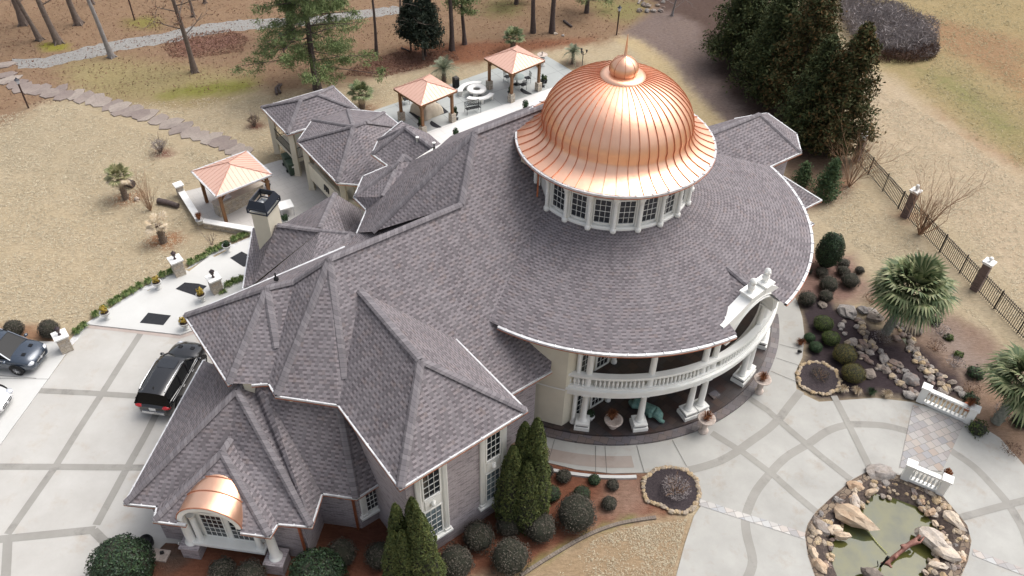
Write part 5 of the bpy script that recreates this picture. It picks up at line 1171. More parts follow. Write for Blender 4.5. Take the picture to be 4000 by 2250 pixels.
mb = MB(); mb.prism([(q.x, q.y) for q in pxpoly([(1029, 284), (1096, 256), (1129, 284), (1055, 306)])], .052, .075); tag(mb.build('rubber_pad', M['rubber'], None, uvs=False), 'large black rubber pad under the covered tub', 'mat')
def halfmat(x, y, lb):
    p = at(x, y, .06); mb = MB(); P = [p+gx1*(.62*math.cos(PI+PI*i/14))+gy1*(.45*math.sin(PI+PI*i/14)+.1) for i in range(15)]; mb.prism([(q.x, q.y) for q in P], .052, .07); tag(mb.build('half_round_mat', M['rubber'], None, uvs=False), lb, 'mat', 'half round black mats')
halfmat(1096, 313, 'half round black mat in front of the left gazebo'); halfmat(1323, 230, 'half round black mat in front of the right gazebo')
def black_urn(x, y, lb, cone=True, z=.06, h=.75):
    r_ = empty('topiary_urn', at(x, y, z), lb, 'planter', 'black urns with topiary')
    mb = MB(); mb.box((0, 0, .01), (.42, .42, .02)); mb.build('base_plate', M['rubber'], r_, world=False, uvs=False); pot(r_, [(q*.8, w_) for q, w_ in urn_prof], 'iron')
    mb = MB(); leafball(mb, (0, 0, .5+h*.4), (.15, .15, h*.5), 330, .07, int(x), .3)
    mb.build('topiary', M['boxdark'] if cone else M['redgrass'], r_, world=False, uvs=False)
for x, y, lb in ((1058, 327, 'black urn with topiary at the front corner post of the left gazebo'), (1146, 299, 'black urn with tall topiary at the right post of the left gazebo'), (1283, 246, 'black urn with topiary at the front post of the right gazebo'), (1364, 217, 'black urn with topiary at the right post of the right gazebo, beside a round pot'), ): black_urn(x, y, lb)
for x, y, lb in ((1147, 352, 'small clipped green shrub behind the roof ridge on the pale deck'), (1321, 281, 'small clipped green shrub near the dome behind the roof ridge')):
    r_ = empty('potted_conifer', at(x, y, .06), lb, 'potted plant'); pot(r_, [(.14, 0), (.19, .25), (.17, .25), (.02, .24)], 'iron'); mb = MB(); leafball(mb, (0, 0, .65), (.25, .25, .45), 420, .09, int(x), .4); mb.build('foliage', M['boxdark'], r_, world=False, uvs=False)
r_ = empty('plant_pot', at(1371, 208, .05), 'round black pot with small shrub right of the topiary urn', 'planter'); pot(r_, [(.15, 0), (.2, .28), (.18, .28), (.02, .26)], 'iron'); mb = MB(); leafball(mb, (0, 0, .45), (.18, .18, .22), 160, .08, 5, .4); mb.build('plant', M['boxleaf'], r_, world=False, uvs=False)
mb_ = empty('litter_bin', at(1147, 219, .05), 'black square litter bin at the back of the patio', 'litter bin', None, AU); mb = MB(); mb.box((0, 0, .4), (.42, .42, .8)); mb.build('body', M['iron'], mb_, world=False); mb = MB(); mb.box((0, 0, .86), (.46, .46, .12), 0, .8); mb.build('lid', M['irong'], mb_, world=False)
# curved stone benches and fire table
def arcslab(mb, c, r0, r1, a0, a1, z0_, z1_, k=18):
    Q_ = []
    for i in range(k+1):
        a = a0+(a1-a0)*i/k; d = Vector((math.cos(a), math.sin(a), 0))
        for r__, z_ in ((r0, z0_), (r1, z0_), (r1, z1_), (r0, z1_)): Q_.append(Vector(c)+d*r__+Z3*z_)
    mb.add(Q_, [[4*i+q, 4*i+(q+1) % 4, 4*i+4+(q+1) % 4, 4*i+4+q] for i in range(k) for q in range(4)]+[[3, 2, 1, 0], [4*k, 4*k+1, 4*k+2, 4*k+3]])
ft = at(1199, 240, .05)
r_ = empty('fire_table', ft, 'round white stone fire table with open centre between curved benches', 'table'); mb = MB(); mb.lathe((0, 0, 0), [(.78, .5), (.80, .53), (.80, .62), (.76, .66), (.34, .66), (.30, .6), (.30, .5)], 36); mb.build('table_top', M['marble'], r_, world=False, uvs=False)
mb = MB(); mb.lathe((0, 0, 0), [(.29, .56), (.02, .55)], 24); mb.build('fire_bowl', M['irong'], r_, world=False, uvs=False)
for i in range(3): a = i*2.09+.4; mb = MB(); mb.box((math.cos(a)*.5, math.sin(a)*.5, .25), (.22, .34, .5), a); mb.build('leg', M['marble'], r_, world=False, uvs=False)
for a0, a1, lb in ((1.35, 3.35, 'curved white stone bench behind the round fire table'), (4.2, 6.0, 'curved white stone bench in front of the round fire table, dark pots on it')):
    r_ = empty('curved_bench', ft, lb, 'bench', 'curved benches round the fire table'); mb = MB(); arcslab(mb, (0, 0, 0), 1.12, 1.52, a0, a1, .38, .48); mb.build('seat', M['marble'], r_, world=False, uvs=False)
    for a in (a0+.15, (a0+a1)/2, a1-.15): mb = MB(); mb.box((math.cos(a)*1.32, math.sin(a)*1.32, .19), (.3, .18, .38), a); mb.build('leg', M['marble'], r_, world=False, uvs=False)
# iron bench
p = at(1190, 283, .05); r_ = empty('iron_bench', p, 'black wrought iron garden bench beside the fire table', 'bench', None, math.radians(25))
mb = MB(); 
for i in range(6): mb.beam((-.6, -.18+i*.075, .43), (.6, -.18+i*.075, .43), .04, .02)
mb.build('seat', M['iron'], r_, world=False, uvs=False)
mb = MB()
for z in (.55, .92): mb.beam((-.6, .24, z), (.6, .26, z), .03, .03)
for i in range(13): mb.beam((-.6+i*.1, .24, .5), (-.6+((i*7) % 13)*.1, .26, .92), .015, .015)
mb.build('backrest', M['iron'], r_, world=False, uvs=False)
for x, y, h in ((-.58, -.2, .43), (.58, -.2, .43), (-.58, .25, .95), (.58, .25, .95)): mb = MB(); mb.tube([(x, y*1.1, 0), (x, y, h)], .02, 6); mb.build('leg', M['iron'], r_, world=False, uvs=False)
mb = MB()
for x in (-.58, .58): mb.tube([(x, .25, .68), (x, 0, .7), (x, -.22, .62), (x, -.2, .43)], .015, 6)
mb.build('armrest', M['iron'], r_, world=False, uvs=False)
def chair(loc, rz, lb, grp, z=.05, mat='iron'):
    r_ = empty('metal_chair', Vector((loc.x, loc.y, z)), lb, 'chair', grp, rz)
    mb = MB(); mb.box((0, 0, .43), (.46, .44, .04)); mb.build('seat', M[mat], r_, world=False, uvs=False)
    mb = MB()
    for x in (-.2, -.1, 0, .1, .2): mb.beam((x, .22, .45), (x, .27, .9), .02, .02)
    mb.beam((-.23, .27, .9), (.23, .27, .9), .03, .03); mb.beam((-.23, .24, .68), (.23, .24, .68), .02, .02); mb.build('backrest', M[mat], r_, world=False, uvs=False)
    for x, y in ((-.2, -.2), (.2, -.2), (-.2, .2), (.2, .2)): mb = MB(); mb.tube([(x*1.1, y*1.15, 0), (x, y, .42)], .016, 5); mb.build('leg', M[mat], r_, world=False, uvs=False)
    return r_
tp = at(1300, 212, .05); r_ = empty('glass_table', tp, 'round table with pale glass top under the right gazebo', 'table'); mb = MB(); mb.lathe((0, 0, 0), [(.62, .70), (.63, .71), (.62, .72)], 30); mb.build('glass_top', simple('greenish glass top', (.30, .36, .34), None, .08, 0, spec=.8), r_, world=False, uvs=False); mb = MB(); mb.lathe((0, 0, 0), [(.3, 0), (.28, .03), (.05, .08), (.05, .6), (.3, .69)], 12); mb.build('pedestal', M['iron'], r_, world=False, uvs=False)
for a, lb in ((.4, 'black metal chair right of the glass table'), (2.6, 'black metal chair left of the glass table'), (-1.0, 'black metal chair in front of the glass table')): chair(tp+Vector((math.cos(a)*.95, math.sin(a)*.95, 0)), a-PI/2, lb, 'chairs round the glass table')
chair(at(1022, 262), 2.0, 'black metal chair at the back left post of the left gazebo', None)
# fountain
r_ = empty('garden_fountain', at(1363, 165, .05), 'white tiered fountain with dark bowl at the far patio corner', 'fountain'); mb = MB(); mb.lathe((0, 0, 0), [(.30, 0), (.28, .1), (.24, .14), (.24, .7), (.14, .8), (.12, .9)], 16); mb.build('pedestal', M['greyurn'], r_, world=False, uvs=False); mb = MB(); mb.lathe((0, 0, 0), [(.12, .88), (.42, 1.0), (.46, 1.04), (.42, 1.04), (.1, .98), (.05, 1.02), (.06, 1.15), (.10, 1.22), (.02, 1.34)], 20); mb.build('bowl', M['cast'], r_, world=False, uvs=False)
# pedestal lamp near the palm
def lamp3(x, y, lb):
    r_ = empty('three_armed_lamp', at(x, y), lb, 'lamp'); mb = MB(); mb.tube([(0, 0, 0), (0, 0, 1.9)], .035, 8); mb.lathe((0, 0, 0), [(.12, 0), (.1, .08), (.04, .2)], 10); mb.build('post', M['irong'], r_, world=False, uvs=False)
    for i in range(3): a = i*2.09; d = Vector((math.cos(a), math.sin(a), 0)); mb = MB(); mb.tube([(0, 0, 1.65), d*.2+Z3*1.7, d*.28+Z3*1.85], .02, 6); mb.lathe(d*.28, [(.04, 1.85), (.09, 2.0), (.1, 2.05), (.02, 2.12)], 8); mb.build('lantern', M['irong'], r_, world=False, uvs=False)
lamp3(1463, 182, 'low three armed garden lamp between the small palm and the dome')
def lamp(x, y, h, lb):
    r_ = empty('lamp_post', at(x, y), lb, 'lamp post', 'black garden lamp posts'); mb = MB(); mb.tube([(0, 0, 0), (0, 0, h-.45)], .065, 10); mb.build('post', M['rust'], r_, world=False, uvs=False)
    mb = MB(); mb.lathe((0, 0, 0), [(.05, h-.46), (.12, h-.44), (.02, h-.43)], 4, False); mb.lathe((0, 0, 0), [(.24, h-.14), (.10, h-.03), (.07, h), (.06, h+.06), (.01, h+.1)], 4, False); mb.build('lantern_cap', simple('blue black lamp metal', (.02, .025, .04), None, .5), r_, world=False, uvs=False)
    mb = MB(); mb.lathe((0, 0, 0), [(.10, h-.43), (.17, h-.14)], 4, False); mb.build('lantern_glass', simple('frosted lamp glass', (.55, .58, .66), None, .3), r_, world=False, uvs=False)
lamp(72, 272, 2.55, 'black lamp post beside the flagstone path at the left edge'); lamp(339, 51, 2.6, 'black lamp post beyond the gravel path whose top leaves the picture'); lamp(718, 151, 2.5, 'black lamp post half hidden by the big pine branches'); lamp(1551, 88, 2.75, 'black lamp post standing alone on the slope above the dome')
# wheelie bins
for x, y, lb in ((727, 420, 'green wheelie bin under the deck, the one further back'), (737, 437, 'green wheelie bin under the deck, nearer the pergola')):
    r_ = empty('wheelie_bin', at(x, y, .05), lb, 'wheelie bin', 'green wheelie bins', math.radians(32)); gm = simple('dark green plastic', (.03, .055, .035), (.045, .075, .05), .5)
    mb = MB(); mb.add([(-.26, -.3, .05), (.26, -.3, .05), (.26, .3, .05), (-.26, .3, .05), (-.32, -.38, .95), (.32, -.38, .95), (.32, .38, .95), (-.32, .38, .95)], [[3, 2, 1, 0], [4, 5, 6, 7], [0, 1, 5, 4], [1, 2, 6, 5], [2, 3, 7, 6], [3, 0, 4, 7]]); mb.build('body', gm, r_, world=False, uvs=False, bevel=.03)
    mb = MB(); mb.box((0, 0, 1.0), (.68, .82, .09), 0, .85); mb.build('lid', gm, r_, world=False, uvs=False, bevel=.02)
    for s_ in (-1, 1): mb = MB(); mb.tube([(s_*.27, .34, .12), (s_*.33, .34, .12)], .12, 12); mb.build('wheel', M['iron'], r_, world=False, uvs=False)
    mb = MB(); mb.add([(-.08, -.372, .72), (.08, -.372, .72), (.08, -.382, .84), (-.08, -.382, .84)], [[0, 1, 2, 3]]); mb.build('sticker', M['trim'], r_, world=False, uvs=False)
# outdoor kitchen counter, chairs, stone wall
a, b = at(556, 548, .05), at(668, 492, .05); d = (b-a).normalized(); rz = math.atan2(d.y, d.x); r_ = empty('outdoor_kitchen', (a+b)/2, 'stone faced outdoor kitchen counter under the gazebo', 'counter')
mb = MB(); mb.box((a+b)/2+Z3*.45+Vector((-d.y, d.x, 0))*.35, ((b-a).length, .7, .9), rz); mb.build('stone_face', M['stone'], r_); mb = MB(); mb.box((a+b)/2+Z3*.94+Vector((-d.y, d.x, 0))*.35, ((b-a).length+.1, .82, .07), rz); mb.build('counter_top', simple('tan counter top', (.40, .35, .29), (.48, .43, .36), .5), r_)
mb = MB(); mb.box((a*.75+b*.25)+Z3*1.02+Vector((-d.y, d.x, 0))*.4, (.6, .45, .12), rz); mb.build('grill', M['gutter'], r_)
for t, lb in ((.35, 'dark metal chair behind the outdoor counter, left one'), (.62, 'dark metal chair behind the outdoor counter, right one')): chair(a+(b-a)*t+Vector((-d.y, d.x, 0))*1.15, rz+.1, lb, 'chairs behind the outdoor counter')
r_ = empty('garden_table', at(722, 536, .05), 'white square garden table beside the chimney', 'table', None, .5); mb = MB(); mb.box((0, 0, .7), (.95, .95, .05)); mb.build('table_top', M['marble'], r_, world=False, uvs=False, bevel=.02)
for x, y in ((-.4, -.4), (.4, -.4), (.4, .4), (-.4, .4)): mb = MB(); mb.tube([(x, y, 0), (x, y, .68)], .025, 6); mb.build('leg', M['gutter'], r_, world=False, uvs=False)
def potted(x, y, z, lb, leaf, potmat='greyurn', s=1, kind='ball', grp=None):
    r_ = empty('potted_plant', at(x, y, z), lb, 'potted plant', grp); r_.scale = (s,)*3; pot(r_, [(.15, 0), (.17, .05), (.23, .28), (.26, .30), (.26, .33), (.22, .33), (.02, .3)], potmat)
    mb = MB()
    if kind == 'ball': leafball(mb, (0, 0, .52), (.26, .26, .24), 300, .09, int(x), .4)
    else: tuft(mb, (0, 0, .3), .38, .5, 160, .015, int(x), .35)
    mb.build('plant', M[leaf], r_, world=False, uvs=False)
potted(720, 562, .05, 'white pot with dark green shrub at the foot of the chimney', 'boxdark'); potted(504, 562, .45, 'white pot with red dead grass on the corner of the patio wall', 'redgrass', kind='tuft'); potted(675, 472, .05, 'black bowl planter by the kitchen gazebo corner post', 'redgrass', 'iron', .8, 'tuft')
# porch planters, statue
pz = .28
potted(2432, 1030, .75, 'red pot with dead grass on the garden end balustrade pier', 'redgrass', 'copdark', 1.0, 'tuft'); potted(2378, 1200, .05, 'grey pot with orange shrub beside the pond end balustrade', 'redgrass', 'greyurn', .8)
op = [(.26, 0), (.26, .10), (.16, .14), (.14, .3), (.17, .5), (.14, .66), (.2, .76), (.40, .98), (.47, 1.02), (.45, 1.06), (.36, 1.02), (.2, .96), (.02, .95)]
for x, y, lb in ((1908, 985, 'ornate pale stone urn at the porch edge, the one furthest right'), (1769, 1084, 'ornate pale stone urn on the drive in front of the paired porch columns')):
    r_ = empty('ornate_urn', at(x, y, .05), lb, 'planter', 'ornate urns by the porch'); pot(r_, op, 'cast', n_=24); mb = MB(); leafball(mb, (0, 0, 1.02), (.2, .2, .1), 120, .05, 3, .2); tuft(mb, (0, 0, .95), .42, .42, 240, .012, int(x), .1); mb.build('dead_grass', M['redgrass'], r_, world=False, uvs=False)
r_ = empty('ornate_urn', at(1541, 1072, pz), 'wide pale stone urn with red dead grass on the porch floor', 'planter', 'ornate urns by the porch'); pot(r_, [(.22, 0), (.2, .08), (.24, .14), (.37, .3), (.40, .42), (.48, .5), (.48, .55), (.36, .53), (.26, .42), (.02, .38)], 'cast', n_=26); mb = MB(); tuft(mb, (-.08, .1, .4), .42, .6, 320, .014, 9, .1); mb.build('dead_grass', M['redgrass'], r_, world=False, uvs=False)
potted(1484, 1055, pz, 'white pot with narrow dark plant behind the first porch column', 'hollyleaf', 'marble', .9)
m_pat = simple('green bronze patina', (.07, .16, .15), (.16, .27, .23), .7, .2, 9, .9, 24)
S_ = [at(x, y, pz+.22) for x, y in ((1474, 1022), (1492, 1018), (1514, 1020), (1546, 1035), (1566, 1044), (1594, 1052), (1622, 1068), (1648, 1080), (1668, 1094))]
def sp(x, y, z=.2): return at(x, y, pz+z)
ch_ = [(sp(1586, 1016, .28), .14, -1), (sp(1604, 1014, .3), .20, 0), (sp(1622, 1025, .26), .17, 1), (sp(1642, 1034, .3), .24, 2), (sp(1658, 1040, .25), .18, 3), (sp(1663, 1052, .14), .09, 4), (sp(1672, 1061, .10), .07, 5)]
ch_ = [(sp(1462+0, 1018, .2), .10, -1)]
pts = [(1585, 1008, .16, .10), (1590, 1014, .24, .13), (1603, 1008, .26, .17), (1621, 1015, .22, .14), (1637, 1022, .22, .13), (1652, 1032, .24, .21), (1668, 1040, .2, .17), (1662, 1056, .12, .08), (1674, 1062, .10, .06), (1680, 1066, .08, .05)]
def fx(x): return x
ch_ = []
for i, (x, y, z, r__) in enumerate([(1586, 1008, .14, .10), (1592, 1020, .22, .11), (1606, 1012, .24, .16), (1620, 1020, .2, .13), (1634, 1030, .2, .13), (1648, 1036, .22, .20), (1660, 1046, .2, .17), (1660, 1058, .12, .08), (1672, 1062, .08, .06)]): ch_.append((at(x, y, pz+z*1.4), r__*1.7, i-1))
ch_.append((at(1604, 998, pz+.45), .16, 2)); ch_.append((at(1636, 1052, pz+.14), .12, 4))
skin('bronze_statue', ch_, m_pat, 'green patina bronze animal statue lying on the dark porch floor', 'statue')
mb = MB(); mb.box(at(1797, 993, pz+.06), (.5, .42, .10), .6); tag(mb.build('access_cover', M['slatestep'], None, uvs=False), 'small dark square plate on the porch floor behind the paired columns', 'floor plate')
# brick fence pillars and the fence ------------------------------------------
FP = [at(2152, 405), at(2276, 545), at(2452, 728)]
def fpillar(p, h, lb, ball=True):
    r_ = empty('brick_pillar', p, lb, 'pillar', 'brick fence pillars with white caps', math.radians(-48)); mb = MB(); mb.box((0, 0, h/2), (.46, .46, h)); mb.build('brick_shaft', M['pbrick'], r_, world=False)
    mb = MB(); mb.box((0, 0, h+.04), (.54, .54, .08)); mb.box((0, 0, h+.13), (.64, .64, .11)); mb.build('cap', M['marble'], r_, world=False)
    mb = MB()
    if ball: mb.lathe((0, 0, h+.18), [(.08, 0), (.05, .05), (.05, .1)]+[(.13*math.sin(PI*i/10)+.001, .22-.13*math.cos(PI*i/10)) for i in range(1, 11)], 16)
    else: mb.lathe((0, 0, h+.18), [(.09, 0), (.06, .06), (.12, .16), (.10, .26), (.13, .32), (.11, .4), (.02, .44)], 12); mb.blob((.05, 0, .36+h), (.1, .1, .12), 4, .3, 8, 6, True)
    mb.build('finial', M['marble'], r_, world=False, uvs=False)
fpillar(FP[0], 2.0, 'brick fence pillar behind the bare shrub, nearest the conifers', False); fpillar(FP[1], 2.05, 'brick fence pillar in the middle with carved finial', False); fpillar(FP[2], 2.1, 'brick fence pillar with round ball finial, nearest the right edge')
dF = (FP[2]-FP[1]).normalized()
ends = [FP[0]-(FP[1]-FP[0]).normalized()*0, FP[0], FP[1], FP[2], FP[2]+dF*6.5, FP[2]+dF*13]
def fence(a, b, lb):
    d = (b-a); L_ = d.length; d.normalize(); r_ = empty('iron_fence', (a+b)/2, lb, 'fence', 'black iron fence sections'); h = 1.45
    mb = MB(); 
    for z in (.15, 1.2, 1.36): mb.beam(a+Z3*z, b+Z3*z, .03, .035)
    k = int(L_/.15)
    for i in range(k): q = a+d*((i+.5)*L_/k); mb.beam(q+Z3*.02, q+Z3*h, .03, .03, d)
    mb.build('panel', M['iron'], r_, uvs=False)
    for i in range(1, int(L_/2.1)+1): q = a+d*(i*2.1-.3); mb = MB(); mb.beam(q, q+Z3*(h+.08), .06, .06, d); mb.build('post', M['iron'], r_, uvs=False)
fence(FP[0], FP[1], 'iron fence section between the far and the middle brick pillars'); fence(FP[1], FP[2], 'iron fence section between the middle and the ball topped pillars'); fence(FP[2], FP[2]+dF*9, 'iron fence section leaving the picture at the right edge')
# stone rings of the round beds -----------------------------------------------
def ringbed(cx_, cy_, pts, lb, grp, seed, arc=(0, 2*PI), n_=72):
    P = [at(x, y) for x, y in pts]; c = sum(P, Vector())/len(P)
    mb = MB(); mb.prism([(p.x, p.y) for p in (P if sum(P[i].x*P[i-1].y-P[i-1].x*P[i].y for i in range(len(P))) < 0 else P[::-1])], .0, .10); tag(mb.build('mulch_bed', M['mulchb'], None, uvs=False), kind='structure')
    per = [(P[i], P[(i+1) % len(P)]) for i in range(len(P))]; tot = sum((b-a).length for a, b in per); rg = random.Random(seed)
    for k in range(n_):
        t = tot*k/n_; 
        for a, b in per:
            if t <= (b-a).length: q = a+(b-a)*(t/(b-a).length); break
            t -= (b-a).length
        q = q+Vector((rg.uniform(-.04, .04), rg.uniform(-.04, .04), 0)); rock(q.x, q.y, rg.uniform(.10, .16), 'edgestone', lb, grp, None, .05, 'edging_stone', 1.0, 'stone', True, seed*100+k)
M['mulchb'] = simple('black bark mulch', (.020, .015, .018), (.055, .042, .045), 1, 0, 14, 1, 40)
ringbed(0, 0, [(1690, 1178), (1727, 1186), (1752, 1210), (1758, 1245), (1748, 1275), (1722, 1292), (1692, 1290), (1660, 1272), (1628, 1262), (1617, 1235), (1622, 1205), (1650, 1182)], 'sandy edging stone round the mulched bed beside the front drive', 'edging stones of the bed left of the drive', 3)
ringbed(0, 0, [(2040, 912), (2070, 916), (2100, 935), (2112, 960), (2106, 985), (2076, 994), (2040, 988), (2012, 972), (2005, 945), (2015, 922)], 'sandy edging stone round the mulched bed below the clipped boxwoods', 'edging stones of the garden bed', 4, n_=62)
# stream rocks in the garden ---------------------------------------------------
SR = [(2132, 787, .62, 0.1, 'large white streaked boulder at the upper left end of the rock stream'), (2170, 782, .42, .4, 'brown boulder bridging the top of the rock stream'), (2190, 786, .4, -.2, 'dark boulder right of the bridging boulder'), (2198, 802, .5, -.2, 'long grey boulder below the bridging boulders'), (2295, 832, .62, -.5, 'biggest grey slab boulder right of the palm trunk'), (2110+36, 862, .34, 1.2, 'mauve upright rock on the left rock row'), (2170, 868, .38, -1.1, 'white crusted rock in the middle of the left rock row'), (2254, 852, .3, -.6, 'green crusted rock beside the palm trunk'), (2187, 890, .3, -.6, 'brown square rock in the left rock row'), (2250, 918, .45, -.2, 'dark wedge shaped rock in the middle of the stream'), (2186, 944, .42, .9, 'reddish brown block standing alone in the dark mulch'), (2290, 957, .5, -.8, 'large brown rock just behind the white balustrade'), (2223, 905, .32, 0, 'tan rock left of the dark wedge rock'), (2276, 935, .26, 0, 'white topped rock beside the stream'), (2286, 996, .4, -.3, 'white flecked boulder at the drive edge by the balustrade'), (2395, 965, .3, .2, 'grey rock at the lower end of the right rock row'), (2410, 982, .28, .2, 'brown rock next to the last rock of the right row'), (2420, 994, .28, 0, 'round grey rock closest to the balustrade end'), (2270, 818, .28, 0, 'grey block beside the palm trunk base'), (2068, 768, .3, .3, 'smooth slate piece at the top of the dark mulch bed')]
for x, y, s, rz, lb in SR: rock(x, y, s, 'rock', lb, None, rz, .02, sz=.8)
rg = random.Random(77); rows = [[(2118, 812), (2135, 850), (2160, 885), (2200, 915), (2235, 940), (2275, 975), (2300, 995)], [(2158, 808), (2172, 840), (2195, 875), (2225, 905), (2262, 940)], [(2262, 822), (2290, 850), (2310, 885), (2330, 920), (2360, 950), (2400, 985)], [(2285, 875), (2312, 915), (2345, 955), (2380, 990), (2330, 985)]]
for ri_, row in enumerate(rows):
    sm_ = smoothpx(row, 8)
    for k in range(38):
        x, y = sm_[min(len(sm_)-1, int(k*len(sm_)/38))]; rock(x+rg.uniform(-9, 9), y+rg.uniform(-7, 7), rg.uniform(.11, .26), rg.choice(['rock', 'rock', 'edgestone']), 'small rock in the rows edging the dry garden stream', 'small rocks of the dry stream', None, .02, 'stream_rock', .9, seed=ri_*50+k)
mb = MB(); strip([(2268, 845), (2290, 875), (2318, 912), (2345, 945)], .25, .02, mb); tag(mb.build('stream_water', g.m, None, uvs=False), kind='structure')
# curved bed edging by the front lawn
E_ = smoothpx([(1310, 1449), (1390, 1398), (1480, 1347), (1560, 1318), (1650, 1303)], 14)
mb = MB()
for i in range(len(E_)-1): a, b = at(*E_[i]), at(*E_[i+1]); mb.beam(a+Z3*.05, b+Z3*.05-(b-a)*.08, .16, .11)
tag(mb.build('bed_edging', simple('brown concrete edging', (.15, .12, .10), (.22, .185, .15), .9, 0, 6, .4), None, uvs=False), 'low brown block edging curving between red mulch and tan lawn', 'garden edging')
# small things ------------------------------------------------------------------
r_ = empty('barrel_pot', at(372, 1372, .04), 'dark glazed pot half hidden behind the big round holly at the drive corner', 'pot'); pot(r_, [(.22, 0), (.30, .12), (.32, .35), (.28, .5), (.25, .5), (.24, .38), (.02, .36)], 'glaze' if 'glaze' in M else 'iron', n_=24)
r_ = empty('utility_cover', at(404, 1398, .0), 'flat tan stone slab with a small black floodlight on it', 'stone slab', None, AW); mb = MB(); mb.box((0, 0, .04), (.75, .55, .08)); mb.build('slab', M['cast'], r_, world=False, uvs=False); mb = MB(); mb.box((.1, .05, .22), (.16, .1, .12), .5); mb.tube([(.1, .05, .08), (.1, .05, .2)], .02, 6); mb.build('floodlight', M['iron'], r_, world=False, uvs=False)
mb = MB(); a_ = at(457, 1377, 0); mb.tube([a_, a_+Z3*.45, a_+Z3*.5+Vector((.02, -.06, .02)), a_+Z3*.47+Vector((.02, -.14, 0))], .03, 8); tag(mb.build('vent_hook', M['trim'], None, uvs=False), 'white hooked pipe at the foot of the brick wall', 'pipe')
def log(pts, r__, lb, mat='barkd', z=0):
    mb = MB(); P = [at(x, y, z)+Z3*r__ for x, y in pts]; mb.tube(P, [r__*(1-.12*i) for i in range(len(P))], 9); tag(mb.build('log', M[mat], None, uvs=False), lb, 'log')
log([(313, 465), (338, 472)], .30, 'short hollow dark log behind the upper dry palm'); log([(400, 512), (424, 516), (450, 524)], .22, 'long mossy log on the lawn near the patio wall'); log([(697, 240), (694, 225), (703, 215)], .12, 'curved black branch piece on the litter beside the roof, left one'); log([(706, 236), (701, 224), (709, 214)], .10, 'curved black branch piece on the litter beside the roof, right one')
log([(1418, 55), (1438, 70)], .12, 'fallen dark branch between the back pines'); log([(1010, 122), (1030, 130)], .07, 'thin fallen branch at the foot of the dark cedar')
rock(1397, 86, .2, 'paleRock', 'pale rock at the foot of the back pines, left one', None); rock(1416, 90, .16, 'rock', 'brown rock at the foot of the back pines, right one', None)
rock(345, 503, .25, 'paleRock', 'pale rock in the ring of bark beside the upper dry palm', None)
for i in range(22): rock(1610+R_.uniform(-12, 70), 8+R_.uniform(-12, 26), R_.uniform(.15, .35), 'rock', 'grey rock in the pile at the top edge of the picture', 'rock pile beyond the lamp', seed=i+900)
# ================================================================== VEGETATION
def mk_leafmesh(name, P, N, size, rng, w_=.6, l_=1.0):
    """P, N arrays (n,3): one small quad per point"""
    n = len(P); N = N/np.linalg.norm(N, axis=1, keepdims=True); A = rng.normal(size=(n, 3)); T_ = np.cross(N, A); T_ /= np.linalg.norm(T_, axis=1, keepdims=True); B_ = np.cross(N, T_)
    s_ = (size*rng.uniform(.6, 1.3, n))[:, None]
    V = np.stack([P-T_*s_*l_*.5-B_*s_*w_*.25, P-T_*s_*l_*.1-B_*s_*w_*.5, P+T_*s_*l_*.5, P-T_*s_*l_*.1+B_*s_*w_*.5], 1).reshape(-1, 3)
    me = bpy.data.meshes.new(name); me.vertices.add(4*n); me.vertices.foreach_set('co', V.ravel()); me.loops.add(4*n); me.loops.foreach_set('vertex_index', np.arange(4*n))
    me.polygons.add(n); me.polygons.foreach_set('loop_start', np.arange(0, 4*n, 4)); me.polygons.foreach_set('loop_total', np.full(n, 4)); me.update(); me.validate(); return me
def sph(rng, n): d = rng.normal(size=(n, 3)); return d/np.linalg.norm(d, axis=1, keepdims=True)
def lump(D, seed, f=2.0):
    o = Vector((seed*3.7, seed*1.3, 0)); return np.array([mnoise.noise(Vector(d)*f+o) for d in D])
NB = [0]
def shrub_mesh(kind, leafm, rad, n_, size, seed, lumpy=.08, shell=.86, core=None, zmin=-.55, flat=None):
    rng = np.random.default_rng(seed); D = sph(rng, int(n_*1.6)); D = D[D[:, 2] > zmin][:n_]
    q = rng.uniform(shell, 1.0, len(D))*(1+lumpy*lump(D, seed)*2); R3 = np.array(rad)
    P = D*q[:, None]*R3; N = D/R3+rng.normal(size=D.shape)*.45/np.mean(R3)
    return mk_leafmesh(kind, P, N, size, rng)
def clipped(x, y, rx, rz_, leafm, lb, grp=None, seed=1, size=.09, n_=1500, z=0, name='clipped_shrub', ry=None, lumpy=.06, cat='shrub', base=.35):
    r_ = empty(name, at(x, y, z), lb, cat, grp); key = (leafm, round(rx/rz_, 1), seed % 3, n_)
    cz = rz_*(1-base)
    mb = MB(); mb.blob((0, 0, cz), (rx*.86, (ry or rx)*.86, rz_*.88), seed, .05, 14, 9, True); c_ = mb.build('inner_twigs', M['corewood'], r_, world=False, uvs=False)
    me = shrub_mesh('foliage', leafm, (rx, ry or rx, rz_), n_, size, seed, lumpy); o = link('foliage', me, r_, False, M[leafm]); o.location = (0, 0, cz)
    mb = MB(); mb.tube([(0, 0, -.02), (0, 0, cz)], .04*max(1, rx), 6); mb.build('stem', M['bark'], r_, world=False, uvs=False)
    return r_
M['corewood'] = simple('dense inner twigs', (.016, .020, .012), (.03, .028, .018), 1, 0, 6)
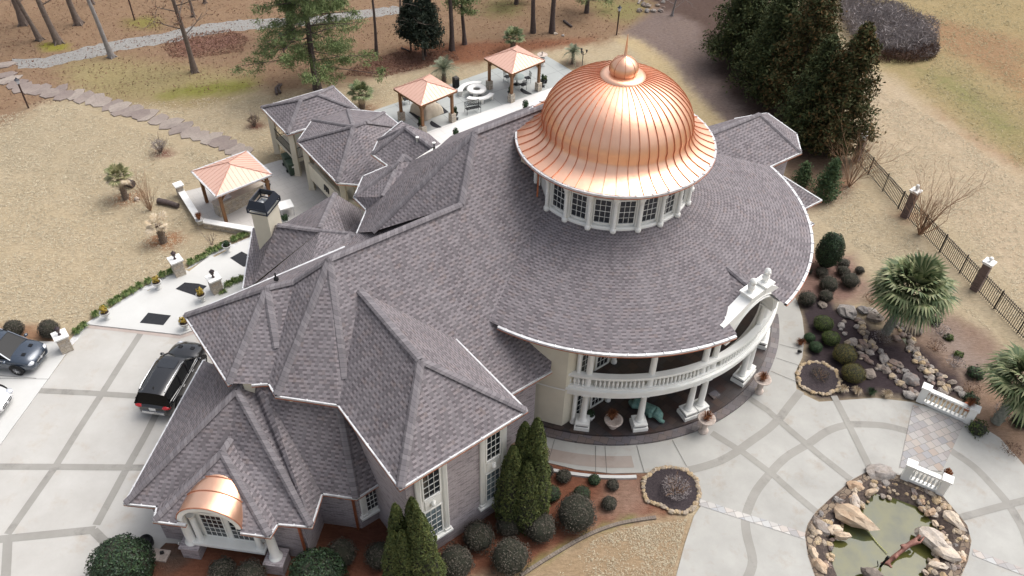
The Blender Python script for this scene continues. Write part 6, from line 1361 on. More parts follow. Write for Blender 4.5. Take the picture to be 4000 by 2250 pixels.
# big hollies and boxwoods in front
clipped(323, 1452, 1.36, 1.42, 'hollyleaf', 'large round dark holly at the corner of the driveway', None, 1, .11, 6500, name='holly', cat='shrub')
clipped(806, 1482, 1.30, 1.35, 'hollyleaf', 'large round dark holly at the bottom edge between the two brick walls', None, 2, .11, 6000, name='holly', cat='shrub')
clipped(2073, 672, .85, 1.45, 'hollyleaf', 'tall egg shaped dark holly beside the rotunda eave', None, 3, .10, 5000, name='holly', base=.1)
GG = 'grey green clipped shrubs in the red mulch'
gl = [(566, 1440, .62, 'grey green ball shrub below the copper vaulted window, left one'), (634, 1458, .75, 'grey green ball shrub below the copper vaulted window, right one'), (862, 1400, .72, 'grey green ball shrub left of the narrow arborvitae group'), (958, 1404, .68, 'grey green ball shrub between the round holly and the left arborvitae group'), (1147, 1425, .85, 'grey green ball shrub directly right of the left arborvitae group'), (1204, 1357, .75, 'grey green ball shrub under the brick wall between the two window bays'), (1282, 1412, .92, 'grey green ball shrub beside the curved edging at the lower end of the bed'), (1278, 1325, .6, 'grey green ball shrub behind the foot of the right arborvitae group'), (1357, 1335, .78, 'grey green ball shrub right of the foot of the right arborvitae group'), (1447, 1305, .98, 'largest grey green ball shrub in the middle of the red mulch'), ]
for i, (x, y, r__, lb) in enumerate(gl): clipped(x, y+10, r__, r__*.92, 'greyleaf', lb, GG, i+5, .075, int(2400*r__), base=.12, lumpy=.13)
sml = [(1372, 1188, .42, 'small green shrub at the top corner of the mulch bed by the walk'), (1388, 1245, .45, 'small green shrub touching the right arborvitae group'), (1417, 1200, .40, 'small green shrub left of the middle of the upper row'), (1494, 1207, .30, 'small green shrub under the curved walk, middle of the upper row'), (1540, 1220, .32, 'small green shrub under the curved walk, last of the upper row'), (1462, 1246, .45, 'small green shrub above the largest grey shrub'), (1531, 1268, .40, 'small green shrub right of the largest grey shrub')]
for i, (x, y, r__, lb) in enumerate(sml): clipped(x, y+6, r__, r__*.85, 'boxdark' if i % 2 else 'greyleaf', lb, 'small shrubs in the red mulch', i+31, .07, 600, base=.2)
rb = [(2067, 818, .58, 'boxleaf', 'green clipped boxwood at the top of the dark mulch bed'), (2086, 854, .52, 'boxleaf', 'yellow green clipped boxwood below the uppermost one'), (2034, 848, .32, 'boxdark', 'small deep green boxwood at the curved walk, upper one'), (2049, 873, .38, 'boxdark', 'small deep green boxwood at the curved walk, lower one'), (2119, 898, .68, 'boxred', 'bronzed green clipped boxwood, the larger upper one of two'), (2141, 945, .66, 'boxred', 'bronzed green clipped boxwood beside the stone ringed bed')]
for i, (x, y, r__, lf_, lb) in enumerate(rb): clipped(x, y+8, r__, r__*.78, lf_, lb, None, i+51, .055, 2600, base=.1, name='boxwood')
gd = [(2120, 665, .38, 'grey flat topped shrub nearest the tall holly'), (2064, 688, .42, 'grey flat topped shrub beside the rotunda, upper left'), (2030, 680, .30, 'grey shrub half behind the rotunda gutter'), (2118, 685, .42, 'grey flat topped shrub in the middle of the upper group'), (2080, 722, .62, 'large grey flat topped shrub in the lower group'), (2134, 712, .60, 'large grey flat topped shrub beside the big palm'), (2027, 757, .55, 'grey green ball shrub touching the curved walk and roof edge'), (2074, 748, .45, 'dark shrub between the lower group and the mulch'), (2160, 680, .3, 'small grey shrub under the palm fronds')]
for i, (x, y, r__, lb) in enumerate(gd): clipped(x, y+6, r__, r__*.8, 'greyleaf', lb, 'grey shrubs beside the rotunda', i+71, .06, int(2600*r__), base=.1, lumpy=.13)
clipped(42, 842, .58, .52, 'greyleaf', 'brown green ball shrub directly behind the blue grey car', None, 91, .07, 1500, base=.1); clipped(130, 843, .6, .55, 'greyleaf', 'brown green ball shrub beside the stone lantern pillar', None, 92, .07, 1500, base=.1)
for i, (x, y, r__, lb) in enumerate([(2385, 852, .25, 'small yellow green shrub on the bare slope behind the palm'), (2410, 895, .25, 'small yellow green shrub lower on the bare slope'), (2450, 945, .5, 'loose green shrub on the slope near the right palm'), (2455, 1085, .5, 'bright green low shrub outside the garden balustrade'), (2567, 1065, .55, 'green shrub at the right edge below the palm'), (2440, 1010, .4, 'grey twiggy shrub behind the red pot'), (2350, 812, .35, 'dark low shrub behind the big palm crown')]): clipped(x, y, r__, r__*.7, 'boxleaf' if i in (0, 1, 3) else 'boxdark', lb, None, 100+i, .10, 500, lumpy=.3, name='low_shrub')
# arborvitae groups
def arbor(cx, cy, spires, lb, seed):
    r_ = empty('arborvitae', at(cx, cy), lb, 'tree', 'arborvitae groups by the brick wing'); rng = np.random.default_rng(seed); PP_ = []; NN_ = []
    core_ = MB()
    for dx, dy, h, r__ in spires:
        n_ = int(3300*r__*h/2.2); t = rng.uniform(0, 1, n_)**.9; a = rng.uniform(0, 2*PI, n_); prof = np.where(t < .25, .80+.8*t, 1.0)*np.clip((1-t)/.66, 0, 1)**.55
        off = Vector((seed+dx*5, dy*5, 0)); bump_ = np.array([mnoise.noise(Vector((math.cos(aa)*2.2, math.sin(aa)*2.2, tt*h*1.6))+off) for aa, tt in zip(a, t)])
        R3 = r__*prof*(1+.28*bump_)*rng.uniform(.86, 1.03, n_)
        P = np.stack([dx+np.cos(a)*R3, dy+np.sin(a)*R3, .05+t*h], 1); PP_.append(P); NN_.append(np.stack([np.cos(a), np.sin(a), np.full(n_, .35)], 1)+rng.normal(size=(n_, 3))*.5)
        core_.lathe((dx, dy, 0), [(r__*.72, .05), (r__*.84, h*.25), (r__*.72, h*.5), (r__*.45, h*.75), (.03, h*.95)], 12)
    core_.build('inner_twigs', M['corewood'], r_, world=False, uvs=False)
    link('foliage', mk_leafmesh('foliage', np.concatenate(PP_), np.concatenate(NN_), .10, rng, .55, 1.3), r_, False, M['arbleaf'])
    mb = MB()
    for dx, dy, h, r__ in spires: mb.tube([(dx, dy, 0), (dx, dy, h*.4)], .06, 6)
    mb.build('trunk', M['bark'], r_, world=False, uvs=False)
arbor(1312, 1300, [(-.5, -.15, 5.6, .78), (.15, -.4, 4.9, .72), (.45, .25, 7.0, .76), (-.05, .35, 6.6, .72), (.6, -.1, 5.8, .66)], 'dense arborvitae group with several pointed tops at the corner of the brick wing', 3)
arbor(1048, 1500, [(-.6, -.25, 5.5, .72), (-.5, .3, 6.6, .62), (.15, .35, 7.0, .66), (.45, -.2, 7.0, .84), (-.2, -.4, 5.9, .62)], 'dense arborvitae group with several pointed tops under the left window bay', 8)
# conifers ------------------------------------------------------------------
def conifer(x, y, h, r__, leafm, lb, seed, n_=9000, size=.30, z0_=.06, grp=None, loc=None, shape=.62, ntier=22, trunk='barkd', name='conifer', brush=.5):
    p = loc or at(x, y); r_ = empty(name, p, lb, 'tree', grp); rng = np.random.default_rng(seed); P = []; N = []
    nb = ntier*7; per = max(4, n_//nb); tb = MB(); tb.tube([(0, 0, 0), (0, 0, h*.5), (0, 0, h*.97)], [r__*.075, r__*.05, .02], 8)
    for k in range(nb):
        t = (k+rng.random())/nb; a = k*2.399+rng.normal()*.25; R1 = r__*((1-t)**shape)*(.72+.5*rng.random()); 
        if t < .12: R1 *= .75+t*2
        zc_ = h*(z0_+(1-z0_)*t); d = np.array([math.cos(a), math.sin(a), 0]); tip = d*R1+np.array([0, 0, zc_+R1*.10])
        if k % 3 == 0: tb.tube([(0, 0, zc_-.1), tuple(tip*.0+np.array([tip[0]*.55, tip[1]*.55, zc_])), tuple(tip*np.array([.92, .92, 1]))], [.035*r__/2, .02, .006], 4)
        m = max(3, int(per*(.35+1.3*R1/r__))); f = rng.uniform(.25, 1.0, m)**.75
        clr = (.16+.26*R1*(1-f*.35))
        Q = d[None]*R1*f[:, None]+rng.normal(size=(m, 3))*np.stack([clr*brush, clr*brush, clr*brush*.8], 1); Q[:, 2] += zc_+R1*.12*f; P.append(Q); N.append(rng.normal(size=(m, 3))+np.array([0, 0, .9])+d*.5)
    tb.build('trunk', M[trunk], r_, world=False, uvs=False); link('crown', mk_leafmesh('crown', np.concatenate(P), np.concatenate(N), size, rng, .5, 1.25), r_, False, M[leafm]); return r_
GC = 'tall dense conifers behind the rotunda'
conifer(1850, 165, 8.5, 3.2, 'conleaf', 'dark green conifer at the left end of the tall row', 1, 13000, .24, grp=GC)
conifer(1920, 245, 9.5, 3.0, 'conleaf', 'dark green conifer second in the tall row, its top out of the picture', 2, 13000, .24, grp=GC)
conifer(1985, 290, 11.0, 3.0, 'conbrown', 'bronzed conifer in the middle of the tall row', 3, 15000, .24, grp=GC)
conifer(2015, 365, 8.8, 2.6, 'conleaf', 'dark green conifer standing in front of the bronzed one, nearest the east roof', 4, 12000, .22, grp=GC)
conifer(2078, 392, 10.4, 2.7, 'conbrown', 'rust tipped conifer at the right end of the tall row', 5, 17000, .24, grp=GC)
conifer(1900, 120, 10, 3.2, 'conleaf', 'dark green conifer standing behind the tall row at the top edge', 6, 11000, .26, grp=GC)
conifer(2000, 200, 11.5, 3.2, 'conbrown', 'bronzed conifer rearmost in the tall row', 7, 12000, .26, grp=GC)
conifer(2072, 500, 3.3, .95, 'conyoung', 'young green conifer between the tall row and the lawn', 8, 3600, .16, ntier=14); conifer(2013, 470, 2.1, .65, 'conyoung', 'small young conifer partly behind the east porch roof', 9, 1800, .14, ntier=10)
conifer(1070, 142, 5.6, 1.75, 'cedarleaf', 'broad near black cedar behind the back patio', 10, 9500, .20, z0_=.22, shape=.45, ntier=14, name='cedar')
conifer(1034, 128, 4.8, 1.1, 'cedarleaf', 'smaller near black cedar at the left of the broad cedar', 11, 4200, .20, z0_=.25, shape=.45, ntier=10, name='cedar')
# pines ---------------------------------------------------------------------
def pine(x, y, h, r__, lb, seed, lean=(0, 0), crown0=.35, nbr=34, leaf_per=260, rad=.17, leafm='pineleaf', grp='pines', size=.20, density=1):
    r_ = empty('pine_tree', at(x, y), lb, 'tree', grp); rng = np.random.default_rng(seed); tb = MB(); K_ = 8; path = []; rr = []
    for i in range(K_+1): t = i/K_; path.append(Vector((lean[0]*t*h+.1*math.sin(t*5+seed), lean[1]*t*h, t*h))); rr.append(rad*(1.15-t*.85) if i else rad*1.5)
    tb.tube(path, rr, 9); P = []; N = []
    for k in range(nbr):
        t = crown0+(1-crown0)*(k+rng.random()*.8)/nbr; a = k*2.399+rng.normal()*.3; L_ = r__*(1.05-(t-crown0)/(1-crown0)*.75)*rng.uniform(.55, 1.1); i = min(K_-1, int(t*K_)); b0_ = path[i].lerp(path[i+1], t*K_-i)
        d = Vector((math.cos(a), math.sin(a), rng.uniform(-.12, .2))); p1 = b0_+d*L_*.5+Vector((0, 0, .05)); p2 = b0_+d*L_+Vector((0, 0, rng.uniform(-.25, .2)*L_*.3)); tb.tube([b0_, p1, p2], [.05, .03, .012], 5)
        side = d.cross(Z3).normalized()
        for q in range(int((5+rng.integers(0, 4))*density)):
            f = rng.uniform(.30, 1.02); s_ = rng.choice([-1, 1])*rng.uniform(.05, .42)*L_*(1.15-f*.7); base = b0_.lerp(p2, f); c = base+side*s_+Vector((0, 0, rng.uniform(-.12, .15))); 
            if q % 2 == 0: tb.tube([b0_.lerp(p2, max(.1, f-.18)), c], [.014, .006], 4)
            m = leaf_per//6; Q = rng.normal(size=(m, 3))*np.array([.24, .24, .13])+np.array(c); P.append(Q); N.append(rng.normal(size=(m, 3))+np.array([0, 0, .7]))
    tb.build('trunk', M['barkd'], r_, world=False, uvs=False); 
    if P: link('crown', mk_leafmesh('crown', np.concatenate(P), np.concatenate(N), size, rng, .28, 1.5), r_, False, M[leafm])
    return r_
pine(801, 224, 12.5, 5.4, 'largest pine with spreading green crown behind the pavilion roof', 4, (-.012, 0), .16, 64, 420, .27, density=1.6)
pine(738, 95, 10, 2.6, 'thick trunked pine behind the largest pine, crown out of the picture', 5, (-.01, 0), .55, 14, 200, .34)
pine(948, 138, 10, 2.2, 'slim pine right of the largest pine', 6, (0, 0), .5, 14, 200, .13)
pine(1135, 126, 11, 2.2, 'straight dark trunked pine right of the black cedar', 7, (0, 0), .45, 12, 200, .20); pine(1166, 111, 6.5, 2.1, 'short pine with drooping green branches right of the black cedar', 8, (0, 0), .45, 16, 260, .17)
pine(1340, 82, 12, 2.0, 'tall bare trunk pine at the top edge, left of a pair', 9, (0, 0), .6, 10, 200, .20); pine(1390, 82, 12, 2.2, 'tall trunk pine at the top edge, right of a pair', 10, (.012, 0), .42, 16, 220, .22); pine(1478, 32, 10, 2.6, 'pine at the top edge whose branches hang beside the black lamp', 11, (0, 0), .12, 26, 260, .18)
pine(1300, 10, 8, 2.2, 'pine crown at the top edge above the right gazebo', 12, (0, 0), .1, 20, 240, .16)
# bare trees ------------------------------------------------------------------
def branch(mb, p, d, L_, r__, depth, rg, spread=.55, tips=None, up=.12):
    n = 3; path = [p]; rr = [r__]
    for i in range(n): d = (d+Vector((rg.gauss(0, .12), rg.gauss(0, .12), rg.gauss(0, .08)+up*.3))).normalized(); p = p+d*L_/n; path.append(p); rr.append(r__*(1-.55*(i+1)/n))
    mb.tube(path, rr, 5 if depth > 1 else 4, cap=False)
    if tips is not None: tips.append(path[-1]); tips.append(path[1])
    if depth > 0:
        for k in range(rg.choice((2, 3, 3))):
            q = path[rg.choice((1, 2, 3))]; ax_ = Vector((rg.gauss(0, 1), rg.gauss(0, 1), rg.gauss(0, .6))).normalized(); branch(mb, q, (d+ax_*spread*1.6).normalized(), L_*rg.uniform(.5, .8), r__*.5, depth-1, rg, spread, tips, up)
def baretree(x, y, h, r__, lb, seed, lean=(0, 0), mat='bark', nb=12, b0_=.35, depth=2, blen=2.2, leaves=0, grp='bare trees of the wood'):
    r_ = empty('bare_tree', at(x, y), lb, 'tree', grp); rg = random.Random(seed); tb = MB(); K_ = 7
    path = [Vector((lean[0]*h*i/K_+.06*math.sin(i+seed), lean[1]*h*i/K_, h*i/K_)) for i in range(K_+1)]; tb.tube([Vector((0, 0, -.05))]+path[1:], [r__*1.55]+[r__*(1.05-.6*i/K_) for i in range(1, K_+1)], 10)
    for k in range(4): a = k*1.57+seed; d = Vector((math.cos(a), math.sin(a), 0)); tb.tube([d*r__*.5+Z3*r__*1.6, d*r__*1.7+Z3*.06, d*r__*2.6-Z3*.05], [r__*.45, r__*.3, .02], 6)
    tb.build('trunk', M[mat], r_, world=False, uvs=False); bb = MB(); tips = []
    for k in range(nb):
        t = b0_+(1-b0_)*(k+.5)/nb; i = min(K_-1, int(t*K_)); p = path[i].lerp(path[i+1], t*K_-i); a = k*2.4+rg.random(); branch(bb, p, Vector((math.cos(a), math.sin(a), .35)), blen*rg.uniform(.6, 1.1), r__*.28, depth, rg, .55, tips)
    bb.build('branches', M[mat], r_, world=False, uvs=False)
    if leaves:
        rng = np.random.default_rng(seed); T_ = np.array([tuple(t) for t in tips]); T_ = T_[rng.integers(0, len(T_), leaves)]+rng.normal(size=(leaves, 3))*.16; link('dead_leaves', mk_leafmesh('dead_leaves', T_, rng.normal(size=(leaves, 3)), .15, rng), r_, False, M['deadleaf'])
baretree(60, 62, 9, .28, 'thick grey brown trunk nearest the top left corner', 1, (-.02, 0)); baretree(101, 101, 9, .20, 'leaning slim trunk between the two thick trunks at the upper left', 2, (-.16, 0)); baretree(148, 108, 9, .27, 'thick trunk with mossy foot beside the end of the gravel path', 3, (-.10, 0)); baretree(199, 61, 8, .27, 'thick short looking trunk behind the pale trunk', 4, (-.08, 0))
baretree(282, 144, 10, .20, 'pale grey smooth trunk standing on the near side of the gravel path', 5, (-.09, 0), 'barkp', 6, .8); baretree(490, 181, 10, .21, 'dark trunk with dead brown leaves hanging over the gravel path', 6, (-.03, 0), 'bark', 14, .30, 2, 2.3, 900); baretree(487, 42, 7, .12, 'thin trunk just behind the gravel path', 7, (-.03, 0), nb=6); baretree(516, 8, 6, .12, 'thin trunk at the top edge beyond the gravel path', 8, nb=4); baretree(233, 10, 6, .16, 'dark trunk at the top edge behind the pale trunk', 9, nb=4)
baretree(1066, 150, 5, .08, 'thin double stemmed bare tree in front of the black cedar', 10, nb=5); baretree(1010, 60, 7, .12, 'bare tree behind the black cedar, left', 11, (.0, 0), nb=8); baretree(1690, 40, 5, .09, 'white twigged bare tree left of the tall conifers', 12, (.05, -.05), 'barkp', 10, .1, 2, 1.6)
# shrubs without leaves
def bareshrub(x, y, h, r__, lb, seed, n_=16, mat='twig', depth=1, vase=.9, name='bare_shrub', grp=None, th=.02, leaves=0, leafm='greyleaf', top=None):
    r_ = empty(name, at(x, y), lb, 'shrub', grp); rg = random.Random(seed); bb = MB(); tips = []
    for k in range(n_):
        a = k*2.4; f = (k+.5)/n_; d = Vector((math.cos(a)*r__/h*vase*f**.5*1.2, math.sin(a)*r__/h*vase*f**.5*1.2, 1)).normalized(); branch(bb, Vector((math.cos(a)*.04, math.sin(a)*.04, 0)), d, h*rg.uniform(.6, .9), th, depth, rg, .3, tips, .3)
    bb.build('twigs', M[mat], r_, world=False, uvs=False)
    if leaves:
        rng = np.random.default_rng(seed); D = sph(rng, leaves); D[:, 2] = np.abs(D[:, 2])*.8; P = D*rng.uniform(.6, 1, leaves)[:, None]*np.array([r__, r__, h*.55])+np.array([0, 0, h*.5]); link('twig_ends', mk_leafmesh('twig_ends', P, rng.normal(size=P.shape), .09, rng, .25, 1.3), r_, False, M[leafm])
bareshrub(405, 384, 1.15, .6, 'vase shaped bare shrub on the lawn with a mulch ring', 1, 26, leaves=500, leafm='yard'); bareshrub(641, 318, .95, .5, 'round bare shrub on the lawn nearest the pavilion', 2, 22, leaves=500, leafm='brushred'); bareshrub(379, 530, 2.3, 1.0, 'tall sparse bare shrub between the two dry palms', 3, 16, 'twigr', 1, .8); bareshrub(533, 615, 1.0, .4, 'tiny bare sapling beside the walkway hedge', 4, 5)
bareshrub(2135, 470, 3.2, 1.5, 'bare crape myrtle in front of the tall conifers', 5, 14, 'twigr', 3, .9, th=.032, name='crape_myrtle'); bareshrub(2312, 590, 3.4, 1.9, 'bare crape myrtle beside the middle fence pillar', 6, 16, 'twigr', 3, 1.0, th=.032, name='crape_myrtle')
bareshrub(1697, 1240, .8, .75, 'bare rounded shrub in the stone ringed bed beside the drive', 7, 14, 'twigr', 2, 1.5, leaves=900, leafm='yard'); bareshrub(2060, 950, .5, .6, 'sparse brown shrub in the garden ring bed', 8, 12, 'twigr', 1, 1.5, leaves=500, leafm='greyleaf')
for i, (x, y, lb) in enumerate([(2365, 840, 'dry twiggy shrub behind the biggest grey slab'), (2350, 880, 'dry twiggy shrub on the bare slope, middle'), (2400, 920, 'dry twiggy shrub lower on the bare slope'), (2440, 985, 'dry twiggy shrub near the red pot'), (2215, 855, 'dry plant among the rocks at the palm foot'), (2190, 760, 'bare twigs under the left side of the big palm'), (2520, 1040, 'dry twiggy shrub beside the right palm trunk'), (2540, 1140, 'dry grass clump at the lower right slope')]): bareshrub(x, y, .55, .6, lb, 20+i, 12, 'twigr' if i % 2 else 'twig', 1, 1.3, leaves=260, leafm='brushred' if i % 2 else 'yard', th=.012)
for i, (x, y, lb) in enumerate([(2118, 985, 'tan ornamental grass tuft nearest the ring bed'), (2152, 990, 'tan ornamental grass tuft, second along the drive edge'), (2190, 993, 'dark green grass tuft along the drive edge'), (2228, 998, 'tan and green grass tuft by the white flecked boulder'), (2012, 868, 'reddish grass tuft with a small spotlight at the curved walk')]):
    r_ = empty('grass_tuft', at(x, y), lb, 'ornamental grass', 'grass tufts along the drive edge'); mb = MB(); tuft(mb, (0, 0, 0), .38, .42, 150, .018, i+3, .35); mb.build('blades', M[('palmdry', 'twg', 'boxdark', 'palmdry', 'redgrass')[i] if i != 1 else 'palmdry'], r_, world=False, uvs=False)
mb = MB(); mb.tube([at(2014, 885, .05), at(2014, 885, .25)+Vector((-.1, .05, 0))], .08, 10); tag(mb.build('spotlight', M['iron'], None, uvs=False), 'small blue black spotlight at the edge of the curved walk', 'spotlight')
# brush thicket beyond the conifers
rng = np.random.default_rng(9); TH = [at(*p) for p in [(2110, -60), (2160, 10), (2230, 20), (2310, 60), (2350, 100), (2358, 140), (2330, 155), (2260, 150), (2200, 145), (2150, 120), (2110, 60)]]
X_ = rng.uniform(min(p.x for p in TH), max(p.x for p in TH), 60000); Y_ = rng.uniform(min(p.y for p in TH), max(p.y for p in TH), 60000); k_ = inside(TH, X_, Y_); X_, Y_ = X_[k_][:16000], Y_[k_][:16000]
hh = np.array([1.0+.5*mnoise.noise(Vector((x*.35, y*.35, 0)))*2 for x, y in zip(X_, Y_)]); Zt = hh*rng.uniform(.15, 1.25, len(X_))*1.0
tag(link('brush_thicket', mk_leafmesh('brush', np.stack([X_, Y_, Zt], 1), rng.normal(size=(len(X_), 3))*np.array([1, 1, .3]), .55, rng, .10, 1.3), None, False, M['yard']), 'mass of grey bare brush beyond the tall conifers', 'brush', None, 'stuff')
TR = [at(*p) for p in [(2150, 128), (2200, 118), (2300, 120), (2356, 130), (2350, 152), (2290, 162), (2210, 158), (2160, 148)]]
X_ = rng.uniform(min(p.x for p in TR), max(p.x for p in TR), 20000); Y_ = rng.uniform(min(p.y for p in TR), max(p.y for p in TR), 20000); k_ = inside(TR, X_, Y_); X_, Y_ = X_[k_][:5000], Y_[k_][:5000]
tag(link('brush_thicket', mk_leafmesh('brush', np.stack([X_, Y_, rng.uniform(.05, .9, len(X_))], 1), rng.normal(size=(len(X_), 3))*np.array([1, 1, .4]), .4, rng, .10, 1.3), None, False, M['brushred']), 'reddish brown brush along the near edge of the thicket', 'brush', None, 'stuff')
# dead leaves on the ground
def litter(pts, n_, lb, leafm='deadleaf', size=.16):
    P = [at(*p) for p in pts]; X_ = rng.uniform(min(p.x for p in P), max(p.x for p in P), n_*4); Y_ = rng.uniform(min(p.y for p in P), max(p.y for p in P), n_*4); k_ = inside(P, X_, Y_); X_, Y_ = X_[k_][:n_], Y_[k_][:n_]
    tag(link('leaf_litter', mk_leafmesh('litter', np.stack([X_, Y_, rng.uniform(.01, .05, len(X_))], 1), rng.normal(size=(len(X_), 3))*.4+np.array([0, 0, 1.]), size, rng), None, False, M[leafm]), lb, 'leaf litter', None, 'stuff')
litter([(400, 110), (470, 85), (580, 75), (625, 95), (610, 130), (500, 145), (430, 145)], 2600, 'drift of dead oak leaves beside the gravel path')
litter([(860, 190), (900, 160), (1000, 130), (1140, 128), (1160, 150), (1050, 175), (960, 195)], 3200, 'dead leaves under the black cedar')
litter([(-100, -60), (1700, -60), (1560, 95), (1240, 140), (900, 190), (760, 220), (400, 240), (60, 270), (-100, 300)], 12000, 'scattered dead leaves over the wooded slope', 'deadleaf', .15)
M['straw'] = m_leaf('straw coloured grass tuft', [(.37, .31, .215), (.43, .37, .265), (.52, .46, .34)], 1, .0)
M['strawg'] = m_leaf('olive and straw grass tuft', [(.24, .21, .115), (.30, .26, .15), (.38, .32, .20)], 1, .0)
def turf(pts, n_, lb, m_='straw', size=.15):
    P = [at(*p) for p in pts]; X_ = rng.uniform(min(p.x for p in P), max(p.x for p in P), n_*3); Y_ = rng.uniform(min(p.y for p in P), max(p.y for p in P), n_*3); k_ = inside(P, X_, Y_); X_, Y_ = X_[k_], Y_[k_]
    dn = np.array([mnoise.noise(Vector((x*.5, y*.5, 7)))+.6*mnoise.noise(Vector((x*1.7, y*1.7, 2))) for x, y in zip(X_, Y_)]); k_ = dn > rng.uniform(-.7, .5, len(dn)); X_, Y_ = X_[k_][:n_], Y_[k_][:n_]
    tag(link('dry_grass', mk_leafmesh('dry_grass', np.stack([X_, Y_, rng.uniform(.02, .04, len(X_))], 1), rng.normal(size=(len(X_), 3))*.28+np.array([0, 0, 1.]), size, rng, .25, 1.2), None, False, M[m_]), lb, 'grass', None, 'stuff')
turf([(-60, 300), (60, 280), (160, 262), (300, 310), (450, 360), (560, 400), (470, 470), (450, 500), (500, 585), (600, 590), (350, 715), (190, 815), (-60, 805)], 26000, 'dormant straw coloured lawn left of the walkway')
turf([(300, 262), (640, 240), (820, 240), (900, 220), (1180, 170), (1100, 215), (950, 265), (700, 400), (600, 370), (430, 300)], 9000, 'dormant lawn between the flagstone path and the wooded slope', 'straw')
turf([(2180, 200), (2400, 330), (2700, 560), (2700, 1000), (2480, 720), (2300, 540), (2150, 400)], 16000, 'dormant straw coloured lawn beyond the iron fence')
turf([(2050, 540), (2140, 460), (2200, 500), (2330, 640), (2500, 840), (2400, 760), (2150, 620)], 4500, 'dormant lawn between the rotunda and the iron fence')
turf([(1400, 1449), (1490, 1360), (1570, 1330), (1730, 1305), (1690, 1449), (1680, 1500), (1300, 1500)], 6000, 'tan front lawn inside the curved edging', 'straw', .10)
turf([(2150, -40), (2700, -40), (2700, 520), (2450, 350), (2300, 220), (2360, 140)], 14000, 'olive and brown rough grass of the field at the upper right', 'strawg', .2)
# palms ------------------------------------------------------------------------
def palm(x, y, th, lb, leafm, seed, nf=26, fr=1.2, trunkr=.17, dead=0, tm='palmtrunk', feather=False, stalk=.55, droop=.35, z=0, lean=(0, 0)):
    r_ = empty('palm_tree', at(x, y, z), lb, 'palm'); rg = random.Random(seed); mb = MB(); K_ = 7
    mb.tube([(lean[0]*i/K_, lean[1]*i/K_, th*i/K_) for i in range(K_+1)], [trunkr*(1.25-.35*i/K_+.05*(i % 2)) for i in range(K_+1)], 10)
    for k in range(int(th*26)):
        a = k*2.4; t = k/(th*26); zz_ = th*t; c = Vector((lean[0]*t, lean[1]*t, zz_)); d = Vector((math.cos(a), math.sin(a), 0)); s_ = Vector((-d.y, d.x, 0)); rr = trunkr*(1.2-.35*t)
        mb.add([c+d*rr-s_*.07, c+d*rr+s_*.07, c+d*(rr+.09)+Z3*.13+s_*.03, c+d*(rr+.09)+Z3*.13-s_*.03], [[0, 1, 2, 3]])
    mb.build('trunk', M[tm], r_, world=False, uvs=False); top = Vector((lean[0], lean[1], th))
    def frond(m_, a, el, L_, sd, dr):
        rr_ = random.Random(sd); d = Vector((math.cos(a)*math.cos(el), math.sin(a)*math.cos(el), math.sin(el))); side = d.cross(Z3).normalized(); up = side.cross(d)
        if feather:
            n = 16; pr = top
            for i in range(n):
                t = (i+1)/n; p = top+d*L_*t-Z3*(dr*L_*t*t*1.3); w_ = .34*L_*math.sin(PI*min(1, t*.95+.08))**.6
                m_.add([pr-side*.012, pr+side*.012, p+side*.01, p-side*.01], [[0, 1, 2, 3]])
                for s_ in (-1, 1): q = p+side*s_*w_+d*w_*.5-Z3*w_*rr_.uniform(.05, .4); m_.add([p-d*.02, p+d*.025, q], [[0, 1, 2]])
                pr = p
            return
        base = top+d*L_*stalk; m_.tube([top, base], [.022, .014], 4, cap=False); n = 23; fl = L_*(1-stalk)*1.15
        for i in range(n):
            f = (i/(n-1)-.5)*2; an_ = f*2.1; dd = (d*math.cos(an_)+side*math.sin(an_)).normalized(); l_ = fl*(1-.28*abs(f))*rr_.uniform(.88, 1.08); w_ = fl*.06; ww = dd.cross(up).normalized()*w_
            m1 = base+dd*l_*.62+up*(.06*l_)-Z3*(dr*l_*.15); e_ = base+dd*l_-Z3*(dr*l_*(.45+.4*rr_.random()))
            m_.add([base, m1-ww, m1+ww, e_], [[0, 1, 2], [1, 3, 2]])
    gm_ = MB()
    for k in range(nf): t = k/nf; frond(gm_, k*2.399+rg.random()*.2, 1.35-1.55*t**.8, fr*rg.uniform(.82, 1.1), seed*99+k, droop*(.4+t))
    gm_.build('fronds', M[leafm], r_, world=False, uvs=False)
    if dead:
        dm_ = MB()
        for k in range(dead): frond(dm_, k*1.9+seed, rg.uniform(-1.0, .1), fr*rg.uniform(.7, .95), seed*7+k, .6)
        dm_.build('dead_fronds', M['palmdry'], r_, world=False, uvs=False)
    return r_
palm(2228, 838, 3.3, 'large fan palm with dense green crown rising from the rock garden', 'palmleaf', 1, 58, 2.4, .21, 5, 'palmgrey', droop=.55, stalk=.52, lean=(.35, .1))
palm(2505, 1062, 2.9, 'fan palm at the right edge with a cross hatched grey trunk', 'palmleaf', 2, 42, 2.1, .22, 2, 'palmgrey', droop=.55, stalk=.52, lean=(.4, .2))
palm(317, 500, 1.85, 'half dried fan palm on the lawn, the upper one', 'palmyel', 3, 18, 1.0, .17, 9); palm(412, 609, 1.45, 'nearly dead fan palm in a ring of bark, the lower one', 'palmdry', 4, 8, .95, .19, 5)
palm(911, 272, 1.3, 'green fan palm standing between the bay roof and the left gazebo', 'palmleaf', 5, 22, 1.15, .2, 1); palm(1117, 206, 1.25, 'silvery feather palm behind the left gazebo', 'palmblue', 6, 34, 1.35, .15, 0, feather=True, droop=.3); palm(1290, 130, 1.3, 'green fan palm behind the right gazebo', 'palmleaf', 7, 22, 1.15, .2, 0); palm(1440, 160, 1.15, 'slender silvery palm in a mulch ring beyond the patio corner', 'palmblue', 8, 24, 1.0, .10, 0, feather=True, droop=.5)
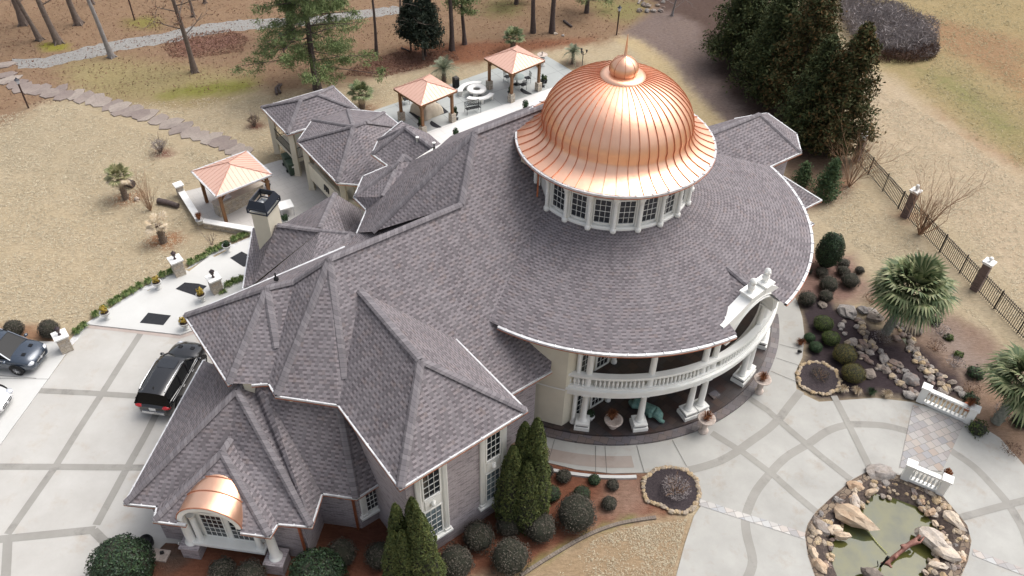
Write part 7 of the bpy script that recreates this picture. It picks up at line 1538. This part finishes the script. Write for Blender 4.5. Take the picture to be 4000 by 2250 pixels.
# striped border grass along the walkway
LG = [(196, 838), (212, 823), (243, 795), (262, 782), (285, 765), (300, 756), (318, 744), (335, 736), (352, 724), (376, 712), (410, 696), (430, 688), (482, 664), (500, 655), (515, 648), (530, 636), (545, 630), (560, 623), (590, 606), (608, 598), (622, 592), (575, 720), (592, 712), (560, 738), (608, 706)]
lbm = []
for s_ in range(3):
    mb = MB(); tuft(mb, (0, 0, 0), .42, .34, 130, .035, s_+60, .45); o = mb.build('tmp', M['liri'], None, uvs=False); lbm.append(o.data); bpy.data.objects.remove(o)
for i, (x, y) in enumerate(LG):
    o = bpy.data.objects.new('border_grass', lbm[i % 3]); COL.objects.link(o); o.location = at(x, y); o.rotation_euler = (0, 0, i*1.7); o.scale = (1, 1, 1)
    tag(o, 'striped green border grass clump in the row edging the pale walkway', 'border grass', 'border grass along the walkway')
# ================================================================== CARS
def car(loc, rz, paint, lb, L_=4.8, W_=1.9, H_=1.75, kind='suv', plate=True, name='parked_car', rear='red'):
    r_ = empty(name, loc, lb, 'car', 'cars parked by the house', rz); hw = W_/2
    pm = simple('car paint '+lb[:12], paint, None, .22, .3, spec=.6, coat=1.0)
    # stations: x, sill, belt half width, shoulder height, roof?
    if kind == 'suv': st = [(-L_/2, .42, .72, .90), (-L_/2+.06, .34, .84, .98), (-L_/2+.35, .30, .93, 1.02), (-1.2, .27, .96, 1.03), (0, .26, .97, 1.03), (.9, .27, .97, 1.02), (1.35, .28, .96, 1.03), (1.85, .30, .93, .98), (2.1, .32, .88, .90), (L_/2-.08, .36, .76, .80), (L_/2, .42, .62, .70)]
    else: st = [(-L_/2, .40, .66, .80), (-L_/2+.15, .32, .84, .90), (-1.6, .28, .93, .95), (-.8, .25, .96, .92), (.3, .25, .96, .90), (1.1, .26, .95, .88), (1.7, .28, .90, .80), (L_/2-.15, .32, .76, .66), (L_/2, .38, .56, .56)]
    mb = MB(); V = []; m = 0
    for x, zb_, wf, zs in st:
        w_ = hw*wf; crown = .07 if x > .9 or kind != 'suv' else .03; sec = [(-w_*.92, zb_), (-w_, zb_+.12), (-w_*1.02, (zb_+zs)/2), (-w_*.98, zs-.08), (-w_*.90, zs), (-w_*.45, zs+crown), (0, zs+crown*1.2), (w_*.45, zs+crown), (w_*.90, zs), (w_*.98, zs-.08), (w_*1.02, (zb_+zs)/2), (w_, zb_+.12), (w_*.92, zb_)]; m = len(sec); V += [Vector((x, y, z)) for y, z in sec]
    n = len(st); mb.add(V, [[i*m+j, (i+1)*m+j, (i+1)*m+(j+1) % m, i*m+(j+1) % m] for i in range(n-1) for j in range(m)], True); mb.add(V[:m], [list(range(m))]); mb.add(V[-m:], [list(range(m))[::-1]])
    mb.build('body', pm, r_, world=False, uvs=False)
    # greenhouse
    if kind == 'suv': gh = [(-L_/2+.10, .80, 1.0, .98), (-L_/2+.42, .80, .72, H_-.10), (-.8, .86, .74, H_-.04), (.05, .86, .74, H_-.06), (.42, .86, .70, H_-.14), (1.22, .84, .80, 1.02)]
    else: gh = [(-1.75, .78, .76, .95), (-.95, .80, .64, H_-.06), (-.2, .82, .66, H_), (.35, .82, .62, H_-.08), (1.15, .82, .74, .92)]
    V = []; zs = 1.0 if kind == 'suv' else .88
    for x, wb, wt, zt_ in gh: V += [Vector((x, y, z)) for y, z in ((-hw*wb*1.04, zs-.02), (-hw*wt*1.04, zt_), (hw*wt*1.04, zt_), (hw*wb*1.04, zs-.02))]
    n = len(gh); mb = MB(); mb.add(V, [[i*4+j, (i+1)*4+j, (i+1)*4+(j+1) % 4, i*4+(j+1) % 4] for i in range(n-1) for j in range(4)]); mb.add(V[:4], [[0, 1, 2, 3]]); mb.add(V[-4:], [[3, 2, 1, 0]]); mb.build('windows', simple('tinted car glass', (.006, .007, .009), None, .06, 0, spec=.15), r_, world=False, uvs=False)
    mb = MB(); rs = gh[1:-1] if kind == 'suv' else gh[1:-1]; V = []
    for i, (x, wb, wt, zt_) in enumerate(rs):
        xx = x-(.12 if i == 0 else 0)+(.06 if i == len(rs)-1 else 0)
        V += [Vector((xx, y, z)) for y, z in ((-hw*wt*1.06, zt_-.05), (-hw*wt*.99, zt_+.012), (-hw*wt*.5, zt_+.045), (0, zt_+.055), (hw*wt*.5, zt_+.045), (hw*wt*.99, zt_+.012), (hw*wt*1.06, zt_-.05))]
    n = len(rs); mb.add(V, [[i*7+j, (i+1)*7+j, (i+1)*7+j+1, i*7+j+1] for i in range(n-1) for j in range(6)], True); mb.build('roof', pm, r_, world=False, uvs=False)
    mb = MB()   # pillars
    for i in range(len(gh)-1) if kind == 'suv' else range(0, len(gh)-1):
        x, wb, wt, zt_ = gh[i]
        for s_ in (-1, 1):
            if i in (0, 1, 2, 3): mb.beam((x+.02, s_*hw*wb*1.045, zs), (x+(.1 if i else .3), s_*hw*wt*1.045, max(zt_, zs+.1)), .07, .05, Z3)
    x0, x1 = gh[-2], gh[-1]
    for s_ in (-1, 1): mb.beam((x0[0], s_*hw*x0[2]*1.04, x0[3]), (x1[0], s_*hw*x1[1]*1.03, x1[3]), .06, .06, Z3)
    mb.build('pillar', pm, r_, world=False, uvs=False)
    chrome = simple('brushed chrome', (.75, .76, .78), None, .2, .9)
    if kind == 'suv':
        for s_ in (-1, 1): mb = MB(); mb.tube([(-1.9, s_*hw*.70, H_-.05), (-1.6, s_*hw*.71, H_+.045), (-.1, s_*hw*.72, H_+.045), (.2, s_*hw*.72, H_-.05)], .024, 6); mb.build('roof_rail', chrome, r_, world=False, uvs=False)
        for s_ in (-1, 1): mb = MB(); mb.beam((-1.9, s_*hw*.985, 1.03), (1.0, s_*hw*.985, 1.03), .02, .03); mb.build('side_trim', chrome, r_, world=False, uvs=False)
        mb = MB(); mb.box((-L_/2-.01, 0, .58), (.10, W_*.62, .16)); mb.build('rear_step', chrome, r_, world=False, uvs=False)
        for s_ in (-1, 1):
            for x_ in (-.7, .35): mb = MB(); mb.box((x_, s_*hw*.99, .88), (.17, .03, .035)); mb.build('door_handle', chrome, r_, world=False, uvs=False)
    for x in (-L_*.305, L_*.300):
        for s_ in (-1, 1):
            mb = MB(); y0, y1 = s_*(hw-.24), s_*(hw+.012); mb.tube([(x, y0, .36), (x, y1, .36)], .36, 22, smooth=False); t_ = mb.build('wheel', simple('tyre rubber', (.012, .012, .012), None, .85), r_, world=False, uvs=False)
            mb = MB(); mb.tube([(x, y1-s_*.01, .36), (x, y1+s_*.012, .36)], .215, 20, smooth=False); mb.build('rim', simple('dark rim', (.05, .05, .055), None, .4, .6), t_, world=False, uvs=False)
            mb = MB()
            for k in range(6): a = k*PI/3+.3; mb.beam((x, y1+s_*.018, .36), (x+math.cos(a)*.20, y1+s_*.018, .36+math.sin(a)*.20), .02, .06, Vector((0, 1, 0)))
            mb.tube([(x, y1+s_*.005, .36), (x, y1+s_*.03, .36)], .05, 10); mb.build('spokes', chrome, t_, world=False, uvs=False)
            mb = MB(); mb.xpoly(Vector((x, s_*(hw*.995), .36)), Vector((1, 0, 0)), Z3, [(.43*math.cos(PI*i/14), .43*math.sin(PI*i/14)) for i in range(15)], (), .012); mb.build('wheel_arch', simple('arch black', (.015, .015, .015), None, .7), r_, world=False, uvs=False)
    for s_ in (-1, 1):
        mb = MB(); mb.blob((1.05, s_*(hw+.10), 1.08), (.10, .13, .09), 2, .05, 8, 6, True); mb.build('mirror', pm, r_, world=False, uvs=False)
        mb = MB(); mb.blob((L_/2-.22, s_*hw*.66, .76 if kind == 'suv' else .64), (.24, .20, .11), 3, .03, 10, 6, True); mb.build('headlight', simple('headlight glass', (.6, .62, .66), None, .12, .3), r_, world=False, uvs=False)
        mb = MB(); mb.blob((-L_/2+.14, s_*hw*.74, .92 if kind == 'suv' else .78), (.17, .26, .10), 3, .03, 10, 6, True); mb.build('tail_light', simple('red tail light', (.45, .01, .015), None, .15, spec=.7), r_, world=False, uvs=False)
    mb = MB(); mb.box((L_/2-.03, 0, .62 if kind == 'suv' else .5), (.07, W_*.42, .20)); gr = mb.build('grille', M['iron'], r_, world=False, uvs=False)
    mb = MB(); mb.beam((L_/2+.012, -W_*.20, .66 if kind == 'suv' else .52), (L_/2+.012, W_*.20, .66 if kind == 'suv' else .52), .03, .035); mb.tube([(L_/2+.01, 0, .66 if kind == 'suv' else .52), (L_/2+.04, 0, .66 if kind == 'suv' else .52)], .075, 14); mb.build('badge', chrome, gr, world=False, uvs=False)
    mb = MB(); mb.box((-L_/2-.005, 0, .80), (.03, .34, .17)); mb.build('licence_plate', M['marble'], r_, world=False, uvs=False)
    if kind == 'suv':
        mb = MB(); mb.box((-.4, 0, H_+.03), (.03, .04, .08)) if False else mb.blob((-1.75, 0, H_+.02), (.07, .03, .06), 2, .05, 6, 4, True); mb.build('antenna_fin', pm, r_, world=False, uvs=False)
        mb = MB(); mb.box((-.1, 0, H_+.006), (.60, W_*.5, .012)); mb.build('sunroof', simple('sunroof glass', (.01, .012, .016), None, .03, spec=1), r_, world=False, uvs=False)
        for s_ in (-1, 1): mb = MB(); mb.box((1.72, s_*.34, 1.085), (.2, .2, .02)); mb.build('hood_vent', M['iron'], r_, world=False, uvs=False)
    return r_
a_, b_ = at(397, 1022, .3), at(487, 878, .3)
u1, u2 = at(447, 1016, .36), at(508, 910, .36); dc = (u2-u1).normalized(); sx_ = (u2-u1).length
nc = Vector((-dc.y, dc.x, 0)); c = (u1+u2)/2+nc*.80; c.z = .045
k_ = 1.0
cr = car(c, math.atan2(dc.y, dc.x), (.006, .006, .008), 'glossy black estate style SUV parked against the lower roof, its rear towards the viewer')
v1 = Vector((-26.33, 28.9, 0)); dd = (at(98, 905, .4)-at(62, 935, .4)); 
hd = math.radians(-6); dcar = Vector((math.cos(hd), math.sin(hd), 0)); ncar = Vector((-dcar.y, dcar.x, 0))
c2 = v1-dcar*(4.7*.300)+ncar*.93; c2.z = .045
car(c2, hd, (.035, .05, .075), 'blue grey SUV nosing into the picture at the left edge', 4.7, 1.86, 1.78)
hd = math.radians(-4.5); dcar = Vector((math.cos(hd), math.sin(hd), 0)); c3 = Vector((-25.75, 26.65, 0))-dcar*2.32; c3.z = .045
car(c3, hd, (.80, .80, .80), 'white car of which only the nose shows at the left edge', 4.7, 1.84, 1.42, 'sedan')
